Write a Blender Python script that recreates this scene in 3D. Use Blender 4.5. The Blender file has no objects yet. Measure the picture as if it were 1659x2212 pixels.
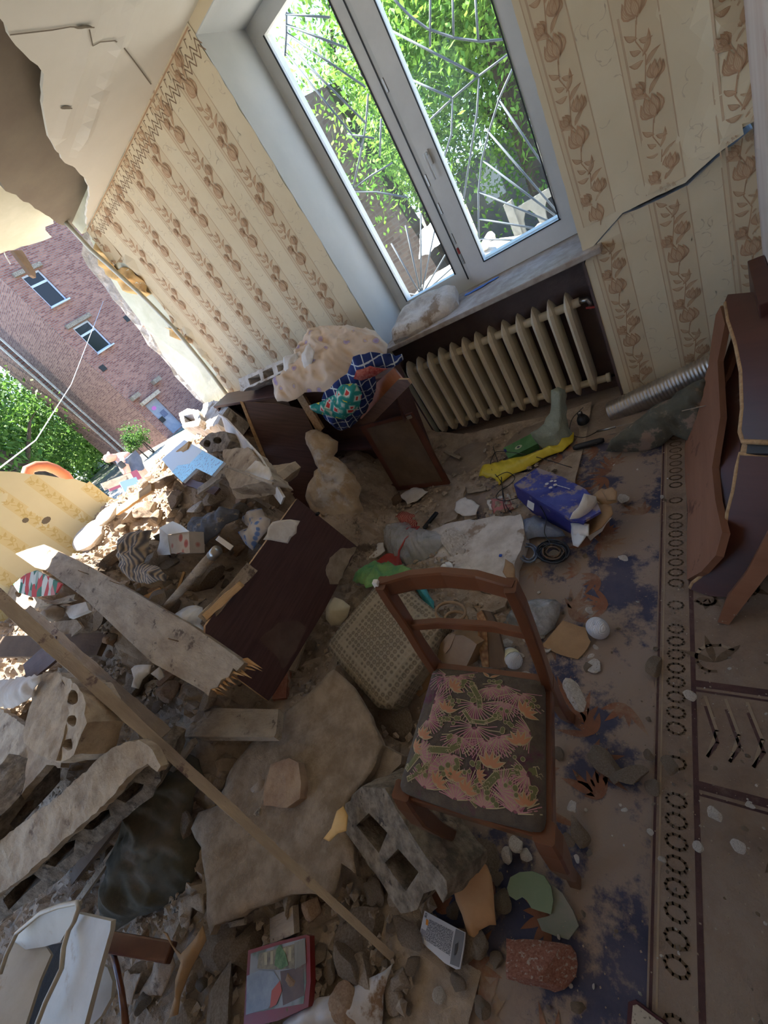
import bpy, bmesh, math, random
from mathutils import Vector, Matrix, noise
from mathutils.geometry import delaunay_2d_cdt, intersect_point_line
R0 = random.Random(7)
PI = math.pi
sc = bpy.context.scene
C = sc.collection
# ---------------------------------------------------------------- camera
F_PX, CX, CY = 889.94, 829.5, 1106.0
EYE = Vector((0.0, -2.34, 1.437))
XA = Vector((0.74621696, -0.10200886, -0.65784074))   # world axes seen in camera axes (right, down, forward)
YA = Vector((0.39760808, -0.7242675, 0.56333329))
ZA = Vector((-0.53391766, -0.68193165, -0.49990115))
def axis(i, s=1): return Vector((XA[i]*s, YA[i]*s, ZA[i]*s))
cam = bpy.data.cameras.new('camera'); co = bpy.data.objects.new('camera', cam); C.objects.link(co)
r_, u_, b_ = axis(0), axis(1, -1), axis(2, -1)
co.matrix_world = Matrix(((r_.x, u_.x, b_.x, EYE.x), (r_.y, u_.y, b_.y, EYE.y), (r_.z, u_.z, b_.z, EYE.z), (0, 0, 0, 1)))
cam.sensor_fit = 'VERTICAL'; cam.sensor_height = 24.0; cam.lens = F_PX/2212*24.0
cam.clip_start = 0.02; cam.clip_end = 400
sc.camera = co
# ---------------------------------------------------------------- light and exposure
SUN_TO = Vector((-0.66, -0.05, 1.55)).normalized()
SUN_E, SKY_E = 16.0, 4.6
sc.view_settings.view_transform = 'Standard'; sc.view_settings.look = 'None'
sc.view_settings.gamma = 1.0; sc.view_settings.use_curve_mapping = False
sc.view_settings.exposure = 0.88
w = bpy.data.worlds.new('World'); sc.world = w; w.use_nodes = True
nt = w.node_tree; nt.nodes.clear()
wo = nt.nodes.new('ShaderNodeOutputWorld'); bg = nt.nodes.new('ShaderNodeBackground')
tc = nt.nodes.new('ShaderNodeTexCoord'); sx = nt.nodes.new('ShaderNodeSeparateXYZ'); cr = nt.nodes.new('ShaderNodeValToRGB')
cr.color_ramp.elements[0].position = 0.0; cr.color_ramp.elements[0].color = (0.58, 0.76, 1.0, 1)
cr.color_ramp.elements[1].position = 0.7; cr.color_ramp.elements[1].color = (0.17, 0.42, 0.95, 1)
nt.links.new(tc.outputs['Generated'], sx.inputs[0]); nt.links.new(sx.outputs['Z'], cr.inputs[0])
nt.links.new(cr.outputs[0], bg.inputs['Color']); nt.links.new(bg.outputs[0], wo.inputs['Surface'])
bg.inputs['Strength'].default_value = SKY_E*0.36
sl = bpy.data.lights.new('sun', 'SUN'); so = bpy.data.objects.new('sun', sl); C.objects.link(so)
sl.energy = SUN_E; sl.angle = 0.009; sl.color = (1.0, 0.95, 0.86)
so.rotation_euler = SUN_TO.to_track_quat('Z', 'Y').to_euler()
so.location = (-8, 2, 10)
sc.cycles.max_bounces = 10; sc.cycles.diffuse_bounces = 6; sc.cycles.transparent_max_bounces = 12
sc.cycles.use_denoising = True; sc.cycles.sample_clamp_indirect = 6.0
try: sc.cycles.denoiser = 'OPENIMAGEDENOISE'
except Exception: pass
# ---------------------------------------------------------------- geometry helpers
def ray(px, py):
    a, b, c = px-CX, py-CY, F_PX
    return Vector((XA[0]*a+XA[1]*b+XA[2]*c, YA[0]*a+YA[1]*b+YA[2]*c, ZA[0]*a+ZA[1]*b+ZA[2]*c))
def W(px, py, z):
    d = ray(px, py); return EYE + d*((z-EYE.z)/d.z)
def Wy(px, py, y):
    d = ray(px, py); return EYE + d*((y-EYE.y)/d.y)
def Wx(px, py, x):
    d = ray(px, py); return EYE + d*((x-EYE.x)/d.x)
CTRL = [(1000,1100,0),(1130,1200,0.0),(1200,1500,0),(900,1560,.02),(1000,1900,.0),(830,2100,.05),(600,2190,.08),(850,1750,.04),
 (700,1150,.12),(600,1560,.2),(640,1700,.14),(500,1900,.12),(560,2050,.07),(440,1480,.42),(400,1750,.22),(330,1900,.12),
 (250,2000,.06),(250,2150,.04),(100,2150,.04),(450,1150,.75),(520,1080,.7),(600,1150,.48),(560,1200,.5),(300,1180,.95),
 (400,1000,.97),(470,960,.97),(250,1080,1.0),(350,1300,.75),(200,1300,.88),(100,1250,1.02),(50,1350,.9),(250,1430,.58),
 (330,1470,.5),(150,1420,.68),(0,1450,.8),(0,1600,.62),(150,1600,.5),(250,1650,.38),(0,1800,.35),(100,1900,.22),(0,2000,.2)]
SITES = [(W(a, b, z).x, W(a, b, z).y, z) for a, b, z in CTRL]
SITES += [(-1.58,-1.6,.08),(-1.6,-1.85,.10),(-1.6,-1.3,.06),(-1.68,-1.45,.12),(-1.7,-1.75,.14),(-1.5,-1.1,.03),(-1.95,-1.1,.35),(-1.7,-.6,0.0),(-1.4,-.3,0),(-.9,-.3,0),(-.5,-1.2,0),(-.3,-2.6,0),(-.6,-3.2,0),(-2.3,-.5,.35),(-2.6,-.15,.6),(-2.2,-.1,.3),(-3.3,-.3,1.02),(-3.6,-.7,1.0),
 (-3.6,-.1,.95),(-4.3,-.5,.7),(-4.6,-1.2,.75),(-4.8,-2.2,.8),(-3.8,-2.6,.95),(-3.9,-3.4,.9),(-2.6,-3.8,.35),(-1.5,-3.9,.1),(-5.5,-1,.2),(-6.3,-.5,-.3),(-6.2,-2.2,-.2),(-5.3,.6,.1),(-7.5,-1,-.8),(-7.2,.7,-.8),(-4.5,.5,.55)]
def H0(x, y):
    sw = sz = 0.0
    for a, b, z in SITES:
        q = ((x-a)**2+(y-b)**2+.004)**-1.7
        sw += q; sz += q*z
    return sz/sw
def Hn(x, y):
    h = H0(x, y)
    k = min(1, max(0, (h-.03)/.2))
    return h + k*(.05*noise.fractal(Vector((x*2.3, y*2.3, 3.1)), 1.0, 2.0, 3) + .022*abs(noise.noise(Vector((x*11, y*11, 0)))))
_hc = {}
def H(x, y):
    k = (round(x*50), round(y*50))
    if k not in _hc: _hc[k] = max(Hn(k[0]/50, k[1]/50), 0.0 if x > -4.0 else -1)
    return _hc[k]
def G(px, py, dz=0.0):
    """point of the pile's surface (raised by dz) that the view ray through a pixel meets"""
    d = ray(px, py).normalized(); t = 0.5
    while t < 12:
        p = EYE + d*t
        if p.z <= H(p.x, p.y)+dz: return p
        t += .015
    return EYE + d*12
WM = {}
def wm(o): return WM.get(o.name, Matrix.Identity(4))
def link(name, data, M=None, parent=None):
    o = bpy.data.objects.new(name, data); C.objects.link(o)
    M = M or Matrix.Identity(4)
    WM[o.name] = M
    if parent: o.parent = parent; o.matrix_basis = wm(parent).inverted() @ M
    else: o.matrix_basis = M
    return o
def tag(o, label, cat, group=None):
    o['label'] = label; o['category'] = cat
    if group: o['group'] = group
    return o
def struct(o): o['kind'] = 'structure'; return o
def stuff(o): o['kind'] = 'stuff'; return o
def thing(name, loc, label, cat, group=None):
    return tag(link(name, None, Matrix.Translation(loc)), label, cat, group)
def mesh(name, vs, fs, mats, mi=None, smooth=False):
    me = bpy.data.meshes.new(name); me.from_pydata([tuple(v) for v in vs], [], fs)
    for m in (mats if isinstance(mats, (list, tuple)) else [mats]): me.materials.append(m)
    if mi:
        me.polygons.foreach_set('material_index', mi)
    if smooth: me.polygons.foreach_set('use_smooth', [True]*len(me.polygons))
    me.update(); return me
def norm(me):
    bm = bmesh.new(); bm.from_mesh(me); bmesh.ops.recalc_face_normals(bm, faces=bm.faces); bm.to_mesh(me); bm.free(); return me
def basis(o, u, n):
    u = u.normalized(); n = (n - u*n.dot(u)).normalized(); v = n.cross(u)
    return Matrix(((u.x, v.x, n.x, o.x), (u.y, v.y, n.y, o.y), (u.z, v.z, n.z, o.z), (0, 0, 0, 1)))
def plane3(a, b, c, side=1):
    """frame on the plane through three points: local x along a->b, local z towards the viewer"""
    n = (b-a).cross(c-a).normalized()
    if n.dot(EYE-a) < 0: n = -n
    return basis(a, b-a, n*side)
def onp(M, px, py):
    n = M.col[2].xyz; o = M.translation; d = ray(px, py)
    p = EYE + d*(n.dot(o-EYE)/n.dot(d))
    q = M.inverted() @ p
    return (q.x, q.y)
def inside(p, poly):
    r = False; n = len(poly)
    for i in range(n):
        x1, y1 = poly[i]; x2, y2 = poly[(i+1) % n]
        if (y1 > p[1]) != (y2 > p[1]) and p[0] < (x2-x1)*(p[1]-y1)/(y2-y1)+x1: r = not r
    return r
def edist(p, poly):
    b = 9e9; n = len(poly)
    for i in range(n):
        x1, y1 = poly[i]; x2, y2 = poly[(i+1) % n]; dx, dy = x2-x1, y2-y1
        L = dx*dx+dy*dy or 1e-12
        t = max(0, min(1, ((p[0]-x1)*dx+(p[1]-y1)*dy)/L))
        b = min(b, (p[0]-x1-t*dx)**2+(p[1]-y1-t*dy)**2)
    return math.sqrt(b)
def jag(poly, step=.03, amp=.008, seed=1):
    """break straight edges into a torn or chipped outline"""
    rr = random.Random(seed); out = []; n = len(poly)
    for i in range(n):
        a = Vector(poly[i]); b = Vector(poly[(i+1) % n]); L = (b-a).length; k = max(1, int(L/step))
        nn = Vector((-(b-a).y, (b-a).x))/max(L, 1e-6)
        for j in range(k):
            q = a+(b-a)*(j/k) + (nn*rr.uniform(-amp, amp) if j else Vector((0, 0)))
            out.append((q.x, q.y))
    return out
def fill(outline, spacing=None, holes=(), seed=3):
    pts = [Vector(p) for p in outline]; ed = [(i, (i+1) % len(outline)) for i in range(len(outline))]
    for h in holes:
        s = len(pts); pts += [Vector(p) for p in h]; ed += [(s+i, s+(i+1) % len(h)) for i in range(len(h))]
    if spacing:
        rr = random.Random(seed)
        x0 = min(p[0] for p in outline); x1 = max(p[0] for p in outline); y0 = min(p[1] for p in outline); y1 = max(p[1] for p in outline)
        spacing = max(spacing, math.sqrt((x1-x0)*(y1-y0)/16000))
        y = y0+spacing*.5; k = 0
        while y < y1:
            x = x0+spacing*(.5 if k % 2 else 1.0)
            while x < x1:
                q = (x+rr.uniform(-.12, .12)*spacing, y+rr.uniform(-.12, .12)*spacing)
                if inside(q, outline) and edist(q, outline) > spacing*.45 and not any(inside(q, h) or edist(q, h) < spacing*.4 for h in holes):
                    pts.append(Vector(q))
                x += spacing
            y += spacing*.9; k += 1
    v, e, f, *_ = delaunay_2d_cdt(pts, ed, [], 1, 1e-6)
    f = [t for t in f if not any(inside((sum(v[i].x for i in t)/len(t), sum(v[i].y for i in t)/len(t)), h) for h in holes)]
    return v, f
def sheet(name, outline, M, mats, thick=.01, spacing=None, disp=None, decals=(), holes=(), parent=None, smooth=False, matf=None, back=0, side=0, seed=3):
    v, f = fill(outline, spacing, holes, seed)
    n = len(v); vs = [Vector((p.x, p.y, disp(p.x, p.y) if disp else 0.0)) for p in v]
    ff = []; mi = []; edges = {}
    for t in f:
        t = list(t); a = sum(v[t[i]].x*v[t[(i+1) % len(t)]].y-v[t[(i+1) % len(t)]].x*v[t[i]].y for i in range(len(t)))
        if a < 0: t.reverse()
        ff.append(t)
        if matf:
            cx = sum(v[i].x for i in t)/len(t); cy = sum(v[i].y for i in t)/len(t); mi.append(matf(cx, cy))
        else: mi.append(0)
        for i in range(len(t)):
            edges[(t[i], t[(i+1) % len(t)])] = 1
    if thick:
        vs += [Vector((p.x, p.y, p.z-thick)) for p in vs[:n]]
        for k in range(len(ff)): ff.append([i+n for i in reversed(ff[k])]); mi.append(back)
        for (a, b) in list(edges):
            if (b, a) not in edges: ff.append([b, a, a+n, b+n]); mi.append(side)
    for poly, m, lay in decals:
        s = len(vs)
        for p in poly: vs.append(Vector((p[0], p[1], (disp(p[0], p[1]) if disp else 0.0)+lay*.0005)))
        ff.append(list(range(s, s+len(poly)))); mi.append(m)
    me = mesh(name, vs, ff, mats, mi)
    if smooth:
        k = len(f)
        for i, p in enumerate(me.polygons): p.use_smooth = i < k or k*2 > i
    return link(name, me, M, parent)
def panel(name, px, M, mats, thick=.015, parent=None, jg=None, **kw):
    out = [onp(M, *p) for p in px]
    a = sum(out[i][0]*out[(i+1) % len(out)][1]-out[(i+1) % len(out)][0]*out[i][1] for i in range(len(out)))
    if a < 0: out.reverse()
    if jg: out = jag(out, *jg)
    return sheet(name, out, M, mats, thick, parent=parent, **kw)
def boxm(name, dims, mats, M, parent=None, bev=.002, sub=0, rough=0, seed=0, c=(0, 0, 0)):
    bm = bmesh.new(); bmesh.ops.create_cube(bm, size=1)
    bmesh.ops.scale(bm, vec=dims, verts=bm.verts)
    if sub:
        L = sorted(dims)
        for e in range(sub):
            long_ = [x for x in bm.edges if x.calc_length() > L[0]*.6]
            if not long_: break
            bmesh.ops.subdivide_edges(bm, edges=long_, cuts=1, use_grid_fill=True)
        bmesh.ops.triangulate(bm, faces=bm.faces)
    if bev and not sub: bmesh.ops.bevel(bm, geom=bm.edges, offset=bev, segments=2, affect='EDGES', profile=.6)
    if rough:
        for vv in bm.verts:
            q = vv.co*18+Vector((seed*3.1, seed, 0)); vv.co += Vector((noise.noise(q), noise.noise(q+Vector((9, 0, 0))), noise.noise(q+Vector((0, 9, 0)))))*rough
    bmesh.ops.translate(bm, vec=c, verts=bm.verts)
    me = bpy.data.meshes.new(name); bm.to_mesh(me); bm.free()
    for m in (mats if isinstance(mats, (list, tuple)) else [mats]): me.materials.append(m)
    return link(name, me, M, parent)
def tube(name, pts, rad, mat, parent=None, seg=8, closed=False, M=None, cap=True):
    """swept tube; rad may be a list"""
    P = [Vector(p) for p in pts]; n = len(P); vs = []; fs = []
    up = Vector((0, 0, 1)); prev = None
    for i in range(n):
        t = (P[(i+1) % n if closed else min(i+1, n-1)]-P[(i-1) if closed else max(i-1, 0)]).normalized()
        if prev is None:
            a = t.cross(up) if abs(t.z) < .9 else t.cross(Vector((1, 0, 0)))
        else: a = prev - t*prev.dot(t)
        a.normalize(); prev = a; b = t.cross(a); r = rad[i] if isinstance(rad, (list, tuple)) else rad
        for k in range(seg):
            an = 2*PI*k/seg; vs.append(P[i]+(a*math.cos(an)+b*math.sin(an))*r)
    for i in range(n if closed else n-1):
        for k in range(seg):
            j = (i+1) % n; fs.append([i*seg+k, i*seg+(k+1) % seg, j*seg+(k+1) % seg, j*seg+k])
    if cap and not closed: fs += [list(range(seg))[::-1], [(n-1)*seg+k for k in range(seg)]]
    me = mesh(name, vs, fs, mat, smooth=True)
    if M: return link(name, me, M, parent)
    o = P[0].copy()
    for vv in me.vertices: vv.co -= o
    return link(name, me, Matrix.Translation(o), parent)
def prism(name, loop, M, depth, mats, parent=None, holes=(), spacing=None, rough=0, seed=0, holedepth=None):
    """solid with a profile outline (local xy), front at z=0, back at z=-depth, holes running through"""
    v, f = fill(loop, spacing, holes); n = len(v)
    vs = []
    for z in (0, -depth):
        for p in v: vs.append(Vector((p.x, p.y, z)))
    fs = []; edges = {}
    for t in f:
        t = list(t); a = sum(v[t[i]].x*v[t[(i+1) % len(t)]].y-v[t[(i+1) % len(t)]].x*v[t[i]].y for i in range(len(t)))
        if a < 0: t.reverse()
        fs.append(t)
        for i in range(len(t)): edges[(t[i], t[(i+1) % len(t)])] = 1
    base = len(fs)
    for k in range(base): fs.append([i+n for i in reversed(fs[k])])
    rows = max(1, int(depth/spacing)) if spacing else 1
    ring = {}
    for (a, b) in list(edges):
        if (b, a) in edges: continue
        pa, pb = v[a], v[b]
        def idx(i, k):
            if k == 0: return i
            if k == rows: return i+n
            if (i, k) not in ring:
                ring[(i, k)] = len(vs); vs.append(Vector((v[i].x, v[i].y, -depth*k/rows)))
            return ring[(i, k)]
        for k in range(rows): fs.append([idx(b, k), idx(a, k), idx(a, k+1), idx(b, k+1)])
    if rough:
        for i, p in enumerate(vs):
            q = p*22+Vector((seed*3.7, seed*1.3, 0))
            vs[i] = p+Vector((noise.noise(q), noise.noise(q+Vector((7, 0, 0))), noise.noise(q+Vector((0, 7, 0)))))*rough \
                + Vector((noise.noise(q*3.2), noise.noise(q*3.2+Vector((7, 0, 0))), noise.noise(q*3.2+Vector((0, 7, 0)))))*rough*.5
    return link(name, mesh(name, vs, fs, mats), M, parent)
def circ(cx, cy, r, n=18, ry=None): return [(cx+r*math.cos(2*PI*i/n), cy+(ry or r)*math.sin(2*PI*i/n)) for i in range(n)]
def rect(x0, y0, x1, y1): return [(x0, y0), (x1, y0), (x1, y1), (x0, y1)]
def lens(x0, y0, x1, y1, w, n=5, bend=0.0):
    a = Vector((x0, y0)); b = Vector((x1, y1)); d = b-a; nn = Vector((-d.y, d.x)).normalized(); L = []; Rr = []
    for i in range(n+1):
        t = i/n; c = a+d*t+nn*bend*math.sin(PI*t); s = math.sin(PI*t**.8)*w
        if 0 < i < n: L.append(c+nn*s); Rr.append(c-nn*s)
        else: L.append(c)
    return [(p.x, p.y) for p in L]+[(p.x, p.y) for p in reversed(Rr)]
def stroke(pts, w):
    out = []
    for i in range(len(pts)-1):
        a = Vector(pts[i]); b = Vector(pts[i+1]); d = b-a
        if d.length < 1e-7: continue
        nn = Vector((-d.y, d.x)).normalized()*w/2; e = d.normalized()*w*.3
        out.append([tuple(a-nn-e), tuple(b-nn+e), tuple(b+nn+e), tuple(a+nn-e)])
    return out
# ---------------------------------------------------------------- materials
def s2l(c):
    c = c/255; return c/12.92 if c <= .04045 else ((c+.055)/1.055)**2.4
def rgb(r, g, b): return (s2l(r), s2l(g), s2l(b), 1)
def mat(name, c1, c2=None, scale=6, rough=.85, bump=0, bscale=40, metal=0, detail=6, lo=.38, hi=.62, c3=None, c3scale=2, c3t=.55, stretch=None, alpha=None, trans=0, sheen=0, coat=0, bdist=.01):
    m = bpy.data.materials.new(name); m.use_nodes = True; t = m.node_tree; N = t.nodes; L = t.links
    p = N['Principled BSDF']; p.inputs['Roughness'].default_value = rough; p.inputs['Metallic'].default_value = metal
    if coat: p.inputs['Coat Weight'].default_value = coat
    if trans: p.inputs['Transmission Weight'].default_value = trans
    if alpha is not None: p.inputs['Alpha'].default_value = alpha
    tc = N.new('ShaderNodeTexCoord'); vec = tc.outputs['Object']
    if stretch:
        mp = N.new('ShaderNodeMapping'); mp.inputs['Scale'].default_value = stretch; L.new(vec, mp.inputs[0]); vec = mp.outputs[0]
    col = None
    if c2:
        n = N.new('ShaderNodeTexNoise'); n.inputs['Scale'].default_value = scale; n.inputs['Detail'].default_value = detail; n.inputs['Roughness'].default_value = .65
        L.new(vec, n.inputs['Vector'])
        r = N.new('ShaderNodeValToRGB'); r.color_ramp.elements[0].position = lo; r.color_ramp.elements[1].position = hi
        r.color_ramp.elements[0].color = c1; r.color_ramp.elements[1].color = c2
        L.new(n.outputs['Fac'], r.inputs[0]); col = r.outputs[0]
        if c3:
            n3 = N.new('ShaderNodeTexNoise'); n3.inputs['Scale'].default_value = c3scale; n3.inputs['Detail'].default_value = 8; n3.inputs['Roughness'].default_value = .7
            L.new(tc.outputs['Object'], n3.inputs['Vector'])
            r3 = N.new('ShaderNodeValToRGB'); r3.color_ramp.elements[0].position = c3t; r3.color_ramp.elements[1].position = c3t+.06
            L.new(n3.outputs['Fac'], r3.inputs[0])
            mx = N.new('ShaderNodeMix'); mx.data_type = 'RGBA'; L.new(r3.outputs[0], mx.inputs['Factor'])
            L.new(col, mx.inputs['A']); mx.inputs['B'].default_value = c3; col = mx.outputs['Result']
        L.new(col, p.inputs['Base Color'])
    else: p.inputs['Base Color'].default_value = c1
    if bump:
        n2 = N.new('ShaderNodeTexNoise'); n2.inputs['Scale'].default_value = bscale; n2.inputs['Detail'].default_value = 6; n2.inputs['Roughness'].default_value = .7
        L.new(vec, n2.inputs['Vector'])
        b = N.new('ShaderNodeBump'); b.inputs['Strength'].default_value = bump; b.inputs['Distance'].default_value = bdist
        L.new(n2.outputs['Fac'], b.inputs['Height']); L.new(b.outputs[0], p.inputs['Normal'])
    return m
def matp(name, node, vals, colors, c_rough=.9, bump=.3, bdist=.005, stretch=None, outn='Color', ramp=None, rot=None):
    """material around one pattern node (brick, checker, voronoi, wave)"""
    m = bpy.data.materials.new(name); m.use_nodes = True; t = m.node_tree; N = t.nodes; L = t.links; p = N['Principled BSDF']; p.inputs['Roughness'].default_value = c_rough
    tc = N.new('ShaderNodeTexCoord'); mp = N.new('ShaderNodeMapping'); L.new(tc.outputs['Object'], mp.inputs[0])
    if stretch: mp.inputs['Scale'].default_value = stretch
    if rot: mp.inputs['Rotation'].default_value = rot
    n = N.new(node); L.new(mp.outputs[0], n.inputs['Vector'])
    for k, vv in vals.items():
        if k in n.inputs: n.inputs[k].default_value = vv
        else: setattr(n, k, vv)
    src = n.outputs[outn]
    if ramp:
        r = N.new('ShaderNodeValToRGB'); e = r.color_ramp.elements
        while len(e) < len(ramp): e.new(.5)
        for i, (pp, cc) in enumerate(ramp): e[i].position = pp; e[i].color = cc
        r.color_ramp.interpolation = 'LINEAR'
        L.new(src, r.inputs[0]); col = r.outputs[0]
    else: col = src
    nz = N.new('ShaderNodeTexNoise'); nz.inputs['Scale'].default_value = 9; nz.inputs['Detail'].default_value = 6; L.new(tc.outputs['Object'], nz.inputs['Vector'])
    hs = N.new('ShaderNodeHueSaturation'); mr = N.new('ShaderNodeMapRange'); mr.inputs['To Min'].default_value = .72; mr.inputs['To Max'].default_value = 1.25
    L.new(nz.outputs['Fac'], mr.inputs[0]); L.new(mr.outputs[0], hs.inputs['Value']); L.new(col, hs.inputs['Color']); L.new(hs.outputs[0], p.inputs['Base Color'])
    if bump:
        b = N.new('ShaderNodeBump'); b.inputs['Strength'].default_value = bump; b.inputs['Distance'].default_value = bdist
        L.new(n.outputs['Fac'] if 'Fac' in n.outputs else src, b.inputs['Height']); L.new(b.outputs[0], p.inputs['Normal'])
    return m
def glassm(name, tint=(1, 1, 1, 1), haze=.1):
    m = bpy.data.materials.new(name); m.use_nodes = True; t = m.node_tree; N = t.nodes; L = t.links; N.clear()
    o = N.new('ShaderNodeOutputMaterial'); tr = N.new('ShaderNodeBsdfTransparent'); tr.inputs[0].default_value = tint
    g = N.new('ShaderNodeBsdfGlossy'); g.inputs['Roughness'].default_value = .03; d = N.new('ShaderNodeBsdfDiffuse'); d.inputs[0].default_value = (.75, .8, .85, 1)
    f = N.new('ShaderNodeFresnel'); f.inputs[0].default_value = 1.3; a = N.new('ShaderNodeMixShader'); b = N.new('ShaderNodeMixShader'); a.inputs[0].default_value = haze
    L.new(tr.outputs[0], a.inputs[1]); L.new(d.outputs[0], a.inputs[2]); L.new(f.outputs[0], b.inputs[0]); L.new(a.outputs[0], b.inputs[1]); L.new(g.outputs[0], b.inputs[2]); L.new(b.outputs[0], o.inputs[0])
    return m
M_ = {}
D = M_
D['dust'] = mat('dust rubble', rgb(162,143,123), rgb(194,175,154), 9, .95, .7, 45, c3=rgb(112,96,82), c3scale=5, c3t=.6, bdist=.02)
D['plaster'] = mat('dusty plaster', rgb(156,136,114), rgb(188,168,146), 14, .95, .9, 60, c3=rgb(206,190,168), c3scale=7, c3t=.66, bdist=.015)
D['plaster_w'] = mat('pale plaster', rgb(190,180,168), rgb(222,214,204), 8, .95, .6, 50, c3=rgb(160,140,120), c3scale=5, c3t=.58)
D['concrete'] = mat('cinder concrete', rgb(120,108,94), rgb(176,160,140), 26, .97, 1.0, 90, c3=rgb(92,82,74), c3scale=14, c3t=.58, bdist=.012)
D['block'] = mat('dusty block', rgb(160,140,118), rgb(196,176,150), 10, .97, .8, 70, c3=rgb(120,100,84), c3scale=7, c3t=.62, bdist=.008)
D['brickr'] = mat('broken red brick', rgb(156,98,80), rgb(188,134,114), 14, .95, .7, 60, c3=rgb(206,190,176), c3scale=6, c3t=.55)
D['brickd'] = mat('dusty brick', rgb(158,126,102), rgb(184,156,128), 10, .95, .6, 60, c3=rgb(140,92,72), c3scale=5, c3t=.64)
D['wood_d'] = mat('dark walnut veneer', rgb(72,46,43), rgb(90,62,57), 5, .38, .04, 60, stretch=(1, 14, 14), c3=rgb(120,104,96), c3scale=2.2, c3t=.67)
D['wood_d2'] = mat('walnut board inner', rgb(88,62,52), rgb(104,76,64), 5, .5, .05, 60, stretch=(1, 12, 12))
D['wood_e'] = mat('raw chipboard edge', rgb(196,160,116), rgb(168,130,92), 60, .9, .3, 90)
D['wood_c'] = mat('varnished chair wood', rgb(84,46,28), rgb(112,66,42), 5, .32, .05, 60, stretch=(1, 1, .1), c3=rgb(150,110,84), c3scale=9, c3t=.7, coat=.2)
D['wood_f'] = mat('reddish furniture wood', rgb(72,38,32), rgb(92,52,42), 4, .4, .04, 50, stretch=(.15, 1, 1), c3=rgb(126,96,86), c3scale=2.4, c3t=.64)
D['wood_fi'] = mat('reddish raw furniture wood', rgb(132,88,64), rgb(152,106,80), 5, .65, .1, 50, stretch=(.15, 1, 1), c3=rgb(108,68,50), c3scale=5, c3t=.6)
D['wood_o'] = mat('orange veneer', rgb(150,86,48), rgb(172,106,64), 5, .45, .05, 50, stretch=(.2, 2, 1))
D['wood_rd'] = mat('red brown painted door', rgb(84,44,30), rgb(104,60,42), 5, .5, .1, 50)
D['hardb'] = mat('brown hardboard', rgb(96,76,58), rgb(112,90,70), 7, .8, .2, 80)
D['lumber'] = mat('dusty lumber', rgb(176,156,134), rgb(208,190,166), 16, .95, 1.0, 70, stretch=(.45, 1, 1), c3=rgb(124,106,92), c3scale=13, c3t=.58, bdist=.02)
D['lumber_n'] = mat('fresh split wood', rgb(214,172,118), rgb(186,142,92), 12, .85, .5, 60, stretch=(.15, 2, 2))
D['slat'] = mat('old grey slat', rgb(150,132,116), rgb(180,162,140), 10, .9, .8, 60, stretch=(.2, 1, 1), c3=rgb(110,90,86), c3scale=8, c3t=.57)
D['white'] = mat('white painted frame', rgb(226,226,224), rgb(214,214,212), 3, .4)
D['whiteg'] = mat('grey white reveal', rgb(204,206,204), rgb(214,214,212), 2, .7, .05, 40)
D['sill'] = mat('dusty sill', rgb(180,170,160), rgb(156,140,126), 14, .7, .2, 60, c3=rgb(150,136,124), c3scale=8, c3t=.6)
D['radiator'] = mat('cream radiator', rgb(226,214,188), rgb(214,200,172), 6, .45, .08, 40, c3=rgb(176,154,122), c3scale=5, c3t=.66)
D['niche'] = mat('dark niche paint', rgb(92,76,74), rgb(104,88,84), 8, .32, .35, 26, stretch=(1, 1, 1.4))
D['ceil'] = mat('ceiling paint', rgb(224,220,208), rgb(230,226,215), 2, .95, .06, 20)
D['slabg'] = mat('ceiling slab', rgb(122,110,96), rgb(130,120,104), 3, .95, .1, 30, c3=rgb(150,128,90), c3scale=1.2, c3t=.68)
D['wp'] = mat('wallpaper ground', rgb(221,204,170), rgb(225,209,177), 3, .85, .04, 60)
D['wp_s'] = mat('wallpaper stripe', rgb(215,195,160), rgb(218,199,165), 3, .85)
D['wp_e'] = mat('wallpaper edge line', rgb(200,172,140), None, rough=.85)
D['wp_p'] = mat('wallpaper petal', rgb(210,182,146), None, rough=.85)
D['wp_l'] = mat('wallpaper ink', rgb(192,154,120), None, rough=.85)
D['wp_v'] = mat('wallpaper faint vine', rgb(207,189,160), None, rough=.85)
D['wp_b'] = mat('wallpaper border ink', rgb(142,116,92), None, rough=.85)
D['wy'] = mat('yellow wallpaper', rgb(232,222,184), rgb(236,227,192), 3, .9, .05, 50)
D['wy_s'] = mat('yellow wallpaper stripe', rgb(230,214,164), None, rough=.9)
D['wy_l'] = mat('yellow wallpaper motif', rgb(218,196,134), None, rough=.9)
D['green_pl'] = mat('pale green plaster', rgb(206,208,184), rgb(222,222,204), 5, .9, .2, 30)
D['brick_b'] = mat('broken masonry', rgb(176,166,156), rgb(214,206,198), 14, .95, 1, 30, c3=rgb(176,140,120), c3scale=7, c3t=.58, bdist=.03)
D['old_wp'] = mat('old orange wallpaper', rgb(212,164,96), rgb(226,190,130), 6, .8, .1, 20)
D['pipe'] = mat('pipe enamel', rgb(206,204,188), rgb(190,190,176), 5, .35)
D['black'] = mat('black plastic', rgb(28,27,28), rgb(38,37,38), 10, .45)
D['metal'] = mat('bare metal', rgb(170,165,160), None, rough=.35, metal=1)
D['alu'] = mat('corrugated aluminium', rgb(196,190,182), rgb(176,168,160), 9, .32, .05, 40, metal=.85)
D['grillm'] = mat('painted window bars', rgb(104,112,122), None, rough=.6)
D['paper'] = mat('dusty white paper', rgb(206,196,184), rgb(226,220,212), 8, .9, .2, 30)
D['card'] = mat('brown cardboard', rgb(150,118,84), rgb(168,134,98), 8, .9, .2, 40)
D['plastic_w'] = mat('dusty white plastic', rgb(176,166,148), rgb(192,184,170), 6, .45, .05, 30, c3=rgb(168,144,112), c3scale=4, c3t=.6)
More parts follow.
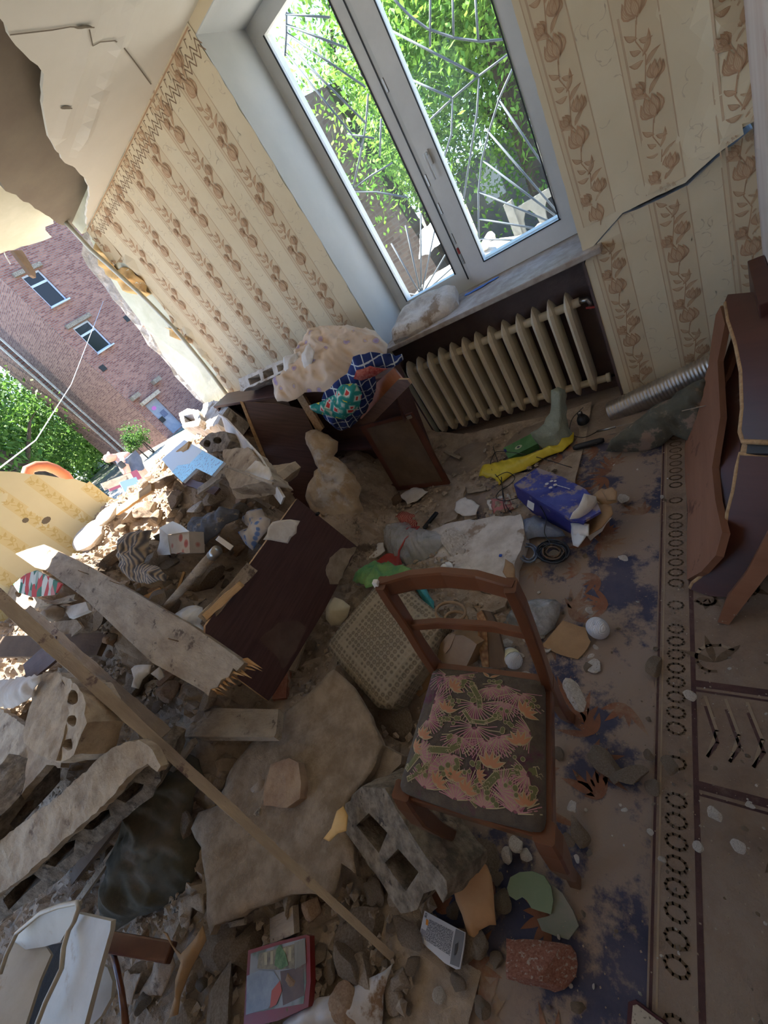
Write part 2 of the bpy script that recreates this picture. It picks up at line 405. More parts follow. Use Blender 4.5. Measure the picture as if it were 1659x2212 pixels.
D['bag'] = mat('cloudy polythene', rgb(222,222,220), rgb(196,196,194), 14, .22, .9, 18, alpha=.42, bdist=.03)
D['bag_g'] = mat('green grey polythene', rgb(150,160,146), rgb(172,182,168), 10, .35, .8, 14, alpha=.8, bdist=.03)
D['bag_e'] = mat('green polythene', rgb(90,176,120), rgb(150,200,120), 10, .3, .8, 14, alpha=.7, bdist=.03)
D['bag_t'] = mat('turquoise polythene', rgb(60,170,180), rgb(90,190,196), 10, .3, .8, 14, alpha=.8, bdist=.03)
D['bag_b'] = mat('bluish polythene', rgb(120,134,160), rgb(150,160,178), 10, .3, .8, 14, alpha=.7, bdist=.03)
D['red'] = mat('red rubber', rgb(150,44,38), rgb(166,58,48), 8, .5)
D['matte'] = mat('matte dark grey', rgb(52,48,46), rgb(70,64,60), 12, .98, .5, 60)
D['floor'] = mat('dusty floor', rgb(140,124,110), rgb(160,144,130), 5, .97, .6, 60, c3=rgb(178,160,142), c3scale=7, c3t=.6)
# ================================================================ the room's shell
FR = Matrix(((1, 0, 0, 0), (0, 0, -1, 0), (0, 1, 0, 0), (0, 0, 0, 1)))   # window wall: local x, y = world x, z; local z towards the room
def FRy(y): return Matrix.Translation((0, y, 0)) @ FR
def wxz(px, py, y=0.0): p = Wy(px, py, y); return (p.x, p.z)
WP = [D['wp'], D['wp_s'], D['wp_e'], D['wp_l'], D['wp_p'], D['wp_v'], D['wp_b'], D['plaster_w']]
def outl(x0, y0, x1, y1, w, bend=0.0, lay=3):
    """a leaf or petal drawn as an ink outline round a paler fill, with veins"""
    a = Vector((x0, y0)); b = Vector((x1, y1)); d = b-a; L = d.length
    a2 = a+d*.1; b2 = b-d*.1
    out = [(lens(x0, y0, x1, y1, w, bend=bend), 3, lay), (lens(a2.x, a2.y, b2.x, b2.y, w*.72, bend=bend*.9), 4, lay+1)]
    nn = Vector((-d.y, d.x)).normalized()
    for s in (-.35, .05, .4):
        p = [a+d*t+nn*(bend*math.sin(PI*t)+s*w*math.sin(PI*t)) for t in (.15, .4, .65, .88)]
        out += [(q, 3, lay+2) for q in stroke([(v.x, v.y) for v in p], .0011)]
    return out
def tulip(x, y, s, ang, lay=3):
    out = []; ca, sa = math.cos(ang), math.sin(ang)
    def T(a, b): return (x+(a*ca-b*sa)*s, y+(a*sa+b*ca)*s)
    for (a0, b0, a1, b1, w, bd, l) in ((-.1,-.45,-.42,.55,.22,.18,0),(.1,-.45,.42,.55,.22,-.18,0),(0,-.45,-.16,.75,.25,.1,3),(0,-.45,.2,.7,.24,-.08,6),(0,-.5,.02,.45,.2,0,9)):
        p, q = T(a0, b0), T(a1, b1); out += outl(p[0], p[1], q[0], q[1], w*s, bd*s, lay+l)
    return out
def motif(xc, z, mir=1):
    o = []
    st = [(xc+mir*.012*math.sin(t*2.1), z+.30*t/6.0) for t in range(7)]
    o += [(q, 3, 2) for q in stroke(st, .0035)]
    o += tulip(xc+mir*.002, z+.045, .062, mir*.15)
    o += tulip(xc+mir*.03, z+.142, .044, -mir*.3); o += tulip(xc-mir*.026, z+.118, .036, mir*.55)
    for (a, b, c, d, w_, bd) in ((0,.09,.045,.125,.008,.006),(-.005,.085,-.05,.1,.009,-.008),(.002,.19,-.042,.2,.009,.008),(.0,.2,.03,.262,.009,-.008),(.0,.215,-.032,.238,.008,.006),
                             (.004,.17,.055,.2,.008,.006),(-.002,.25,.038,.235,.008,-.006),(-.004,.255,-.04,.285,.008,.006)):
        o += outl(xc+mir*a, z+b, xc+mir*c, z+d, w_, bd*mir, 2)
    return o
def wall_decals(x0, x1, z0, z1, outline, cols, full=True, seed=1):
    rr = random.Random(seed); o = []
    def put(poly, m, lay):
        if inside(poly[0], outline) and inside(poly[len(poly)//2], outline): o.append((poly, m, lay))
    for xc in cols:
        n = 26
        for k in range(n):
            a, b = z0+(z1-z0)*k/n, z0+(z1-z0)*(k+1)/n
            for (u0, u1, m, l) in ((-.062, .062, 1, .6), (-.066, -.062, 2, 1), (.062, .066, 2, 1), (-.05, -.043, 2, 1)):
                c = (xc+(u0+u1)/2, (a+b)/2)
                if inside(c, outline) and (edist(c, outline) > .02 or inside((c[0], b), outline)): o.append((rect(xc+u0, a, xc+u1, b), m, l))
        z = z0-.1+rr.uniform(0, .1); 
        while z < z1:
            for d_ in motif(xc, z): put(*d_)
            z += .29
        if full:
            for k in range(int((z1-z0)*26)):
                cx, cz = xc+.122+rr.uniform(-.045, .045), rr.uniform(z0, z1); an = rr.uniform(0, 6.3)
                pts = [(cx+.03*math.cos(an+t*.7)*(.4+t*.2), cz+.03*math.sin(an+t*.7)*(.4+t*.2)) for t in range(4)]
                for q in stroke(pts, .0022): put(q, 5, .6)
                e = pts[-1]; put(lens(e[0], e[1], e[0]+.014*math.cos(an), e[1]+.014*math.sin(an), .003, 3), 5, .6)
    return o
torn = [(195,492),(204,513),(226,538),(248,563),(279,567),(300,590),(329,635),(354,664),(376,698),(404,730),(439,767),(495,842)]
plas = [(186,480),(196,520),(214,548),(232,590),(262,640),(300,690),(330,726),(352,768),(392,815),(440,868)]
bric = [(175,500),(172,535),(169,552),(186,575),(190,594),(219,626),(238,651),(266,686),(295,720),(317,748),(338,773),(360,798),(389,830),(436,877)]
def leftpoly(px, far=-1.69): return [(far, .0), (far, 2.52)]+[wxz(*p) for p in px]+[(wxz(*px[-1])[0], 0.0)]
wall = struct(sheet('wall_front', leftpoly(plas), FR, [D['green_pl']], .05, .1, disp=lambda x, z: .004*noise.noise(Vector((x*5, z*5, 0)))))
mas = struct(sheet('masonry', jag(leftpoly(bric, -1.78), .07, .014, 4), FRy(.03), [D['brick_b']], .40, .045, disp=lambda x, z: .02*noise.cell(Vector((x/.21, z/.11, 0)))+.01*noise.noise(Vector((x*30, z*30, 0))), parent=wall))
rv = [(219,626),(238,651),(266,686),(317,748),(360,798),(436,877),(400,850),(352,800),(300,742),(250,680),(222,640)]
lp = leftpoly(torn)
dec = wall_decals(-3.75, -1.69, 0.3, 2.5, lp, [-1.878-.245*k for k in range(8)], seed=2)
for k in range(42):   # zigzag border under the ceiling
    x = -3.6+k*.048
    if x > -1.72: break
    for q in stroke([(x, 2.40), (x+.024, 2.435), (x+.048, 2.40)], .005)+stroke([(x, 2.425), (x+.024, 2.46), (x+.048, 2.425)], .005)+stroke([(x+.008, 2.465), (x+.017, 2.49), (x+.03, 2.485)], .004):
        if inside(q[0], lp): dec.append((q, 6, 2))
for q in stroke([(-3.4, 2.497), (-1.7, 2.497)], .006): dec.append((q, 3, 3))
def curlL(x, z):
    e = min((Vector((x, z))-Vector(wxz(*p))).length for p in torn)
    return .003+.035*math.exp(-(e/.05)**2)*(.5+.5*math.sin(z*9))
sheet('wallpaper', jag(lp, .05, .006, 9), FR, WP, .001, .07, disp=curlL, decals=dec, parent=wall, back=7, side=7)
fl1 = [(204,513),(226,538),(248,563),(262,596),(252,600),(232,590),(214,560)]
for pxs, sd in ((fl1, 1), ([(240,585),(270,575),(307,595),(329,635),(318,640),(290,634),(262,616)], 2), ([(362,702),(384,706),(412,728),(398,732),(372,722)], 3)):
    ol = [wxz(*p) for p in pxs]
    sheet('torn_wallpaper', jag(ol, .03, .006, sd), FRy(-.02), [D['old_wp']], .001, .025, disp=lambda x, z: .018*math.sin(z*60+x*30)+.01*noise.noise(Vector((x*20, z*20, 0))), parent=wall, smooth=True)
struct(sheet('wall_upper', rect(-3.5, 2.52, .3, 3.4), FR, [D['green_pl']], .4))
struct(sheet('wall_lintel', rect(-1.69, 2.46, -.435, 2.52), FR, [D['wp']], .40))
rev = struct(sheet('trim_1', rect(-.0, 0, .386, 2.46-.80), Matrix(((0, 0, 1, -1.684), (1, 0, 0, -.002), (0, 1, 0, .80), (0, 0, 0, 1))), [D['whiteg']], .004))
struct(sheet('trim_2', rect(0, 0, 1.26, .39), Matrix(((1, 0, 0, -1.695), (0, 1, 0, 0), (0, 0, -1, 2.458), (0, 0, 0, 1))), [D['whiteg']], .004))
struct(sheet('wall_outside', rect(-1.75, -1, -.38, .80), FRy(.145), [D['green_pl']], .28))
# right of the window, with the crack
cl = [(1262,556),(1298,517),(1345,463),(1380,451),(1440,424),(1480,406),(1545,344),(1622,280)]
cu = [(1262,552),(1300,510),(1345,458),(1380,440),(1440,411),(1480,391),(1545,329),(1604,284),(1600,262),(1628,254)]
lowp = [(-.461, 0.0)]+[(.155, 0.0), (.155, wxz(*cl[-1])[1])]+[wxz(*p) for p in reversed(cl)]+[(-.43, .80), (-.461, .742)]
upp = [wxz(*p) for p in cu]+[(.155, 2.52), (-.435, 2.52)]
cuw = [Vector(wxz(*p)) for p in cu]
def bul(x, z):
    e = min((Vector((x, z))-p).length for p in cuw)
    return .004+.045*math.exp(-(e/.12)**2)*min(1, max(0, (x+.33)/.25))*(.7+.3*math.sin(x*14)) + .022*math.exp(-((x-.09-(z-1.2)*.04)/.022)**2)*min(1, max(0, (z-1.1)/.2)) + .012*math.exp(-((x+z*.35-.55)/.06)**2)
colsR = [-.355, -.112, .125]
wr = struct(sheet('wall_front', jag(lowp, .04, .002, 3), FRy(.004), [D['plaster_w']], .35))
sheet('wallpaper', jag(lowp, .03, .0015, 3), FRy(.0), WP, .003, .06, disp=lambda x, z: .001, decals=wall_decals(-.46, .155, .0, 1.4, lowp, colsR, seed=5), parent=wr, back=7, side=7)
wr2 = struct(sheet('wall_front', upp, FRy(.03), [mat('cut plaster with painted shade', rgb(86,78,58), None, rough=1)], .32))  # the crack's shade is put into this dark plaster colour
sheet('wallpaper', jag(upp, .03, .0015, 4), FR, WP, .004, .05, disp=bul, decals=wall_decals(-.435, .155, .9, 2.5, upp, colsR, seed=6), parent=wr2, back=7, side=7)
struct(sheet('wall_right', rect(-4.3, 0, 0.0, 2.6), Matrix(((0, 0, -1, .155), (1, 0, 0, 0), (0, 1, 0, 0), (0, 0, 0, 1))), [mat('chalky pink paint', rgb(202,184,172), rgb(216,204,194), 6, .95, .25, 40, stretch=(1, .1, 1), c3=rgb(190,160,150), c3scale=3, c3t=.6)], .05, .15, disp=lambda x, y: .004*noise.noise(Vector((x*6, y*2, 0)))))
struct(sheet('wall_crack_backing', rect(-.46, .7, .35, 1.5), FRy(.10), [mat('painted crack shade', rgb(70,64,48), None, rough=1)], .02))  # dark backing sheet stands in for shade deep in the crack
# radiator niche
NI = rect(-1.70, 0, -.461, .80)
struct(sheet('wall_niche', NI, FRy(.14), [D['niche']], .02, .04, disp=lambda x, z: .003*noise.noise(Vector((x*14, z*14, 3)))))
for x_, s_ in ((-.461, -1), (-1.70, 1)):
    struct(boxm('trim_3', (.012, .15, .80), D['niche'], Matrix.Translation((x_, .07, .40)), bev=0))
struct(boxm('baseboard_front', (1.24, .03, .07), D['niche'], Matrix.Translation((-1.08, .115, .035))))
# ceiling and the slab above it
ctorn = [(0,40),(20,78),(65,130),(95,160),(92,190),(95,240),(103,285),(118,318),(140,352),(168,370),(185,388),(193,405),(190,440),(187,478)]
def cxy(px, py, z=2.507): p = W(px, py, z); return (p.x, -p.y)
CEI = Matrix(((1, 0, 0, 0), (0, -1, 0, 0), (0, 0, -1, 2.507), (0, 0, 0, 1)))
cp = [cxy(*p) for p in ctorn]; cp = [(-3.3, 4.4), (-3.2, 2.2), (-2.6, 1.5), (-1.9, 1.15)]+cp+[(-3.42, -.02), (.3, -.02), (.3, 4.4)]  # out-of-view corner reaches left to hold off direct sun
ra = [Vector(cxy(*p)) for p in ((285,0),(255,90),(215,190),(190,270),(175,330))]
rb = [Vector(cxy(*p)) for p in ((218,0),(190,95),(160,200),(125,310))]
def crease(x, y):
    q = Vector((x, y)); o = 0
    for L_, a in ((ra, .018), (rb, .008)):
        e = min(((q-intersect_point_line(q.to_3d(), L_[i].to_3d(), L_[i+1].to_3d())[0].to_2d()).length if 0 <= intersect_point_line(q.to_3d(), L_[i].to_3d(), L_[i+1].to_3d())[1] <= 1 else 9) for i in range(len(L_)-1))
        o += a*math.exp(-(e/.02)**2)
    return o
crk = []
for pl in ([(20,72),(110,62),(150,55),(198,52)], [(197,93),(215,88),(245,84),(262,95),(285,125),(325,180)], [(130,230),(140,230),(150,228)], [(190,60),(196,92)]):
    crk += [(q, 1, 8) for q in stroke([cxy(*p) for p in pl], .006)]
crk += [(lens(*cxy(158,57), *cxy(199,52), .009), 1, 9), (lens(*cxy(128,231), *cxy(152,227), .011), 1, 9)]
ceil = struct(sheet('ceiling', jag(cp, .04, .009, 6), CEI, [D['ceil'], D['slabg']], .012, .06, disp=crease, decals=crk))
slabp = [(0,392),(25,418),(62,438),(112,473),(150,490),(187,502)]
SM = Matrix(((1, 0, 0, 0), (0, -1, 0, 0), (0, 0, -1, 2.60), (0, 0, 0, 1)))
sp = [cxy(*p, 2.60) for p in slabp]; sp = [(-3.9, 4.4), (-3.8, 2.4), (-3.5, 1.4)]+sp+[(-3.5, -.03), (.3, -.03), (.3, 4.4)]  # out-of-view outline extended left to block the sun
struct(sheet('ceiling_slab', jag(sp, .05, .015, 8), SM, [D['slabg']], .16, .25))
struct(sheet('ceiling_sun_block', rect(-3.72, .38, .3, 4.4), Matrix(((1, 0, 0, 0), (0, -1, 0, 0), (0, 0, -1, 2.95), (0, 0, 0, 1))), [D['slabg']], .15))  # unseen slab added to stop sun stripes reaching the jacket and doors
crp = [(-60,330),(0,360),(30,385),(62,400),(105,440),(116,483),(98,490),(112,512),(60,530),(0,548),(-80,560)]  # hidden edge laps over the slab to close a slit of stray sun
CM = Matrix(((1, 0, 0, 0), (0, -1, 0, 0), (0, 0, -1, 2.78), (0, 0, 0, 1)))
struct(sheet('ceiling_fragment', jag([cxy(*p, 2.78) for p in crp], .06, .015, 5), CM, [mat('toned down cream ceiling', rgb(168,164,142), rgb(180,176,156), 3)], .01, .15))  # cream darkened to offset strong bounce light from the ground
tag(panel('hanging_batten', [(28,541),(48,540),(77,588),(78,600),(68,594)], plane3(W(28,541,2.78), Wx(77,588,-4.2), W(48,539,2.78)), [D['hardb']], .03), 'short brown batten dangling from the torn pale ceiling fragment', 'batten')
tag(tube('dangling_wire', [Wx(x, y, -4.07) for x, y in ((5,535),(12,552),(22,570))], .004, D['white']), 'short white wire dangling below the torn ceiling fragment', 'wire')
# riser pipe on the broken edge
pp = [(140,478),(165,505),(195,538),(228,567),(262,598),(300,632),(340,672),(372,705),(400,738),(430,775),(460,812),(492,855)]
tag(tube('heating_riser_pipe', [Wy(a, b, -.07) for a, b in pp], .016, D['pipe'], seg=10), 'pale bent heating pipe rising beside the torn wallpaper edge', 'pipe')
# left wall stub with the yellow wallpaper
LW = Matrix(((0, 0, 1, -4.0), (1, 0, 0, 0), (0, 1, 0, 0), (0, 0, 0, 1)))
def lyz(px, py): p = Wx(px, py, -4.0); return (p.y, p.z)
lw = [lyz(*p) for p in ((0,1018),(30,1019),(62,1024),(95,1026),(125,1031),(160,1034),(185,1043),(205,1050),(215,1062),(262,1088))]
lwp = [(-4.4, .2), (lw[-1][0]+.05, .2)]+lw[::-1]+[(lw[0][0]-.5, lw[0][1]+.15), (-2.6, 2.0), (-3.2, 1.75), (-4.4, 1.9)]
dl = []
rr = random.Random(4)
for k in range(16):
    yc = -1.05-.21*k
    for j in range(24):
        z = .3+j*.07; c = (yc, z+.03)
        if inside(c, lwp) and edist(c, lwp) > .03:
            dl.append((rect(yc-.045, z, yc+.045, z+.07), 1, .6))
            sg = 1 if j % 2 else -1
            for q in stroke([(yc-.012*sg, z), (yc+.012*sg, z+.035), (yc-.012*-sg*-1, z+.07)], .005)+[lens(yc, z+.03, yc+sg*.036, z+.055, .009), lens(yc, z+.01, yc-sg*.034, z+.03, .008)]+stroke(circ(yc+sg*.018, z+.03, .014, 9)+[(yc+sg*.032, z+.03)], .005): dl.append((q, 2, 1.5))
lwo = struct(sheet('wall_left', jag(lwp, .05, .012, 2), LW, [D['wy'], D['wy_s'], D['wy_l'], D['plaster_w'], D['slabg']], .10, .12, disp=lambda x, y: .006*noise.noise(Vector((x*4, y*4, 0))), decals=dl+[(circ(*lyz(100,1124), .035, 9, .022), 4, 3), (circ(*lyz(55,1124), .022, 8, .018), 4, 3)], side=3))
# floor
FL = Matrix.Identity(4)
struct(sheet('floor', rect(-4.3, -4.4, .3, .15), Matrix.Translation((0, 0, -.001)), [D['floor']], .3, .1, disp=lambda x, y: .003*noise.noise(Vector((x*9, y*9, 0)))))
struct(boxm('wall_back', (2.4, .2, 2.6), D['wp'], Matrix.Translation((-.9, -4.4, 1.3)), bev=0))  # unseen; width set to tune how much light enters from behind
# ================================================================ window
win = struct(link('window_1', None, Matrix.Translation((-1.06, .386, .82))))
prism('window_frame', rect(-1.69, .80, -.43, 2.46), FRy(.386), .07, D['white'], parent=win, holes=[rect(-1.605, .92, -1.222, 2.38), rect(-1.03, .92, -.56, 2.38)])
prism('sash_frame', rect(-1.115, .812, -.47, 2.42), FRy(.345), .05, D['white'], parent=win, holes=[rect(-1.012, .912, -.572, 2.33)])
GLS = glassm('window glass', (.95, .99, .97, 1), .10)
sheet('pane', rect(-1.61, .915, -1.215, 2.385), FRy(.41), [GLS], 0, parent=win)
sheet('pane', rect(-1.02, .905, -.565, 2.335), FRy(.37), [GLS], 0, parent=win)
for a in (-1.612, -1.225):
    boxm('gasket', (.007, .006, 1.46), D['black'], Matrix.Translation((a+.005, .383, 1.65)), win, bev=0)
for (a, b, c_, d_) in ((-1.012, .912, .006, 1.42), (-.576, .912, .006, 1.42)):
    boxm('gasket', (c_, .006, d_), D['black'], Matrix.Translation((a, .343, b+d_/2)), win, bev=0)
boxm('gasket', (.44, .006, .006), D['black'], Matrix.Translation((-.79, .343, .913)), win, bev=0)
boxm('lock_channel', (.028, .01, 1.58), D['whiteg'], Matrix.Translation((-1.135, .381, 1.64)), win, bev=0)
boxm('lock_channel', (.007, .012, 1.56), D['black'], Matrix.Translation((-1.152, .379, 1.64)), win, bev=0)
boxm('lock_channel', (.005, .012, 1.56), D['black'], Matrix.Translation((-1.120, .379, 1.64)), win, bev=0)
for z in (1.86, 1.42, 1.27, 1.10, .98):
    boxm('lock_plate', (.012, .008, .06), D['metal'], Matrix.Translation((-1.136, .374, z)), win, bev=.002)
boxm('lock_plate', (.012, .010, .035), D['red'], Matrix.Translation((-1.136, .372, 1.03)), win)
hd = boxm('window_handle', (.022, .014, .07), D['white'], Matrix.Translation((-1.065, .338, 1.50)), win, bev=.004)
tube('lever', [(-1.065, .334, 1.52), (-1.065, .305, 1.52), (-1.065, .30, 1.50), (-1.062, .302, 1.40)], [.008, .009, .01, .007], D['white'], parent=hd)
sill = struct(boxm('sill_1', (1.33, .42, .03), D['sill'], Matrix.Translation((-1.035, .155, .795)), bev=.006))
tag(sheet('blue_film_strip', jag([(0, 0), (.10, -.01), (.22, .03), (.21, .055), (.1, .035), (0, .03)], .03, .006, 3), Matrix.Translation((-1.16, .24, .815)), [mat('blue film', rgb(70,130,220), None, rough=.3)], .002, .02, disp=lambda x, y: .006*noise.noise(Vector((x*40, y*40, 0)))), 'strip of bright blue film on the dusty sill under the window centre', 'film')
# window bars outside
def g(x, y): return Wy(500+x*.4822, y*.4822, .60)
BARS = [[(230,-60),(246,70),(246,150),(240,250)],[(240,62),(440,78)],[(245,110),(515,215)],[(250,150),(600,390)],[(250,200),(600,550)],[(245,240),(590,665)],
 [(612,420),(602,560),(580,680),(545,840)],[(545,845),(620,790),(720,730)],[(545,858),(650,860),(790,885)],[(670,530),(665,700)],[(640,620),(520,600)],
 [(850,1325),(715,1090)],[(850,1325),(780,1010)],[(850,1325),(848,960)],[(850,1325),(912,1020)],[(850,1325),(965,1130)],[(850,1325),(1010,1180)],[(760,1310),(850,1325),(1000,1260)],
 [(700,-40),(740,10),(800,72),(880,130),(1000,170),(1120,186),(1230,175)],[(890,-40),(890,210)],[(990,-40),(995,160)],[(1090,-40),(1105,180)],[(700,130),(1108,340)],[(1108,340),(1250,235)],
 [(800,355),(990,440)],[(1108,340),(990,440),(880,545)],[(990,440),(985,600),(955,700)],[(1108,350),(1100,500),(1040,890)],[(1262,300),(1200,440),(1150,600),(1120,720),(1106,860),(1108,1080)],
 [(1200,450),(1410,760)],[(1150,590),(1460,950)],[(1128,720),(1475,985)],[(1110,860),(1430,995)],[(1108,980),(1400,1030)],[(1108,1070),(1350,1078)]]
gr = thing('window_grille', Wy(900, 400, .60), 'grey sunburst pattern security bars outside the window glass', 'window bars')
for b in BARS: tube('bar', [g(*p) for p in b], .0055, D['grillm'], parent=gr, seg=6)
# ================================================================ radiator
RAD = thing('radiator', (-1.10, .04, .05), 'cream cast iron radiator in the dark niche under the window', 'radiator')
def section():
    vs = []; fs = []; prof = []
    hw = .030
    levels = [(0.0, .002, .30), (.035, .013, .85), (.07, .019, 1), (.50, .019, 1), (.535, .021, .9), (.570, .012, .6), (.595, .002, .25)]
    for (z, w_, dd) in levels:
        q = .070*dd
        for (x, y) in ((0, -q-.004*dd), (w_*.75, -q*.86), (w_, -q*.3), (w_, q*.3), (w_*.75, q*.86), (0, q), (-w_*.75, q*.86), (-w_, q*.3), (-w_, -q*.3), (-w_*.75, -q*.86)):
            vs.append((x, y, z))
    n = 10
    for i in range(len(levels)-1):
        for k in range(n): fs.append([i*n+k, i*n+(k+1) % n, (i+1)*n+(k+1) % n, (i+1)*n+k])
    fs += [list(range(n))[::-1], [(len(levels)-1)*n+k for k in range(n)]]
    return norm(mesh('radiator_section', vs, fs, D['radiator']))
sm = section()
for k in range(13):
    link('section', sm, Matrix.Translation((-1.625+k*.0865, .045, .05)), RAD)
tube('header_pipe', [(-1.66, .045, .575), (-.535, .045, .575)], .023, D['radiator'], parent=RAD, seg=14)
tube('header_pipe', [(-1.66, .045, .105), (-.505, .045, .105)], .021, D['radiator'], parent=RAD, seg=14)
tube('end_plug', [(-.52, .045, .105), (-.50, .045, .105)], .027, D['radiator'], parent=RAD, seg=8)
vl = tube('valve', [(-.535, .045, .575), (-.50, .045, .572), (-.49, .045, .55), (-.49, .045, .52)], .014, D['metal'], parent=RAD)
boxm('valve_handle', (.05, .012, .010), D['red'], Matrix.Translation((-.487, .02, .535)) @ Matrix.Rotation(.3, 4, 'Y'), vl)
# ================================================================ outside
asph = mat('outside ground', rgb(104,104,98), rgb(132,128,120), 1.2, .95, .3, 9, c3=rgb(74,92,50), c3scale=.5, c3t=.52)
grassm = mat('grass slope', rgb(56,84,26), rgb(84,112,40), 2.5, .95, .5, 30)
struct(sheet('ground', rect(-70, -25, 25, 45), Matrix.Translation((0, 0, -.98)), [asph], .2, 3))
struct(sheet('pavement', rect(-25, 2.2, -9, 9.4), Matrix.Translation((0, 0, -.965)), [mat('pale paving', rgb(138,134,126), rgb(156,150,140), 2, .9, .2, 10)], .01, 2))
BR = matp('old red brickwork', 'ShaderNodeTexBrick', {'Scale': 1.0, 'Brick Width': .26, 'Row Height': .085, 'Mortar Size': .012, 'Color1': rgb(132,82,70), 'Color2': rgb(178,126,106), 'Mortar': rgb(140,126,118), 'Bias': -.1, 'Mortar Smooth': .2}, None, bump=.5, bdist=.02)
BF = Matrix(((0, 0, 1, -25), (1, 0, 0, 0), (0, 1, 0, 0), (0, 0, 0, 1)))
bld = thing('brick_building', (-25, 12, -.98), 'tall old red brick building across the yard with two dark windows', 'building')
prism('facade', rect(9.35, -1, 34, 16), BF, .5, BR, parent=bld, holes=[rect(10.1, 7.0, 11.1, 8.6), rect(10.1, 4.37, 11.1, 5.86), rect(9.85, -.95, 10.75, 1.1), rect(15, 4.4, 16, 5.9), rect(15, 7, 16, 8.6)])
prism('side_wall', rect(-30.6, -1, -25.03, 16), Matrix.Translation((0, 9.34, 0)) @ FR, .4, BR, parent=bld)
prism('side_wall', rect(-31.6, -1, -30.6, 16), Matrix.Translation((0, 9.75, 0)) @ FR, .4, BR, parent=bld)
prism('side_wall', rect(-34.2, -1, -31.6, 16), Matrix.Translation((0, 9.34, 0)) @ FR, .4, BR, parent=bld)
boxm('edge_strip', (.12, .1, 17), D['plaster_w'], Matrix.Translation((-30.6, 9.30, 7.5)), bld, bev=0)
boxm('edge_strip', (.12, .1, 17), D['plaster_w'], Matrix.Translation((-31.6, 9.30, 7.5)), bld, bev=0)
boxm('inner_room', (6, 20, 16.8), mat('painted unlit interior', rgb(40,40,46), None), Matrix.Translation((-28.6, 21.5, 7.4)), bld, bev=0)  # solid dark box, the gloom of unlit rooms painted as its colour
bwh = mat('bluish white window paint', rgb(196,204,216), None, rough=.6)
for (y0, y1, z0, z1) in ((10.1, 11.1, 7.0, 8.6), (10.1, 11.1, 4.37, 5.86), (15, 16, 4.4, 5.9), (15, 16, 7, 8.6)):
    zt = z0+(z1-z0)*.68
    f_ = prism('window', rect(y0, z0, y1, z1), Matrix.Translation((-.1, 0, 0)) @ BF, .08, bwh, parent=bld, holes=[rect(y0+.08, z0+.08, y1-.08, zt-.05), rect(y0+.08, zt+.05, y1-.08, z1-.08)])
    sheet('pane', rect(y0, z0, y1, z1), Matrix.Translation((-.14, 0, 0)) @ BF, [mat('dark window glass', rgb(22,24,30), None, rough=.15)], 0, parent=f_)
    boxm('lintel', (.2, 1.5, .18), D['concrete'], Matrix.Translation((-24.95, (y0+y1)/2, z1+.12)), bld, bev=0)
    boxm('window_ledge', (.2, 1.1, .06), bwh, Matrix.Translation((-24.93, (y0+y1)/2, z0-.03)), bld, bev=0)
for yv in (9.75, 11.4):
    boxm('concrete_bracket', (.6, .5, .22), D['concrete'], Matrix.Translation((-24.9, yv, 1.75)), bld, bev=0)
boxm('lintel', (.5, 1.3, .2), D['lumber'], Matrix.Translation((-24.9, 10.35, 1.25)), bld, bev=0)
dr = boxm('entrance_door', (.08, .9, 2.05), mat('grey blue steel door', rgb(140,146,160), rgb(158,160,170), 4, .5), Matrix.Translation((-25.15, 10.3, .07)), bld, bev=0)
sheet('pink_mark', circ(10.2, .72, .15, 12, .11), Matrix.Translation((-.10, 0, 0)) @ BF, [mat('pink paint', rgb(206,120,190), None)], 0, parent=dr)
sheet('notice', rect(10.25, .0, 10.6, .38), Matrix.Translation((-.10, 0, 0)) @ BF, [mat('notice paper', rgb(120,124,140), rgb(90,94,120), 20)], 0, parent=dr)
for (y0, z0) in ((12.9, 5.0), (13.6, 3.0), (9.7, 3.7), (10.0, -.0)):
    boxm('hole_shade', (.04, .3, .3), D['black'], Matrix.Translation((-24.985, y0, z0)), bld, bev=0)  # black boxes paint the shade inside holes in the brickwork
tag(tube('overhead_cable', [(-9, -1.0, 1.9), (-12, 1.0, 2.1), (-18, 5.0, 3.2), (-24.9, 12.5, 6.2)], .012, D['white']), 'thin pale cable strung across the brick facade', 'cable')
# trees
def leafmat(n, a, b):
    m = mat(n, a, b, .9, .6, detail=3, lo=.4, hi=.6); p = m.node_tree.nodes['Principled BSDF']
    p.inputs['Subsurface Weight'].default_value = 0
    t = m.node_tree; N = t.nodes; L = t.links
    tr = N.new('ShaderNodeBsdfTranslucent'); mx = N.new('ShaderNodeMixShader'); mx.inputs[0].default_value = .45
    src = p.inputs['Base Color'].links[0].from_socket; L.new(src, tr.inputs[0])
    L.new(p.outputs[0], mx.inputs[1]); L.new(tr.outputs[0], mx.inputs[2]); L.new(mx.outputs[0], N['Material Output'].inputs[0]); return m
LFA = leafmat('bright linden leaves', rgb(82,128,44), rgb(128,168,66)); LFB = leafmat('green leaves', rgb(66,104,42), rgb(104,140,60)); LFC = leafmat('pale spring leaves', rgb(122,160,78), rgb(156,184,104))
BARK = mat('dark bark', rgb(62,52,44), rgb(88,76,64), 8, .95, 1, 20, stretch=(1, 1, .2), bdist=.03)
def branches(rr, base, top, r, crown, n):
    paths = [([base, base.lerp(top, .35)+Vector((rr.uniform(-.2, .2), rr.uniform(-.2, .2), 0)), base.lerp(top, .7), top], [r, r*.8, r*.55, r*.25])]
    for k in range(n):
        t = rr.uniform(.3, .95); s = base.lerp(top, t); d = Vector((rr.uniform(-1, 1), rr.uniform(-1, 1), rr.uniform(.05, .9))).normalized()*crown*rr.uniform(.5, .95)
        paths.append(([s, s+d*.4+Vector((0, 0, .1)), s+d*.75+Vector((rr.uniform(-.3, .3), 0, .2)), s+d], [r*.4, r*.3, r*.2, r*.06]))
    return paths
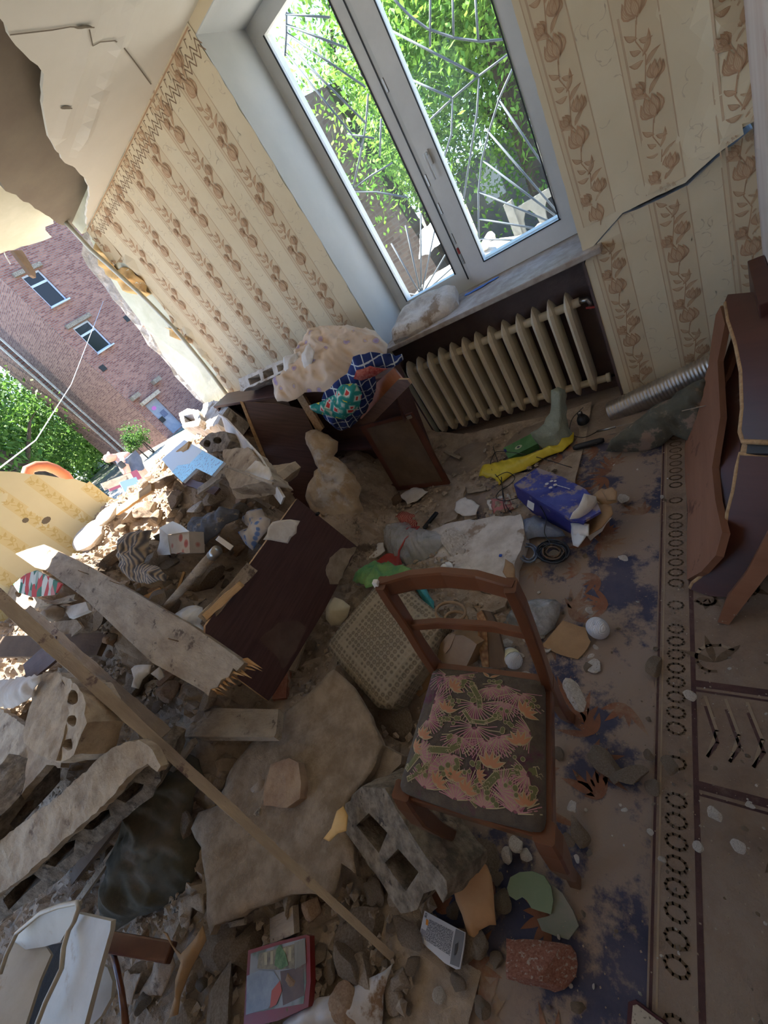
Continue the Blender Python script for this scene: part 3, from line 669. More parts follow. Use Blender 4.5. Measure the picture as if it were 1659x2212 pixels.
def tree(name, label, base, top, r, crown, cz, nl, ls, lm, seed, group=None, nb=9, droop=.3, clumps=40):
    rr = random.Random(seed); t = thing(name, base, label, 'tree', group)
    ps = branches(rr, base, top, r, crown, nb); vs = []; fs = []
    for P, R in ps:
        s = len(vs)
        for i, p in enumerate(P):
            for k in range(7): vs.append(p+Vector((math.cos(k*PI*2/7)*R[i], math.sin(k*PI*2/7)*R[i], 0)))
            if i:
                for k in range(7): fs.append([s+(i-1)*7+k, s+(i-1)*7+(k+1) % 7, s+i*7+(k+1) % 7, s+i*7+k])
    o = base.copy(); me = mesh('trunk', [v-o for v in vs], fs, BARK, smooth=True); link('trunk', me, Matrix.Translation(o), t)
    vs = []; fs = []; cc = []
    c0 = Vector((top.x, top.y, cz))
    for k in range(clumps):
        d = Vector((rr.gauss(0, 1), rr.gauss(0, 1), rr.gauss(0, .8))).normalized()*crown*rr.uniform(.35, 1)
        cc.append((c0+d, crown*rr.uniform(.16, .32)))
    for k in range(nl):
        c, cr_ = cc[rr.randrange(clumps)]
        d = Vector((rr.gauss(0, .5), rr.gauss(0, .5), rr.gauss(0, .42)-abs(rr.gauss(0, droop))))*cr_*1.2
        p = c+d-o; a = Vector((rr.uniform(-1, 1), rr.uniform(-1, 1), rr.uniform(-1.2, .2))).normalized()*ls*rr.uniform(.6, 1.3); b = a.cross(Vector((rr.uniform(-1, 1), rr.uniform(-1, 1), 1.5))).normalized()*ls*.55
        s = len(vs); vs += [p-a*.5, p-b*.5+a*.05, p+a*.6, p+b*.5+a*.05]; fs.append([s, s+1, s+2, s+3])
    link('crown', mesh('crown', vs, fs, lm), Matrix.Translation(o), t); return t
def gz(p): return Vector((p.x, p.y, -.98))
q = Wy(1000, 250, 8); tree('linden_tree', 'large bright green linden with drooping leaf clusters, seen through the right window pane', Vector((q.x+.6, 9.0, -.98)), Vector((q.x+.6, 9.2, 5.5)), .22, 3.2, 3.9, 42000, .115, LFA, 11, droop=.6, clumps=120)
q = Wy(790, 330, 9); tree('young_tree', 'light green tree filling the left window pane behind the bars', Vector((q.x, 10.5, -.98)), Vector((q.x, 10.7, 5)), .16, 2.1, 2.7, 12000, .11, LFC, 12, clumps=60)
q = Wy(720, 60, 13); tree('sparse_tree', 'sparse pale tree against blue sky at top of the left pane', Vector((q.x-.3, 13, -.98)), Vector((q.x-.3, 13, q.z)), .16, 3.0, q.z-.5, 2600, .12, LFC, 13, clumps=60)
q = Wy(1150, 330, 13); tree('shade_tree', 'dark leafy tree in shade behind the linden, right window pane', Vector((q.x+2.0, 14, -.98)), Vector((q.x+2.0, 14, 6)), .3, 4.8, 4.2, 22000, .2, LFB, 14, clumps=60)
q = Wy(1150, 100, 16); tree('shade_tree', 'tall tree at top right of the window glass, behind all the others', Vector((q.x+1, 18, -.98)), Vector((q.x+1, 18, 8)), .3, 5.0, 6.5, 18000, .25, LFB, 15, clumps=60)
for i, (px, py, x, h, cr_, cz, lm, lab) in enumerate(((135,1012,-24,7.5,3.0,5.0,LFB,'thick leaning dark trunk tree left of the brick building'), (190,960,-40,6,3.4,2.6,LFC,'bright sunlit tree next to the brick building corner'), (40,960,-36,9,5,5.5,LFB,'tall tree with blue sky showing through, far left outside'),
        (-60,1000,-30,8,4.0,5,LFB,'bushy tree at the left edge outside above the yellow wall'), (90,1005,-46,5,3.5,1.6,LFC,'low pale green tree far behind the leaning trunk'), (150,900,-48,9,4.5,4.6,LFB,'distant full green tree touching the brick building edge'), (20,1010,-44,5,3.5,1.5,LFC,'low round tree far off beyond the yellow wall stub'))):
    b = gz(Wx(px, py, x)); top = b+Vector((1.2 if i == 0 else .2, -2.6 if i == 0 else .3, h))
    tree('yard_tree', lab, b, top, .42 if i == 0 else .22, cr_, cz, 9000, .3, lm, 20+i, nb=12, clumps=55)
fz = Wy(1120, 438, 6.6).z
tag(sheet('grass_slope', rect(-1.2, 0, 8, 7), Matrix.Translation((0, 7.4, fz-1.0)) @ Matrix.Rotation(.30, 4, 'X'), [grassm], .05, .6, disp=lambda x, y: .15*noise.noise(Vector((x, y, 0)))), 'bright green grass bank rising behind the concrete fence', 'grass')['kind'] = 'stuff'
# fence of patterned concrete panels
fm = mat('pale concrete fence', rgb(122,120,110), rgb(140,138,128), 5, .9, .3, 30)
FN = thing('concrete_fence', (-.5, 6.6, fz-1.5), 'pale patterned concrete fence outside beyond the rubble', 'fence')
for k in range(7):
    x0 = -2.6+k*1.25
    boxm('post', (.14, .14, 1.7), fm, Matrix.Translation((x0, 6.6, fz-.75)), FN)
    hs = [circ(x0+.25+.38*j, fz-.45, .13, 10, .28) for j in range(3)]
    prism('fence_panel', rect(x0+.07, fz-1.5, x0+1.18, fz-.05), Matrix.Translation((0, 6.58, 0)) @ FR, .06, fm, parent=FN, holes=hs)
# brick wall seen through the left pane
q = Wy(702, 185, 7.5)
bw = thing('ruined_brick_wall', (q.x-1.5, 7.5, -.98), 'dark ruined brick wall standing outside the left window pane', 'wall')
prism('masonry', [(q.x-5, -1), (q.x+.55, -1), (q.x+.3, 1), (q.x+.1, q.z-1.2), (q.x, q.z), (q.x-.5, q.z+.15), (q.x-.55, q.z+.02), (q.x-5, q.z+.3)], FRy(7.5), .5, matp('weathered dark brick', 'ShaderNodeTexBrick', {'Scale': 1.0, 'Brick Width': .26, 'Row Height': .085, 'Mortar Size': .012, 'Color1': rgb(70,58,52), 'Color2': rgb(90,78,70), 'Mortar': rgb(84,78,72)}, None, bump=.5, bdist=.02), parent=bw)
hs_ = thing('garden_shed', Vector((0.2, 10.5, -.98)), 'small grey shed with a window under the linden', 'shed')
q = Wy(1060, 370, 10.5)
boxm('shed_wall', (1.5, 1.5, 2.2), mat('grey shed board', rgb(96,100,104), rgb(112,114,116), 6), Matrix.Translation((q.x, 11, q.z-.7)), hs_, bev=0)
boxm('shed_window', (.5, .05, .7), bwh, Matrix.Translation((q.x, 10.22, q.z-.2)), hs_, bev=0)
# outside rubble beyond the window
def ext_h(x, y): return -.55+.75*math.exp(-((y-4.0)/1.5)**2)*(1+.25*math.sin(x*1.7)) + .12*noise.fractal(Vector((x*1.5, y*1.5, 8)), 1, 2, 3)
n = 44; vs = []; fs = []
for i in range(n+1):
    for j in range(n+1):
        x = -7+9.5*i/n; y = .9+6.4*j/n; vs.append((x, y, ext_h(x, y)-(.5 if j in (0, n) else 0)))
for i in range(n):
    for j in range(n): fs.append([i*(n+1)+j, (i+1)*(n+1)+j, (i+1)*(n+1)+j+1, i*(n+1)+j+1])
eo = stuff(tag(link('rubble_bank', mesh('rubble_bank', vs, fs, D['plaster_w'])), 'bank of pale demolition rubble outside the window', 'rubble'))
# ================================================================ rugs
rug_b = mat('blue carpet under dust', rgb(62,63,84), rgb(84,80,94), 5, .97, .3, 120, c3=rgb(150,131,116), c3scale=3.2, c3t=.44)
rug_o = mat('rust carpet flower', rgb(140,92,66), rgb(120,84,66), 10, .97, .3, 120)
rug_o.node_tree.nodes['Principled BSDF'].inputs['Roughness'].default_value = 1
def dusty_over(m, t=.5, sc_=3.2, c=rgb(158,136,114), d=8):
    """real dust lying in patches over a carpet"""
    T = m.node_tree; N = T.nodes; L = T.links; p = N['Principled BSDF']; tc = N.new('ShaderNodeTexCoord')
    n = N.new('ShaderNodeTexNoise'); n.inputs['Scale'].default_value = sc_; n.inputs['Detail'].default_value = d; n.inputs['Roughness'].default_value = .7; L.new(tc.outputs['Object'], n.inputs['Vector'])
    r = N.new('ShaderNodeValToRGB'); r.color_ramp.elements[0].position = t-.04; r.color_ramp.elements[1].position = t+.10; L.new(n.outputs['Fac'], r.inputs[0])
    mx = N.new('ShaderNodeMix'); mx.data_type = 'RGBA'; L.new(r.outputs[0], mx.inputs['Factor'])
    k = p.inputs['Base Color']
    if k.is_linked: L.new(k.links[0].from_socket, mx.inputs['A'])
    else: mx.inputs['A'].default_value = k.default_value
    mx.inputs['B'].default_value = c; L.new(mx.outputs['Result'], k); return m
dusty_over(rug_o, .5)
dec = []
rr = random.Random(31)
for k in range(80):
    cx, cy = rr.uniform(-1.0, -.32), rr.uniform(-2.9, -.45); a = rr.uniform(0, 6.28)
    for j in range(5):
        b = a+(j-2)*.45; L_ = rr.uniform(.05, .11)
        dec.append((lens(cx, cy, cx+math.cos(b)*L_, cy+math.sin(b)*L_, .010, bend=rr.uniform(-.004, .004)), 1, 1+j*.6+(k % 3)*.2))
rb_ = tag(sheet('blue_carpet', rect(-1.15, -3.3, -.255, -.36), Matrix.Translation((0, 0, .006)), [rug_b, rug_o], .005, .1, decals=dec), 'dark blue carpet with rust floral pattern showing through grey dust', 'carpet')
rug_t = dusty_over(mat('beige patterned carpet', rgb(148,126,106), rgb(132,111,94), 14, .98, .5, 160), .52, 2.5, rgb(150,132,116))
rug_m = dusty_over(mat('maroon carpet lines', rgb(78,52,50), rgb(92,66,60), 14, .98, .4, 160), .6, 6, rgb(128,108,96))
rug_k = dusty_over(mat('dark khaki carpet figure', rgb(100,80,58), rgb(112,92,72), 14, .98, .4, 160), .56, 6, rgb(134,116,100))
rug_l = dusty_over(mat('light carpet figure', rgb(156,136,112), None, rough=.98), .6, 6, rgb(134,116,100))
XB = -.262
dec = [(rect(XB+.004, -3.3, XB+.010, -.42), 1, 1), (rect(XB+.088, -3.3, XB+.100, -.42), 1, 1), (rect(XB+.016, -3.3, XB+.020, -.42), 3, 1)]
y = -.5
k = 0
while y > -3.2:
    dec += [(q, 2, 2) for q in stroke(circ(XB+.052, y, .021, 10, .015)+[(XB+.073, y)], .006)]
    y -= .045 if k % 9 < 7 else .09; k += 1
dec = [(p, m, l) for p, m, l in dec]
def band(y0, y1, m): dec.append((rect(XB+.10, y0, .15, y1), m, 1.5))
for yy in (-1.665, -1.935):
    band(yy-.010, yy+.010, 1); band(yy-.024, yy-.018, 1)
for k in range(9):   # zigzag band between the two maroon bars
    x0 = XB+.12+k*.045
    for a, m in ((0, 3), (.03, 1)):
        dec += [(q, m, 2) for q in stroke([(x0, -1.70-a), (x0+.022, -1.79-a), (x0, -1.86)], .007)]
for k in range(26):
    cx, cy = rr.uniform(XB+.13, .13), rr.choice([rr.uniform(-1.6, -.7), rr.uniform(-3.2, -2.0), rr.uniform(-3.2, -2.0)])
    r = rr.uniform(.02, .07); a = rr.uniform(0, 6)
    dec += [(q, rr.choice((2, 2, 3)), 2) for q in stroke([(cx+r*math.cos(a+t*.5)*(1-t*.07), cy+r*math.sin(a+t*.5)*(1-t*.07)) for t in range(9)], .008)]
    for j in range(3): dec.append((lens(cx, cy, cx+math.cos(a+j)*r*1.4, cy+math.sin(a+j)*r*1.4, .010), 2, 2))
tag(sheet('patterned_carpet', rect(XB, -3.3, .15, -.40), Matrix.Translation((0, 0, .013)), [rug_t, rug_m, rug_k, rug_l], .006, .1, decals=dec), 'dusty beige carpet with ringed border stripe and maroon cross bars', 'carpet')
dec = []
# ================================================================ the pile
def terrain(name, x0, x1, y0, y1, st, m, zoff=0):
    nx = int((x1-x0)/st); ny = int((y1-y0)/st); vs = []; fs = []; hs = []
    for i in range(nx+1):
        for j in range(ny+1):
            x = x0+i*st; y = y0+j*st; h = Hn(x, y); q = Vector((x*9, y*9, 2)); e = min(1, max(0, (h-.02)/.12))
            h += e*(.03*noise.cell(Vector((x*13+noise.noise(q)*2, y*13+noise.noise(q+Vector((5, 5, 0)))*2, 0)))+.012*noise.noise(q*4))-.012
            vs.append((x, y, h)); hs.append(h)
    for i in range(nx):
        for j in range(ny):
            a = [i*(ny+1)+j, (i+1)*(ny+1)+j, (i+1)*(ny+1)+j+1, i*(ny+1)+j+1]
            if x0 < -4.3 or max(hs[k] for k in a) > -.004: fs.append(a)
    return link(name, mesh(name, vs, fs, m, smooth=False), None)
stuff(tag(terrain('rubble_heap', -3.98, -.6, -3.9, -.01, .022, D['dust']), 'heap of dusty masonry rubble filling the broken left side', 'rubble'))
stuff(tag(terrain('rubble_slope', -8.2, -4.12, -4, 2.4, .08, D['plaster_w']), 'sunlit rubble slope spilling outside beyond the yellow wall stub', 'rubble'))
# ---------------------------------------------------------------- rocks
def rockmesh(seed, m, flat=1.0, sub=2, cuts=9):
    rr = random.Random(seed); bm = bmesh.new(); bmesh.ops.create_icosphere(bm, subdivisions=sub+1, radius=1)
    pl = [(Vector((rr.gauss(0, 1), rr.gauss(0, 1), rr.gauss(0, 1))).normalized(), rr.uniform(.45, .8)) for _ in range(cuts)]
    for v in bm.verts:
        for n, h in pl:
            d = v.co.dot(n)
            if d > h: v.co -= n*(d-h)
        v.co += v.co.normalized()*.06*noise.noise(v.co*3.1+Vector((seed, 0, 0)))
        v.co.z *= flat
    me = bpy.data.meshes.new('rock'); bm.to_mesh(me); bm.free(); me.materials.append(m); return me
def rotm(rr, tilt=.6): return Matrix.Rotation(rr.uniform(0, 6.28), 4, 'Z') @ Matrix.Rotation(rr.uniform(-tilt, tilt), 4, 'X') @ Matrix.Rotation(rr.uniform(-tilt, tilt), 4, 'Y')
RK = {}
for key, mk, fl_, cu_ in (('a', 'dust', .75, 9), ('b', 'plaster', .6, 11), ('c', 'plaster_w', .6, 10), ('d', 'brickd', .7, 12), ('e', 'plaster', .22, 12), ('f', 'plaster_w', .25, 12), ('g', 'brickr', .7, 11), ('h', 'concrete', .8, 9)):
    RK[key] = [rockmesh(s*7+ord(key), D[mk], fl_, 2, cu_) for s in range(4)]
rocks = random.Random(99)
def rockat(p, r, key, label, cat='rubble', group=None, name='rubble_chunk', sink=.35, st=(1, 1, 1), tilt=.6, rz=None):
    me = rocks.choice(RK[key]); M = rotm(rocks, tilt)
    if rz is not None: M = Matrix.Rotation(rz, 4, 'Z') @ Matrix.Rotation(rocks.uniform(-.15, .15), 4, 'X')
    S = Matrix.Diagonal((r*st[0], r*st[1], r*st[2], 1))
    fl_ = {'e': .22, 'f': .25}.get(key, .6)
    return tag(link(name, me, Matrix.Translation(p+Vector((0, 0, r*fl_*st[2]*(1-sink)))) @ M @ S), label, cat, group)
def rp(px, py, rad_px, dz=0.0):
    p = G(px, py, dz); depth = (p-EYE).dot(b_*-1); return p, rad_px*depth/F_PX
# individually recognised chunks: pixel, radius in pixels, kind, label
BIG = [
 (455,1265,44,'b','large pointed plaster lump beside the wooden tool handle',(.8,1.25,1)),(75,1700,45,'h','broken grey block lying between two big hollow blocks',(1,1.3,1)),
 (430,1105,22,'c','rounded grey stone above the crumpled black cloth'),(385,1085,27,'b','round dusty stone left of the stone by the black cloth'),(330,1110,34,'a','squarish tan lump above the striped sweater',(1,1,.8)),
 (215,1165,40,'c','sunlit concrete chunk on the crest beside the yellow wall',(1.2,1,.9)),(245,1120,30,'c','sunlit white slab shard on the crest'),(255,1215,36,'b','wedge shaped chunk at the left of the striped sweater',(1.3,1,.8)),
 (365,1050,30,'b','tan masonry lump below the bright white board',(1.2,1,.9)),(520,1195,18,'d','small orange brick end right of the tool head'),(495,1180,22,'d','broken brick cube behind the tool head'),
 (300,1490,40,'b','grey rounded block fragment with torn paper on it',(1.1,1,.9)),(370,1498,30,'d','reddish brick end wedged under the split plank',(1,1,.9)),(250,1385,22,'d','brick bit in the hollow under the long plank'),
 (640,1275,20,'b','stone below the pointed lump'),(455,1520,22,'a','dark round stone at the plank end'),(475,1090,28,'a','dusty stone under the cut block'),
 (530,1085,20,'d','brick colored stone below the hollow block with two holes'),(600,1090,26,'b','rounded stone tucked behind the leaning brown door'),
 (675,1400,17,'b','small lump at the right of the dark door edge'),(650,1430,16,'b','small lump near the stick between door and cushion'),
 (1170,2080,62,'g','big salmon and white broken brick lump on the dusty floor',(.85,1.35,1)),(1310,1650,32,'b','thick plaster chunk beside the carpet border',(.85,1.35,.9)),(1365,1680,28,'b','forked plaster chunk next to the thick one',(.7,1.4,.9)),
 (1328,1685,14,'b','small flake under the thick plaster chunk'),(1412,1700,18,'e','flat plaster flake right of the forked chunk'),(1450,1655,21,'e','flat rounded plaster flake on the carpet border'),(1402,1632,12,'b','small dark pebble above the forked chunk'),
 (1415,1447,24,'b','knobbly plaster lump on blue carpet below the yarn ball',(1.3,.7,.8)),(1284,1440,22,'f','white edged plaster bit under the cardboard piece'),(1245,1505,36,'f','angular pale plaster piece at the chair leg',(1.2,.9,1)),
 (1205,1630,15,'b','small cube of rubble right of the chair seat'),(1490,1505,15,'f','pale flake on the patterned carpet'),(1348,1078,16,'f','yellowish tile shard beside the torn blue box'),
 (1195,1202,17,'f','pale shard in front of the blue box'),(1260,1210,16,'e','thin pale flake on blue carpet'),(1345,1210,14,'f','pale triangular shard on the blue carpet'),
 (480,2045,46,'b','tan chunk left of the picture book',(1,1.2,.8)),(495,2150,55,'b','large tan chunk at the left edge of the picture book',(1,1.3,.8)),(695,2065,24,'b','rounded stone right of the picture book'),(718,2100,20,'b','second rounded stone right of the picture book'),
 (735,2082,22,'h','greenish grey stone beside the crumpled white sheet'),(790,2010,50,'e','flat plaster slab under the end of the long slat',(1,1.5,1)),(880,2020,36,'e','flat grey slab below the hollow cinder block',(1.4,.8,1)),(810,1930,26,'b','stone left of the cinder block bottom'),
 (640,1890,24,'a','lump under the torn plaster sheet'),(750,1965,20,'b','pebble below the plaster sheet'),(560,1945,22,'a','dark lump under the plaster sheet lip'),
 (845,1655,44,'b','tan slab piece right of the plaster sheet',(1,1.2,.7)),(860,1560,42,'b','broken plaster lump under the cushion corner',(1.2,1,.8)),(930,1780,20,'b','stone behind the front left chair leg'),(950,1800,26,'e','flat flake behind the front left chair leg'),
 (1055,1850,40,'e','pale plaster sheet under the chair front edge',(.9,1.3,1)),(1120,1825,20,'c','grey pebble by the front chair leg'),(1100,1850,16,'c','small grey pebble near the green plate'),(1140,1850,14,'c','tiny grey pebble near the green plate'),
 (1090,1945,24,'b','chunk left of the green plate'),(875,2170,20,'e','flake below the white blister card'),(1075,2075,17,'b','tan pebble between wallpaper scrap and salmon lump'),(1250,2175,16,'b','lone tan pebble at the bottom edge',(.7,1.2,1)),
 (1045,2175,20,'b','pebble near the bottom right of the blister card'),(560,1200,28,'a','dusty lump behind the paper covered door edge'),(160,1520,30,'a','lump behind the three hole block'),(20,1120,22,'c','pale lump on the crest by the yellow wall'),
 (130,1350,36,'b','flat dusty panel shard below the long plank',(1.5,1,.4)),(330,1480,18,'f','scrap lump under torn paper'),(1155,1210,14,'b','small stone by the wire coil'),(965,1235,24,'b','stone on plaster slab by the white cup'),
 (1000,1195,14,'c','bump on the fallen plaster slab'),(990,1180,40,'f','broken layer of plaster under the white cup',(1.4,.8,1)),(1240,1745,14,'c','small pale cube by the chair leg'),(1255,1800,26,'e','thin jagged flake between chair leg and carpet border',(1.5,.8,1)),
 (1230,1815,14,'b','small brick bit beside the thin jagged flake'),(1545,1760,16,'f','pale stone on the patterned carpet'),(1595,1830,16,'f','pale stone near the right edge'),(1510,1830,12,'f','tiny pale stone on the right carpet')]
seenl = set()
for b in BIG:
    px, py, r, key, lab = b[:5]; st = b[5] if len(b) > 5 else (1, 1, 1)
    p, rw = rp(px, py, r); rockat(p, rw, key, lab, 'rubble', None, {'g': 'brick_chunk', 'd': 'brick_chunk', 'e': 'plaster_flake', 'f': 'plaster_shard'}.get(key, 'rubble_chunk'), st=st, tilt=.35, sink=.25)
# scattered small ones
LMK = [('long split plank',(250,1320)),('three hole block',(115,1550)),('big hollow block',(180,1780)),('grey cinder block',(860,1850)),('picture book',(600,2120)),('crumpled white sheet',(760,2150)),('blister card',(955,2035)),('leaning dark door',(600,1330)),
 ('tool handle',(410,1260)),('striped sweater',(310,1200)),('black cloth',(470,1140)),('blue film board',(420,990)),('horizontal board',(420,1560)),('torn plaster sheet',(640,1750)),('green plate',(1140,1930)),('wallpaper scrap',(1030,1950)),('salmon brick lump',(1170,2080)),('chair seat',(1030,1620)),
 ('quilted cushion',(830,1400)),('white yarn ball',(1290,1357)),('torn blue box',(1220,1090)),('yellow bag',(1120,1000)),('radiator foot',(1060,920)),('fallen plaster slab',(1030,1180)),('cabinet door',(900,980)),('white plastic frame',(120,2080)),('wooden furniture base',(1500,1200)),('front chair leg',(1240,1880)),
 ('rear chair leg',(1230,1520)),('green khaki cloth',(330,1830)),('carpet border stripe',(1430,1850)),('maroon carpet bars',(1560,1560)),('bottom right notebook',(1400,2190)),('grey folded jacket',(1420,920)),('carton with pictures',(375,1160)),('yellow wall stub',(130,1160)),('cardboard piece',(1225,1385)),('brick on the plaster sheet',(610,1700)),('stool leg',(300,2040)),('curled paper strip',(410,2100))]
KEYN = {'a':'brown','b':'tan','c':'pale','d':'brick red','e':'flat tan','f':'flat pale','g':'red','h':'grey'}
USED = set()
def where(px, py, key, r, name):
    L_ = sorted(LMK, key=lambda l: (l[1][0]-px)**2+(l[1][1]-py)**2)
    for k in (1, 2, 3, 4):
        t = '%s %s %s by the %s, %s side' % ('larger' if r > .6 else 'small', KEYN[key], name.split('_')[-1], L_[0][0], L_[k][0])
        if t not in USED: break
    else: return None
    USED.add(t); return t
def scatter(n, region, keys, rmin, rmax, label, group, name, seed, dz=0, excl=None):
    rr = random.Random(seed); k = 0; tries = 0
    while k < n and tries < n*30:
        tries += 1
        px, py = rr.uniform(region[0], region[2]), rr.uniform(region[1], region[3])
        if len(region) > 4 and not inside((px, py), region[4]): continue
        p = G(px, py)
        if p.x > .13 or p.y > -.03 and p.x > -3.3: continue
        if -1.0 < p.x < -.95 and False: continue
        r = rr.uniform(rmin, rmax)*rr.choice((1, 1, .6, 1.4)); ky = rr.choice(keys); lb = where(px, py, ky, (r-rmin*.6)/(rmax*1.4-rmin*.6), name)
        if not lb: continue
        rockat(p, r, ky, lb, 'rubble', group, name, sink=.3, st=(rr.uniform(.8, 1.3), rr.uniform(.8, 1.3), 1)); k += 1
PILE = [(440,900),(620,1080),(600,1200),(480,1330),(560,1480),(620,1520),(820,1700),(700,1900),(840,2080),(840,2212),(250,2212),(260,1900),(0,2000),(0,1260),(120,1200),(230,1100),(330,1040)]
scatter(90, (0,880,850,2212, PILE), 'abbadh', .022, .055, 'dusty chunk in the rubble heap on the left', 'loose chunks of the rubble heap', 'rubble_chunk', 5)
scatter(55, (280,950,640,1350, [(440,930),(600,1050),(600,1250),(380,1330),(250,1300),(200,1160)]), 'abbad', .02, .05, 'fist sized lump on the upper slope behind the door', 'lumps on the upper slope', 'rubble_chunk', 15)
scatter(50, (560,1500,1080,2212, [(620,1520),(1080,1800),(1090,1950),(960,2212),(560,2212),(620,2020),(780,1950),(800,1760)]), 'abbef', .012, .035, 'small debris piece round the cinder block', 'debris round the cinder block', 'rubble_chunk', 6)
scatter(70, (1180,1000,1480,2212), 'bbcef', .003, .007, 'small pale crumb on the dusty blue carpet', 'crumbs on the blue carpet', 'plaster_crumb', 7)
scatter(55, (1420,1350,1659,2212), 'bbcef', .002, .005, 'small pale crumb on the beige patterned carpet', 'crumbs on the patterned carpet', 'plaster_crumb', 8)
scatter(50, (870,930,1240,1250), 'bbefd', .007, .02, 'bit of debris on the floor below the radiator', 'debris below the radiator', 'plaster_crumb', 9)
scatter(40, (1060,1280,1300,1560), 'bbcf', .008, .02, 'bit of plaster behind the chair', 'plaster bits behind the chair', 'plaster_crumb', 10)
# outdoor rubble lit by the sun
ro = random.Random(12)
for k in range(60):
    x, y = ro.uniform(-3.2, 1.2), ro.uniform(2.0, 5.2); r = ro.uniform(.06, .2)
    rockat(Vector((x, y, ext_h(x, y))), r, ro.choice('ccfb'), 'pale masonry chunk on the rubble bank outside the window', 'rubble', 'chunks on the outside bank', 'masonry_chunk')
for k in range(45):
    x, y = ro.uniform(-8, -4.2), ro.uniform(-1.9, 2.2); r = ro.uniform(.05, .15)
    rockat(Vector((x, y, H0(x, y))), r, ro.choice('ccfg'), 'sunlit chunk on the slope outside past the heap', 'rubble', 'chunks on the outer slope', 'masonry_chunk')
# grit too fine to count
def grit(name, n, fn, rmin, rmax, m, seed, label):
    rr = random.Random(seed); vs = []; fs = []
    for k in range(n):
        p = fn(rr)
        if p is None: continue
        r = rr.uniform(rmin, rmax)*rr.choice((.5, .7, 1, 1)); s = len(vs); a = rr.uniform(0, 6)
        for t in range(4): vs.append(p+Vector((math.cos(a+t*PI/2)*r*rr.uniform(.7, 1.2), math.sin(a+t*PI/2)*r*rr.uniform(.7, 1.2), r*.1)))
        vs.append(p+Vector((rr.uniform(-.3, .3)*r, rr.uniform(-.3, .3)*r, r*rr.uniform(.6, 1))))
        for t in range(4): fs.append([s+t, s+(t+1) % 4, s+4])
    stuff(tag(link(name, mesh(name, vs, fs, m)), label, 'rubble'))
def fcar(rr):
    x, y = rr.uniform(-1.3, .14), rr.uniform(-3.0, -.3)
    if noise.noise(Vector((x*3, y*3, 5)))+rr.uniform(-.4, .4) < -.05: return None
    return Vector((x, y, max(H(x, y), .018 if x > XB else .009)))
def fpile(rr):
    x, y = rr.uniform(-3.96, -.75), rr.uniform(-3.3, -.1)
    return Vector((x, y, Hn(x, y)+.004)) if H(x, y) > .01 else None
grit('plaster_grit', 5200, fcar, .0010, .0036, D['plaster'], 41, 'fine pale plaster grit scattered over the carpets')
grit('masonry_gravel', 9000, fpile, .006, .022, D['dust'], 42, 'dusty gravel sized bits all over the rubble heap')
# ================================================================ loose things
def PT(a):
    if isinstance(a, Vector): return a
    return G(a[0], a[1], a[2][0]) if isinstance(a[2], tuple) else W(*a)
def PL(a, b, c): return plane3(PT(a), PT(b), PT(c))
def slab(name, label, cat, px, anc, thick, m, group=None, parent=None, **kw):
    o = panel(name, px, PL(*anc), m if isinstance(m, list) else [m], thick, parent=parent, **kw)
    return tag(o, label, cat, group) if parent is None else o
def cloth(name, label, cat, px, anc, m, bulge=.05, amp=.012, freq=60, ang=.5, spacing=.012, thick=.003, R=.06, seed=1, parent=None, warp=2.5, **kw):
    M = PL(*anc); out = [onp(M, *p) for p in px]
    a = sum(out[i][0]*out[(i+1) % len(out)][1]-out[(i+1) % len(out)][0]*out[i][1] for i in range(len(out)))
    if a < 0: out.reverse()
    base = out; out = jag(out, .03, .006, seed); ca, sa = math.cos(ang), math.sin(ang)
    def dsp(x, y):
        e = edist((x, y), base); k = 1-math.exp(-e/R)
        xx, yy = x*ca+y*sa, -x*sa+y*ca; wx = .03*noise.noise(Vector((x*9+seed, y*9, 1)))
        f = 0.0
        for sc_, am in ((freq*.22, 1.0), (freq*.5, .5), (freq*1.1, .22)):
            f += am*(1-2.4*abs(noise.noise(Vector(((xx+wx)*sc_+seed*5.1, (yy+wx)*sc_*.42, seed+sc_)))))
        return bulge*k + amp*f*(.3+.7*min(1, e/.03))
    o = sheet(name, out, M, m if isinstance(m, list) else [m], thick, spacing, disp=dsp, parent=parent, smooth=True, **kw)
    return tag(o, label, cat) if parent is None else o
def prismpx(name, label, cat, px, anc, depth, m, holes=(), spacing=None, rough=0, seed=1, parent=None, flip=False):
    M = PL(*anc); out = [onp(M, *p) for p in px]
    hs = [[onp(M, *p) for p in h] for h in holes]
    out = jag(out, .03, .004, seed)
    o = prism(name, out, M, depth, m, holes=hs, spacing=spacing, rough=rough, seed=seed, parent=parent)
    return tag(o, label, cat) if parent is None else o
def hole(px, py, r, ry=None, n=12): return [(px+r*math.cos(2*PI*i/n), py+(ry or r)*math.sin(2*PI*i/n)) for i in range(n)]
# ---------------------------------------------------------------- cabinet
TL = Wy(462, 876, -.52); TR = Wy(838, 812, -.52)
uu = (TR-TL).normalized(); dn_ = Vector((-uu.z*-1, 0, -uu.x)); dn_ = Vector((uu.z, 0, -uu.x)).normalized(); Lc = (TR-TL).length
CB = Matrix(((uu.x, 0, -dn_.x, TL.x), (0, 1, 0, TL.y), (uu.z, 0, -dn_.z, TL.z), (0, 0, 0, 1)))   # local x along the top, y back, z up
cab = thing('cabinet', TL+uu*Lc/2+dn_*.85, 'tilted dark brown cabinet half buried in rubble under the window corner', 'cabinet')
def cb(name, cx, cy, cz, dx, dy, dz, m='wood_d'): return boxm(name, (dx, dy, dz), D[m], CB @ Matrix.Translation((cx, cy, cz)), cab, bev=.002)
cb('top_panel', Lc/2, .08, -.01, Lc, .18, .02); cb('side_panel', .01, .08, -.42, .02, .16, .80); cb('side_panel', Lc-.01, .08, -.42, .02, .16, .80)
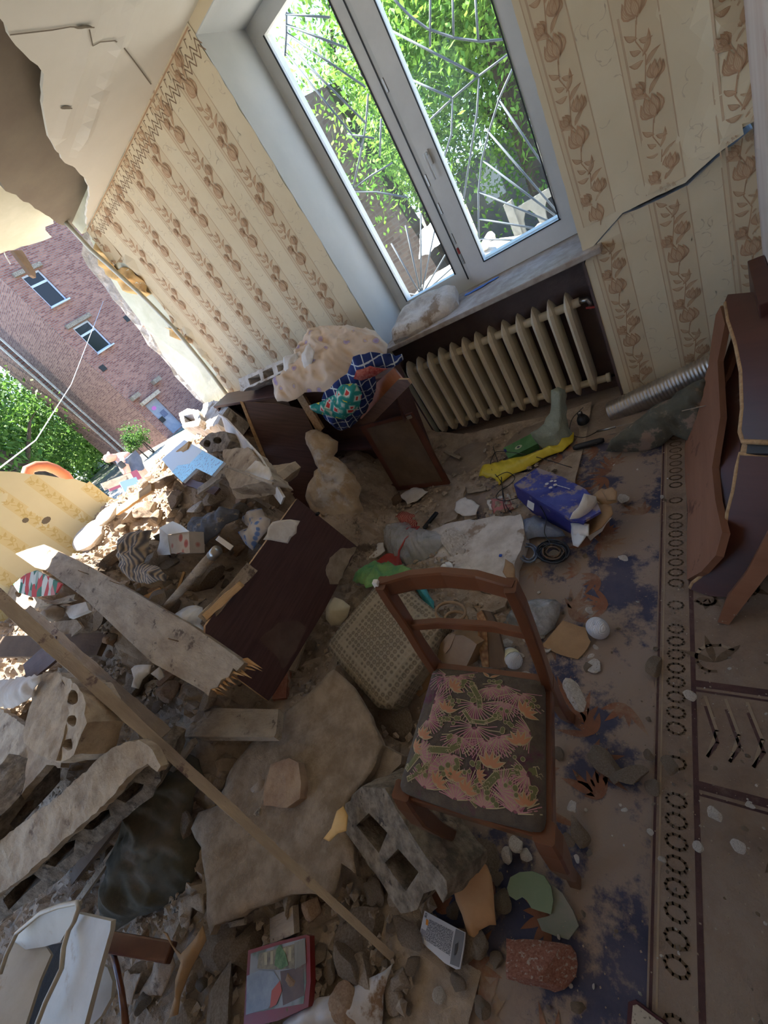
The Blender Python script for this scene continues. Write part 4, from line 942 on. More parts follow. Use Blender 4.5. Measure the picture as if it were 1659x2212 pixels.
cb('back_panel', Lc/2, .155, -.42, Lc-.04, .01, .80, 'wood_d2'); cb('bottom_panel', Lc/2, .08, -.83, Lc, .16, .02)
cb('partition', Lc*.46, .08, -.42, .03, .14, .80, 'wood_d2'); cb('shelf', Lc*.73, .08, -.5, Lc*.5, .13, .018); cb('shelf', Lc*.23, .08, -.45, Lc*.44, .13, .018)
d1 = slab('door', '', '', [(519,868),(600,872),(656,884),(700,985),(682,1105),(616,1108)], (Wy(519,868,-.66), Wy(656,884,-.54), Wy(616,1108,-.98)), .018, [D['wood_d'], D['wood_e']], parent=cab, side=1)
slab('door_edge', '', '', [(518,867),(525,869),(622,1107),(613,1108)], (Wy(519,868,-.665), Wy(656,884,-.545), Wy(616,1108,-.985)), .02, [D['wood_e']], parent=d1)
d2 = slab('door', '', '', [(777,922),(888,893),(971,1046),(858,1060)], (W(858,1060,.03), W(971,1046,.03), Wy(888,893,W(971,1046,.03).y+.06)), .018, [D['wood_rd']], parent=cab)
slab('door_panel', '', '', [(792,926),(882,903),(955,1040),(862,1050)], (W(858,1060,.034), W(971,1046,.034), Wy(888,893,W(971,1046,.03).y+.057)), .006, [D['hardb']], parent=d2)
boxm('hinge', (.03, .012, .02), D['metal'], Matrix.Translation(Wy(884, 901, W(971,1046,.03).y+.03)), d2, bev=.002)
slab('drawer_side', '', '', [(850,795),(876,828),(792,914),(776,902),(800,838)], (Wy(850,795,-.56), Wy(876,828,-.60), Wy(792,914,-.60)), .012, [D['wood_o']], parent=cab)
slab('drawer_rail', '', '', [(860,820),(880,820),(887,830),(806,912),(782,918),(776,910)], (Wy(860,820,-.63), Wy(887,830,-.64), Wy(782,918,-.64)), .02, [D['wood_d2'], D['wood_e']], parent=cab, side=1)
slab('partition_edge', '', '', [(638,855),(652,850),(698,926),(690,934),(684,932)], (Wy(638,855,-.55), Wy(652,850,-.55), Wy(690,934,-.57)), .02, [D['wood_e']], parent=cab)
# things lying on the cabinet
def gap(a, b, t): return (a[0]+(b[0]-a[0])*t, a[1]+(b[1]-a[1])*t)
zt = lambda p: Wy(p[0], p[1], -.44)
prismpx('hollow_block', 'white dusted hollow block on top of the tilted cabinet', 'cinder block', [(515,818),(644,762),(652,785),(520,846)], (Wy(515,818,-.46), Wy(644,762,-.46), Wy(520,846,-.50)), .20, D['plaster_w'],
        [[(536,818),(560,807),(563,822),(541,832)],[(568,803),(588,794),(591,808),(571,818)],[(597,790),(617,781),(621,795),(601,804)]], .025, .006, 3)
flor = matp('floral bed sheet', 'ShaderNodeTexVoronoi', {'Scale': 12.0, 'Randomness': 1.0}, None, outn='Distance', ramp=[(0.0, rgb(150,110,70)), (.07, rgb(164,140,168)), (.20, rgb(180,160,184)), (.26, rgb(200,172,134)), (.30, rgb(214,190,166)), (1, rgb(220,198,174))], bump=0)
cloth('bed_sheet', 'beige bed sheet with purple flowers heaped on the cabinet', 'bed linen', [(594,832),(622,800),(650,750),(676,722),(700,714),(765,711),(812,717),(838,745),(836,772),(800,790),(770,800),(752,830),(720,850),(690,848),(660,850),(640,862),(622,868),(600,868),(592,850)],
      (Wy(594,850,-.62), Wy(836,772,-.40), Wy(700,714,-.16)), flor, .10, .028, 42, .9, .013, R=.09, seed=3)
plaid = matp('blue plaid towel', 'ShaderNodeTexBrick', {'Scale': 1.0, 'Brick Width': .05, 'Row Height': .05, 'Mortar Size': .003, 'offset': 0.0, 'Color1': rgb(34,56,120), 'Color2': rgb(28,44,96), 'Mortar': rgb(196,206,214), 'Mortar Smooth': .1}, None, bump=0)
cloth('plaid_towel', 'blue plaid towel draped over the cabinet front', 'towel', [(762,770),(800,760),(868,764),(872,775),(845,792),(806,790),(812,830),(795,880),(770,912),(735,930),(705,908),(690,880),(700,846),(722,826),(750,806)],
      (Wy(750,806,-.66), Wy(868,766,-.50), Wy(735,930,-.68)), plaid, .07, .020, 50, .3, .012, R=.07, seed=8)
patch = matp('teal red woven patch', 'ShaderNodeTexVoronoi', {'Scale': 22.0}, None, outn='Color', bump=0)
ht = matp('teal red yellow towel', 'ShaderNodeTexVoronoi', {'Scale': 20.0, 'distance': 'CHEBYCHEV'}, None, outn='Distance', ramp=[(0, rgb(200,50,44)), (.22, rgb(196,60,50)), (.27, rgb(214,220,206)), (.42, rgb(36,140,128)), (.62, rgb(30,120,116)), (.66, rgb(204,190,60)), (1, rgb(210,190,70))], bump=0)
cloth('woven_towel', 'teal, red and yellow woven towel bundled in the plaid towel', 'towel', [(736,832),(770,828),(782,850),(776,880),(745,906),(712,900),(672,884),(668,876),(700,866),(724,852)],
      (Wy(736,832,-.755), Wy(782,850,-.755), Wy(712,900,-.775)), ht, .05, .012, 60, 1.2, .01, R=.05, seed=4)
cloth('red_cloth', 'small red checked cloth under the plaid towel fold', 'cloth', [(770,800),(800,790),(838,796),(812,812),(780,822),(764,818)], (Wy(770,800,-.72), Wy(838,796,-.62), Wy(780,822,-.72)), mat('red checked cloth', rgb(150,44,44), rgb(190,120,110), 60, .9), .02, .01, 70, .4, .01, R=.03, seed=5)
cloth('beige_jacket', 'beige jacket hanging from the open cabinet', 'jacket', [(661,935),(685,928),(710,940),(732,955),(730,975),(722,986),(748,1005),(768,1028),(782,1055),(776,1075),(786,1098),(784,1128),(764,1148),(735,1144),(700,1126),(672,1100),(660,1072),(666,1046),(688,1012),(676,985),(663,960)],
      (Wy(661,935,-.66), Wy(732,955,-.66), W(735,1140,.24)), mat('beige jacket cloth', rgb(176,152,122), rgb(196,176,150), 8, .95, .3, 80, c3=rgb(206,196,186), c3scale=4, c3t=.56), .09, .030, 36, 1.3, .012, R=.08, seed=6)
for px_, lab in (([(652,765),(668,742),(680,760),(672,790),(656,800)], 'cream paper scrap beside the block on the cabinet'), ([(612,772),(640,762),(650,790),(630,808),(614,800)], 'plaster crumbs bag between block and bed sheet')):
    cloth('paper_scrap', lab, 'paper', px_, (Wy(px_[0][0], px_[0][1], -.50), Wy(px_[2][0], px_[2][1], -.52), Wy(px_[3][0], px_[3][1], -.55)), D['paper'], .02, .01, 60, .2, .012, seed=7)
# stone on the sill
cloth('plaster_slab', 'broken plaster slab lying on the window sill', 'rubble', [(852,712),(870,672),(915,642),(960,622),(983,618),(986,650),(970,672),(925,700),(880,728),(850,738),(846,726)], (Wy(852,712,.06), Wy(986,650,.10), Wy(960,622,.26)), D['plaster_w'], .035, .010, 50, .8, .014, thick=.05, R=.02, seed=12)
# ---------------------------------------------------------------- big dark leaning door and neighbours
ld = slab('leaning_door', 'dark brown cabinet door leaning on the heap, dust patches on it', 'door', [(642,1077),(772,1181),(766,1195),(700,1320),(640,1420),(593,1497),(580,1514),(520,1470),(442,1405),(444,1352)], ((642,1077,.70), (445,1357,.70), (770,1183,.28)), .02,
     [D['wood_d'], D['wood_e'], mat('dust film', rgb(118,96,84), rgb(128,108,94), 6, .9)], side=1,
     decals=[])
MLD = PL((642,1077,.70), (445,1357,.70), (770,1183,.28))
for pl, sd in (([(770,1182),(735,1185),(712,1205),(703,1232),(712,1262),(730,1262),(748,1225)], 1), ([(560,1380),(600,1345),(640,1340),(662,1355),(640,1405),(612,1445),(590,1410)], 2)):
    ol = [onp(MLD, *p) for p in pl]; a = sum(ol[i][0]*ol[(i+1) % len(ol)][1]-ol[(i+1) % len(ol)][0]*ol[i][1] for i in range(len(ol)))
    if a < 0: ol.reverse()
    sheet('dust_patch', jag(ol, .02, .004, sd), MLD @ Matrix.Translation((0, 0, .0012)), [D['plaster'] if sd == 1 else mat('thin dust', rgb(104,84,74), rgb(92,70,62), 9, .9)], 0, .03, parent=ld)
boxm('hinge', (.018, .012, .03), D['black'], MLD @ Matrix.Translation((*onp(MLD, 684, 1111), .004)), ld)
cloth('cream_paper', 'dusty cream paper lying on the leaning door corner', 'paper', [(568,1166),(588,1128),(606,1124),(648,1126),(640,1152),(622,1174),(600,1170)], ((568,1166,.73), (648,1126,.715), (622,1174,.66)), D['paper'], .006, .004, 30, .4, .012, seed=2)
for k, (a, b, r, m, lab) in enumerate((((440,1340,.71),(545,1225,.73),.013,'lumber','splintered lath along the leaning door edge'),((445,1330,.72),(520,1262,.75),.010,'lumber_n','fresh split strip beside the splintered lath'))):
    P, Q = W(*a), W(*b); n_ = (EYE-P).normalized()
    tag(boxm('lath', ((Q-P).length, .05-.02*k, .022), D[m], basis((P+Q)/2, Q-P, n_), bev=.002, sub=3, rough=.006, seed=k), lab, 'wood')
# ---------------------------------------------------------------- planks
MP = PL((95,1177,1.15), (552,1438,.62), (448,1500,.62))
pk = slab('split_plank', 'long dusty plank with nails, split ragged at its lower end', 'plank', [(33,1196),(58,1186),(95,1176),(180,1218),(300,1285),(420,1355),(505,1415),(528,1432),(512,1450),(505,1443),(494,1462),(478,1468),(470,1484),(455,1488),(452,1504),(438,1492),(330,1432),(255,1362),(180,1290),(100,1232),(76,1226)], ((95,1177,1.15), (552,1438,.62), (448,1500,.62)), .035, [D['lumber']], spacing=.04, disp=lambda x, y: .006*noise.noise(Vector((x*9, y*22, 0))))
rr = random.Random(5)
for k in range(22):
    t = k/21; bx, by = 528+(452-528)*t, 1432+(1500-1432)*t; ln = rr.uniform(8, 34)*(1.2-.5*t)
    P = [(bx-14, by-12), (bx-6+rr.uniform(-3, 3), by-14), (bx+ln*rr.uniform(.7, 1), by+ln*rr.uniform(.02, .35)), (bx-10, by-6)]
    o = [onp(MP, *p) for p in P]; a = sum(o[i][0]*o[(i+1) % 4][1]-o[(i+1) % 4][0]*o[i][1] for i in range(4))
    if a < 0: o.reverse()
    sheet('splinter', o, MP @ Matrix.Translation((0, 0, -.002-.03*rr.random())), [D['lumber_n']], .005, parent=pk)
for (x, y) in ((190,1240),(385,1385),(258,1262)):
    u_, v_ = onp(MP, x, y); p = MP @ Vector((u_, v_, 0)); n_ = MP.col[2].xyz
    tube('nail', [p-n_*.01, p+n_*.03+Vector((.004, 0, 0)), p+n_*.055+Vector((.02, .0, 0))], .0022, D['brickd'], parent=pk, seg=6)
MS = PL((0,1290,1.12), (838,2058,.05), (820,2062,.05))
P, Q = W(0, 1293, 1.19), W(836, 2057, .055); d = Q-P
ls_ = boxm('long_slat', (d.length*1.06, .052, .028), D['slat'], basis(P+d*.48, d, (EYE-(P+Q)/2)), bev=0, sub=6, rough=.004, seed=2)
for v in ls_.data.vertices:
    t = v.co.x/(d.length*1.06)+.5; v.co.y *= 1.05-.72*t; v.co.z *= 1-.4*t
tag(ls_, 'long thin grey slat running down the heap to the floor', 'slat')
P, Q = W(60, 1318, 1.02), W(360, 1588, .52); d = Q-P
tag(boxm('short_slat', (d.length, .045, .022), D['slat'], basis((P+Q)/2, d, (EYE-(P+Q)/2)), bev=0, sub=5, rough=.005, seed=5), 'shorter grey slat ending beside the long slat over the board', 'slat')
slab('wide_board', 'dusty board lying level under the crossing slats', 'board', [(178,1545),(200,1530),(300,1526),(601,1532),(597,1584),(592,1592),(470,1592),(330,1590),(186,1588)], ((178,1545,.46), (601,1532,.36), (592,1592,.36)), .035, [D['lumber']], spacing=.04, disp=lambda x, y: .005*noise.noise(Vector((x*12, y*30, 4))))
for i, (a, b, wd, th, m, lab) in enumerate((((60,1455,.84),(130,1395,.86),.10,.02,'wood_d2','dusty dark board end under the shorter slat'),((0,1398,.93),(225,1392,.72),.11,.03,'hardb','dark dusty board at the left edge below the long slat'),((0,1410,.85),(120,1414,.76),.05,.03,'slat','grey strip along the dark board at the left edge'),
      ((90,1311,.96),(165,1290,.92),.03,.02,'lumber','short batten between the long slat and plank'),((105,1960,.14),(320,1690,.38),.05,.02,'hardb','narrow brown board leaning under the big hollow block'),((150,1975,.16),(420,1600,.40),.022,.02,'lumber','thin dusty batten leaning along the narrow brown board'),((205,1990,.16),(330,1760,.30),.02,.02,'slat','thin dark batten nearest the green khaki cloth'),
      ((250,1325,.83),(350,1275,.78),.03,.012,'lumber_n','fresh splinter of wood below the striped sweater'),((372,1310,.70),(398,1235,.76),.012,.008,'lumber_n','thin upright splinter left of the tool handle'),((630,1450,.22),(675,1330,.24),.035,.02,'lumber','stick between the leaning door and the quilted cushion'),((606,1512,.20),(614,1430,.24),.06,.05,'brickr','orange brown wooden block end below the leaning door'),
      ((400,1040,.90),(470,1062,.82),.05,.015,'wood_d2','dark strip below the blue film board'),((430,1062,.86),(500,1010,.92),.04,.02,'lumber','batten leaning on the blue film board'),((255,1105,1.0),(330,1052,1.03),.05,.02,'lumber_n','sunlit yellow batten on the crest of the heap'),((352,1010,1.04),(410,962,1.10),.05,.02,'lumber_n','sunlit pine strip beside the white board'),
      ((700,1495,.10),(740,1380,.14),.03,.02,'lumber','thin stick under the quilted cushion edge'),((960,975,.03),(995,990,.03),.02,.012,'lumber','short brown stick near the small cabinet door'),((1010,1062,.02),(1050,1055,.02),.03,.012,'lumber','short wood offcut in the floor debris below the radiator'),((1005,1120,.02),(1030,1115,.02),.03,.02,'lumber','small wood block beside the fallen plaster slab'),
      ((460,2010,.10),(530,1990,.14),.012,.010,'lumber','thin upright stick left of the picture book'),((590,2010,.08),(640,1985,.12),.06,.02,'slat','grey wood piece behind the picture book'),((780,1140,.12),(830,1128,.10),.05,.012,'slat','dark wooden strip under the beige jacket'),((470,1000,.98),(590,1045,.9),.012,.01,'lumber','thin lath crossing behind the upper hollow blocks'))):
    P, Q = W(*a), W(*b); d = Q-P; nn = (EYE-(P+Q)/2).normalized() + Vector((0, 0, .6))
    tag(boxm('board_piece' if wd > .04 else 'wood_strip', (d.length, wd, th), D[m], basis((P+Q)/2, d, nn), bev=0, sub=3, rough=.004, seed=i), lab, 'wood')
# ---------------------------------------------------------------- blocks in the heap
prismpx('hollow_block', 'big slotted hollow block lying at the lower left of the heap', 'cinder block', [(-40,1962),(60,1882),(150,1800),(225,1735),(285,1668),(318,1646),(345,1655),(346,1690),(330,1720),(260,1775),(190,1840),(110,1915),(40,1965),(-40,2010)],
        ((0,1926,.50), (318,1648,.58), (346,1700,.49)), .19, [D['concrete']], [[(8,1945),(40,1905),(75,1888),(90,1900),(55,1930),(20,1965)],[(98,1862),(140,1822),(165,1812),(158,1840),(120,1872)],[(178,1790),(215,1752),(238,1748),(240,1762),(200,1795)],[(252,1725),(292,1690),(312,1690),(306,1710),(270,1735)]], .03, .009, 11)
bb_ = [o for o in bpy.data.objects if o.get('label', '').startswith('big slotted')][0]
slab('dusty_top', '', '', [(-60,1870),(0,1815),(70,1762),(133,1715),(193,1658),(215,1635),(250,1612),(300,1598),(330,1620),(347,1655),(338,1668),(318,1650),(285,1672),(225,1739),(150,1804),(60,1886),(-60,1975)], ((0,1815,.60), (310,1600,.67), (0,1930,.515)), .03, [D['block']], parent=bb_, spacing=.02, jg=(.02, .004, 4), disp=lambda x, y: .006*noise.fractal(Vector((x*16, y*16, 0)), 1, 2, 4))
prismpx('hollow_block', 'grey hollow block at the left edge behind the big slotted block', 'cinder block', [(100,1650),(132,1655),(128,1690),(60,1765),(10,1830),(-40,1850),(-40,1800),(20,1745)], ((100,1650,.62), (0,1790,.62), (128,1690,.50)), .18, [D['concrete']], [[(20,1780),(60,1730),(75,1728),(70,1745),(32,1790)]], .03, .008, 14)
bb_ = [o for o in bpy.data.objects if o.get('label', '').startswith('grey hollow block at the left')][0]
slab('dusty_top', '', '', [(-60,1500),(0,1530),(45,1562),(100,1612),(132,1645),(130,1658),(100,1652),(20,1747),(-40,1800),(-60,1800)], ((0,1530,.74), (132,1650,.66), (-20,1790,.60)), .03, [D['block']], parent=bb_, spacing=.02, jg=(.02, .004, 4), disp=lambda x, y: .006*noise.fractal(Vector((x*16, y*16, 9)), 1, 2, 4))
prismpx('three_hole_block', 'tan block with three round holes on its side', 'cinder block', [(128,1452),(168,1480),(184,1520),(186,1560),(160,1632),(128,1650),(118,1645),(138,1590),(150,1540),(142,1500)], ((128,1452,.86), (186,1560,.80), (125,1648,.74)), .12, [D['block']], [hole(157,1507,12,17), hole(156,1557,10,13), hole(147,1608,10,13)], .02, .006, 15)
prismpx('block_fragment', 'tan face of the three hole block', 'cinder block', [(93,1452),(128,1452),(146,1500),(150,1545),(138,1590),(122,1645),(66,1622),(48,1592),(62,1530),(80,1480)], ((93,1452,.88), (128,1452,.865), (122,1645,.755)), .10, [D['block']], (), .03, .006, 16)
prismpx('cinder_block', 'rough grey cinder block with two open cells in front of the chair', 'cinder block', [(745,1739),(783,1699),(830,1706),(856,1750),(905,1822),(964,1905),(966,1932),(957,1952),(939,1923),(914,1931),(900,1962),(867,1972),(848,1949),(798,1865),(747,1800)],
        ((783,1699,.27), (957,1952,.20), (747,1800,.16)), .17, [D['concrete']], [[(796,1755),(839,1800),(816,1842),(771,1782)],[(858,1833),(905,1885),(877,1927),(832,1862)]], .011, .006, 17)
prismpx('hollow_block', 'tan block with two round holes below the dark cabinet', 'cinder block', [(500,1055),(520,1046),(578,1036),(592,1050),(585,1068),(560,1075),(510,1078)], ((500,1055,.86), (592,1050,.80), (510,1078,.80)), .22, [D['block']], [hole(535,1060,7,9), hole(560,1056,7,9)], .02, .006, 18)
prismpx('block_fragment', 'flat dusty top of a broken block beside the leaning white paper', 'cinder block', [(480,972),(535,966),(590,1035),(500,1056),(484,1020)], ((480,972,.98), (535,966,.96), (500,1056,.875)), .12, [D['block']], (), .03, .006, 19)
prismpx('hollow_block', 'small grey block with two holes behind the blue film board', 'cinder block', [(430,958),(452,936),(488,932),(497,952),(488,972),(450,978)], ((430,958,1.03), (488,932,1.02), (450,978,.97)), .16, [D['concrete']], [hole(447,958,8,8), hole(470,951,9,8)], .02, .004, 20)
prismpx('hollow_block', 'sunlit upright block with a square opening on the crest', 'cinder block', [(386,893),(405,882),(428,886),(434,906),(428,920),(395,924)], ((386,893,1.14), (428,886,1.12), (395,924,1.08)), .30, [D['plaster_w']], [[(396,898),(416,893),(422,908),(400,914)]], .02, .004, 21)
prismpx('concrete_lump', 'sunlit white concrete lump against the cabinet left end', 'rubble', [(440,872),(480,862),(492,880),(470,915),(440,930),(428,905)], ((440,872,1.12), (480,862,1.10), (440,930,1.02)), .2, [D['plaster_w']], (), .03, .012, 22)
prismpx('block_pair', 'whitish block with two dents at the left edge below the tray', 'cinder block', [(-20,1262),(20,1262),(70,1285),(105,1305),(60,1318),(10,1300),(-20,1295)], ((0,1262,1.04), (105,1305,.97), (-10,1300,.98)), .12, [D['block']], [hole(40,1283,7,8), hole(66,1294,6,6)], .02, .005, 23)
prismpx('red_brick', 'broken red brown brick lying on the torn plaster sheet', 'brick', [(585,1650),(625,1638),(645,1650),(650,1690),(648,1725),(620,1745),(570,1738),(575,1690)], ((585,1650,.27), (648,1680,.25), (570,1738,.24)), .06, [D['brickd']], (), .02, .006, 24)
slab('batten', 'white papered board leaning from the cabinet into the heap', 'board', [(470,893),(488,905),(560,985),(612,1075),(606,1090),(545,1010),(500,960)], ((470,893,1.06), (560,985,.92), (606,1090,.72)), .01, [D['paper']])
cloth('white_paper', 'crumpled white paper by the papered board', 'paper', [(528,1020),(552,995),(582,1010),(590,1040),(560,1030)], ((528,1020,.93), (582,1010,.90), (590,1040,.86)), D['paper'], .01, .008, 60, .4, .012, seed=9)
# ---------------------------------------------------------------- torn plaster sheet etc
PS = [(722,1446),(760,1480),(800,1545),(828,1610),(812,1650),(785,1690),(745,1745),(748,1800),(765,1825),(772,1893),(760,1880),(738,1865),(735,1895),(722,1938),(690,1932),(610,1938),(540,1963),(500,1985),(466,1998),(456,2020),(449,1990),(444,1900),(436,1830),(414,1790),(430,1755),(470,1740),(500,1660),(560,1590),(600,1560),(640,1520)]
PSA = ((725,1450,.25), (460,1990,.19), (828,1610,.17))
cloth('plaster_sheet', 'large torn sheet of wallpapered plaster in the middle of the heap foot', 'plaster', PS, PSA, [D['dust'] if False else D['plaster'], D['wp_p']], .004, .010, 26, .9, .022, thick=.03, R=.03, seed=13, warp=1.5)
MPS = PL(*PSA)
slab('plaster_slab', 'thick plaster piece showing under the torn sheet edge', 'plaster', [(828,1610),(868,1632),(866,1650),(815,1702),(780,1705),(785,1690),(812,1650)], ((828,1610,.15), (868,1632,.13), (785,1690,.13)), .05, [D['plaster']], jg=(.03, .006, 3))
cloth('wallpaper_scrap', 'curled strip of floral wallpaper over the hole in the plaster sheet', 'wallpaper', [(728,1752),(742,1742),(752,1762),(748,1795),(730,1800),(712,1818),(700,1812),(716,1790)], ((728,1752,.25), (752,1762,.25), (712,1818,.24)), D['old_wp'], .012, .01, 60, .6, .01, seed=3)
lid = tag(tube('round_lid', [W(560,1690,.235)-Vector((0,0,.004)), W(560,1690,.235)+Vector((0,0,.008))], .036, D['dust'], seg=24), 'round dusty lid beside the brick on the plaster sheet', 'lid')
tag(boxm('brush_stub', (.03, .075, .014), D['lumber'], Matrix.Translation(W(563,1735,.225)) @ Matrix.Rotation(.3, 4, 'Z'), bev=.004), 'dusty wooden stub below the round lid', 'wood')
slab('fallen_plaster_slab', 'thick whitish plaster slab lying on the floor behind the chair back', 'plaster', [(925,1150),(960,1132),(1000,1124),(1040,1120),(1085,1116),(1125,1111),(1130,1130),(1131,1165),(1118,1200),(1110,1235),(1100,1268),(1080,1275),(1000,1262),(930,1225)], ((925,1150,.07), (1125,1111,.07), (1100,1268,.07)), .06, [D['plaster_w']], spacing=.03, disp=lambda x, y: .006*noise.fractal(Vector((x*14, y*14, 0)), 1, 2, 4), jg=(.03, .006, 8))
slab('plaster_flat', 'flat plaster piece behind the chair top rail', 'plaster', [(985,1262),(1060,1285),(1100,1275),(1090,1310),(1050,1330),(1000,1300)], ((985,1262,.05), (1100,1275,.05), (1050,1330,.05)), .04, [D['plaster']], jg=(.03, .005, 8))
slab('plaster_flat', 'beige plaster flat lying left of the crumpled paper near the radiator', 'plaster', [(930,1110),(950,1075),(985,1045),(1005,1050),(1000,1080),(985,1120),(950,1135)], ((930,1110,.02), (1005,1050,.02), (950,1135,.02)), .02, [D['plaster']], jg=(.03, .005, 9))
# ---------------------------------------------------------------- quilted cushion
cm = matp('quilted grey beige fabric', 'ShaderNodeTexVoronoi', {'Scale': 48.0, 'Randomness': .18}, None, outn='Distance', ramp=[(0, rgb(150,138,118)), (.28, rgb(132,120,102)), (.34, rgb(108,98,84)), (.5, rgb(158,146,126)), (1, rgb(168,156,136))], bump=1.0, bdist=.006)
CA = ((832,1243,.30), (706,1395,.26), (962,1312,.20))
MC_ = PL(*CA)
def cushion():
    px_ = [(832,1243),(870,1250),(900,1286),(940,1318),(966,1340),(955,1368),(925,1425),(886,1482),(862,1520),(840,1532),(815,1528),(780,1490),(735,1435),(704,1392),(730,1360),(790,1290)]
    out = [onp(MC_, *p) for p in px_]; a = sum(out[i][0]*out[(i+1) % len(out)][1]-out[(i+1) % len(out)][0]*out[i][1] for i in range(len(out)))
    if a < 0: out.reverse()
    return sheet('quilted_cushion', out, MC_, [cm], .09, .02, disp=lambda x, y: .045*(1-math.exp(-edist((x, y), out)/.05)), smooth=True)
cus = tag(cushion(), 'grey beige quilted cushion standing on the debris behind the chair', 'cushion')
# ---------------------------------------------------------------- chair
CH = Matrix.Translation((-.5943, -2.1076, .0249))
_w = Vector((-.00934, .17452, .12357)); CH = CH @ Matrix.Rotation(_w.length, 4, _w.normalized())
chair = thing('wooden_chair', (-.5943, -2.1076, .0), 'worn brown wooden chair with floral tapestry seat standing in the debris', 'chair')
def lp(*p): return CH @ Vector(p)
def bar(name, pts, w_, t_, m, parent, seg=None):
    """rectangular section member along a polyline in chair space; w_ across x, t_ the other way"""
    vs = []; fs = []; n = len(pts)
    for i, p in enumerate(pts):
        p = Vector(p); a = Vector(pts[max(i-1, 0)]); b = Vector(pts[min(i+1, n-1)]); d = (b-a).normalized()
        ww = w_[i] if isinstance(w_, (list, tuple)) else w_; tt = t_[i] if isinstance(t_, (list, tuple)) else t_
        ref = Vector((1, 0, 0)) if abs(d.x) < .7 else Vector((0, 1, 0)); sx_ = (ref-d*ref.dot(d)).normalized(); sy_ = d.cross(sx_)
        c = .22
        for (e, f) in ((-1+c, -1), (1-c, -1), (1, -1+c), (1, 1-c), (1-c, 1), (-1+c, 1), (-1, 1-c), (-1, -1+c)): vs.append(p+sx_*e*ww/2+sy_*f*tt/2)
    for i in range(n-1):
        for k in range(8): fs.append([i*8+k, i*8+(k+1) % 8, (i+1)*8+(k+1) % 8, (i+1)*8+k])
    fs += [list(range(8)), [(n-1)*8+k for k in reversed(range(8))]]
    return link(name, norm(mesh(name, vs, fs, m)), CH, parent)
WC = D['wood_c']; hs_z = .501; wf, wb, dp = .307, .276, .29
seatp = [(-wf/2, -dp/2), (0, -dp/2-.006), (wf/2, -dp/2), (wb/2, dp/2), (0, dp/2+.004), (-wb/2, dp/2)]
rp2 = []
for i in range(6):
    a = Vector(seatp[i-1]); b = Vector(seatp[i]); c = Vector(seatp[(i+1) % 6]); rr_ = .02
    if i in (1, 4): rp2.append(tuple(b)); continue
    for t in (0, .33, .67, 1): q1 = b+(a-b).normalized()*rr_; q2 = b+(c-b).normalized()*rr_; q = q1.lerp(b, t).lerp(b.lerp(q2, t), t); rp2.append(tuple(q))
def sd(x, y): return .022*(1-math.exp(-edist((x, y), rp2)/.022))
tap = [mat('tapestry dark ground', rgb(86,74,66), rgb(104,92,78), 30, .95, .5, 300, c3=rgb(98,54,72), c3scale=6, c3t=.56), mat('tapestry pink thread', rgb(178,128,134), None, rough=.95), mat('tapestry pale thread', rgb(176,160,128), None, rough=.95), mat('tapestry olive', rgb(110,108,72), None, rough=.95), mat('tapestry peach leaf', rgb(184,130,98), None, rough=.95), mat('tapestry blush', rgb(148,92,104), rgb(128,80,92), 30, .95)]
dc = []; rs = random.Random(77)
def onseat(p): return inside(p, rp2) and edist(p, rp2) > .004
def burst(cx, cy, r, a0, a1, n=20):
    o = [(lens(cx, cy, cx+math.cos((a0+a1)/2)*r*.8, cy+math.sin((a0+a1)/2)*r*.8, r*.36), 5, 1)]
    for k in range(n):
        a = a0+(a1-a0)*k/(n-1); rr_ = r*rs.uniform(.82, 1.05)
        o += [(q, 1 if k % 3 else 2, 2) for q in stroke([(cx+math.cos(a)*r*.12, cy+math.sin(a)*r*.12), (cx+math.cos(a)*rr_*.6, cy+math.sin(a)*rr_*.6), (cx+math.cos(a+.05)*rr_, cy+math.sin(a+.05)*rr_)], .0019)]
    return o
def leafs(cx, cy, s, a):
    o = []
    for k in range(5):
        b = a+(k-2)*.5; e = (cx+math.cos(b)*s, cy+math.sin(b)*s)
        o += [(lens(cx, cy, *e, s*.17), 2, 3), (lens(cx+math.cos(b)*s*.1, cy+math.sin(b)*s*.1, cx+math.cos(b)*s*.88, cy+math.sin(b)*s*.88, s*.11), 4, 4)]
    return o
def berries(cx, cy):
    o = []
    for k in range(5): x, y = cx+rs.uniform(-.014, .014), cy+rs.uniform(-.012, .012); r = rs.uniform(.003, .0055); o += [(circ(x, y, r+.0012, 8), 2, 3), (circ(x, y, r, 8), 3, 4)]
    return o
def branch(pts, w_):
    o = [(q, 2, 2) for q in stroke(pts, w_+.004)]+[(q, 3, 3) for q in stroke(pts, w_)]
    for p in pts:
        for k in range(4): x, y = p[0]+rs.uniform(-w_, w_)*.7, p[1]+rs.uniform(-w_, w_)*.7; o += [(q, 2, 4) for q in stroke([(x, y), (x+.004, y+.003), (x+.007, y-.001)], .001)]
    return o
for (x, y, r, a0, a1) in ((-.09,.12,.055,2.6,6.2),(-.065,.125,.05,3.4,6.6),(.05,.115,.05,3.2,6.0),(.09,.10,.055,3.4,6.4),(.06,.075,.045,3.3,6.0),(.02,.105,.035,3.6,6.3),(-.005,.06,.05,3.0,6.5),(.0,.01,.06,2.9,6.4),(.03,-.01,.06,3.3,6.6),(-.03,-.015,.045,3.2,5.9),(.055,.0,.045,4,6.6),(-.11,.05,.05,-1.6,1.4),(-.115,.01,.045,-2.2,1.2),
      (-.09,-.10,.05,.0,2.2),(.0,-.115,.042,.3,3.0),(.09,-.12,.05,.5,2.8),(.12,.02,.04,2.2,4.6),(-.04,-.055,.03,3,6.1),(.12,-.06,.035,2.4,5)): dc += burst(x, y, r, a0, a1)
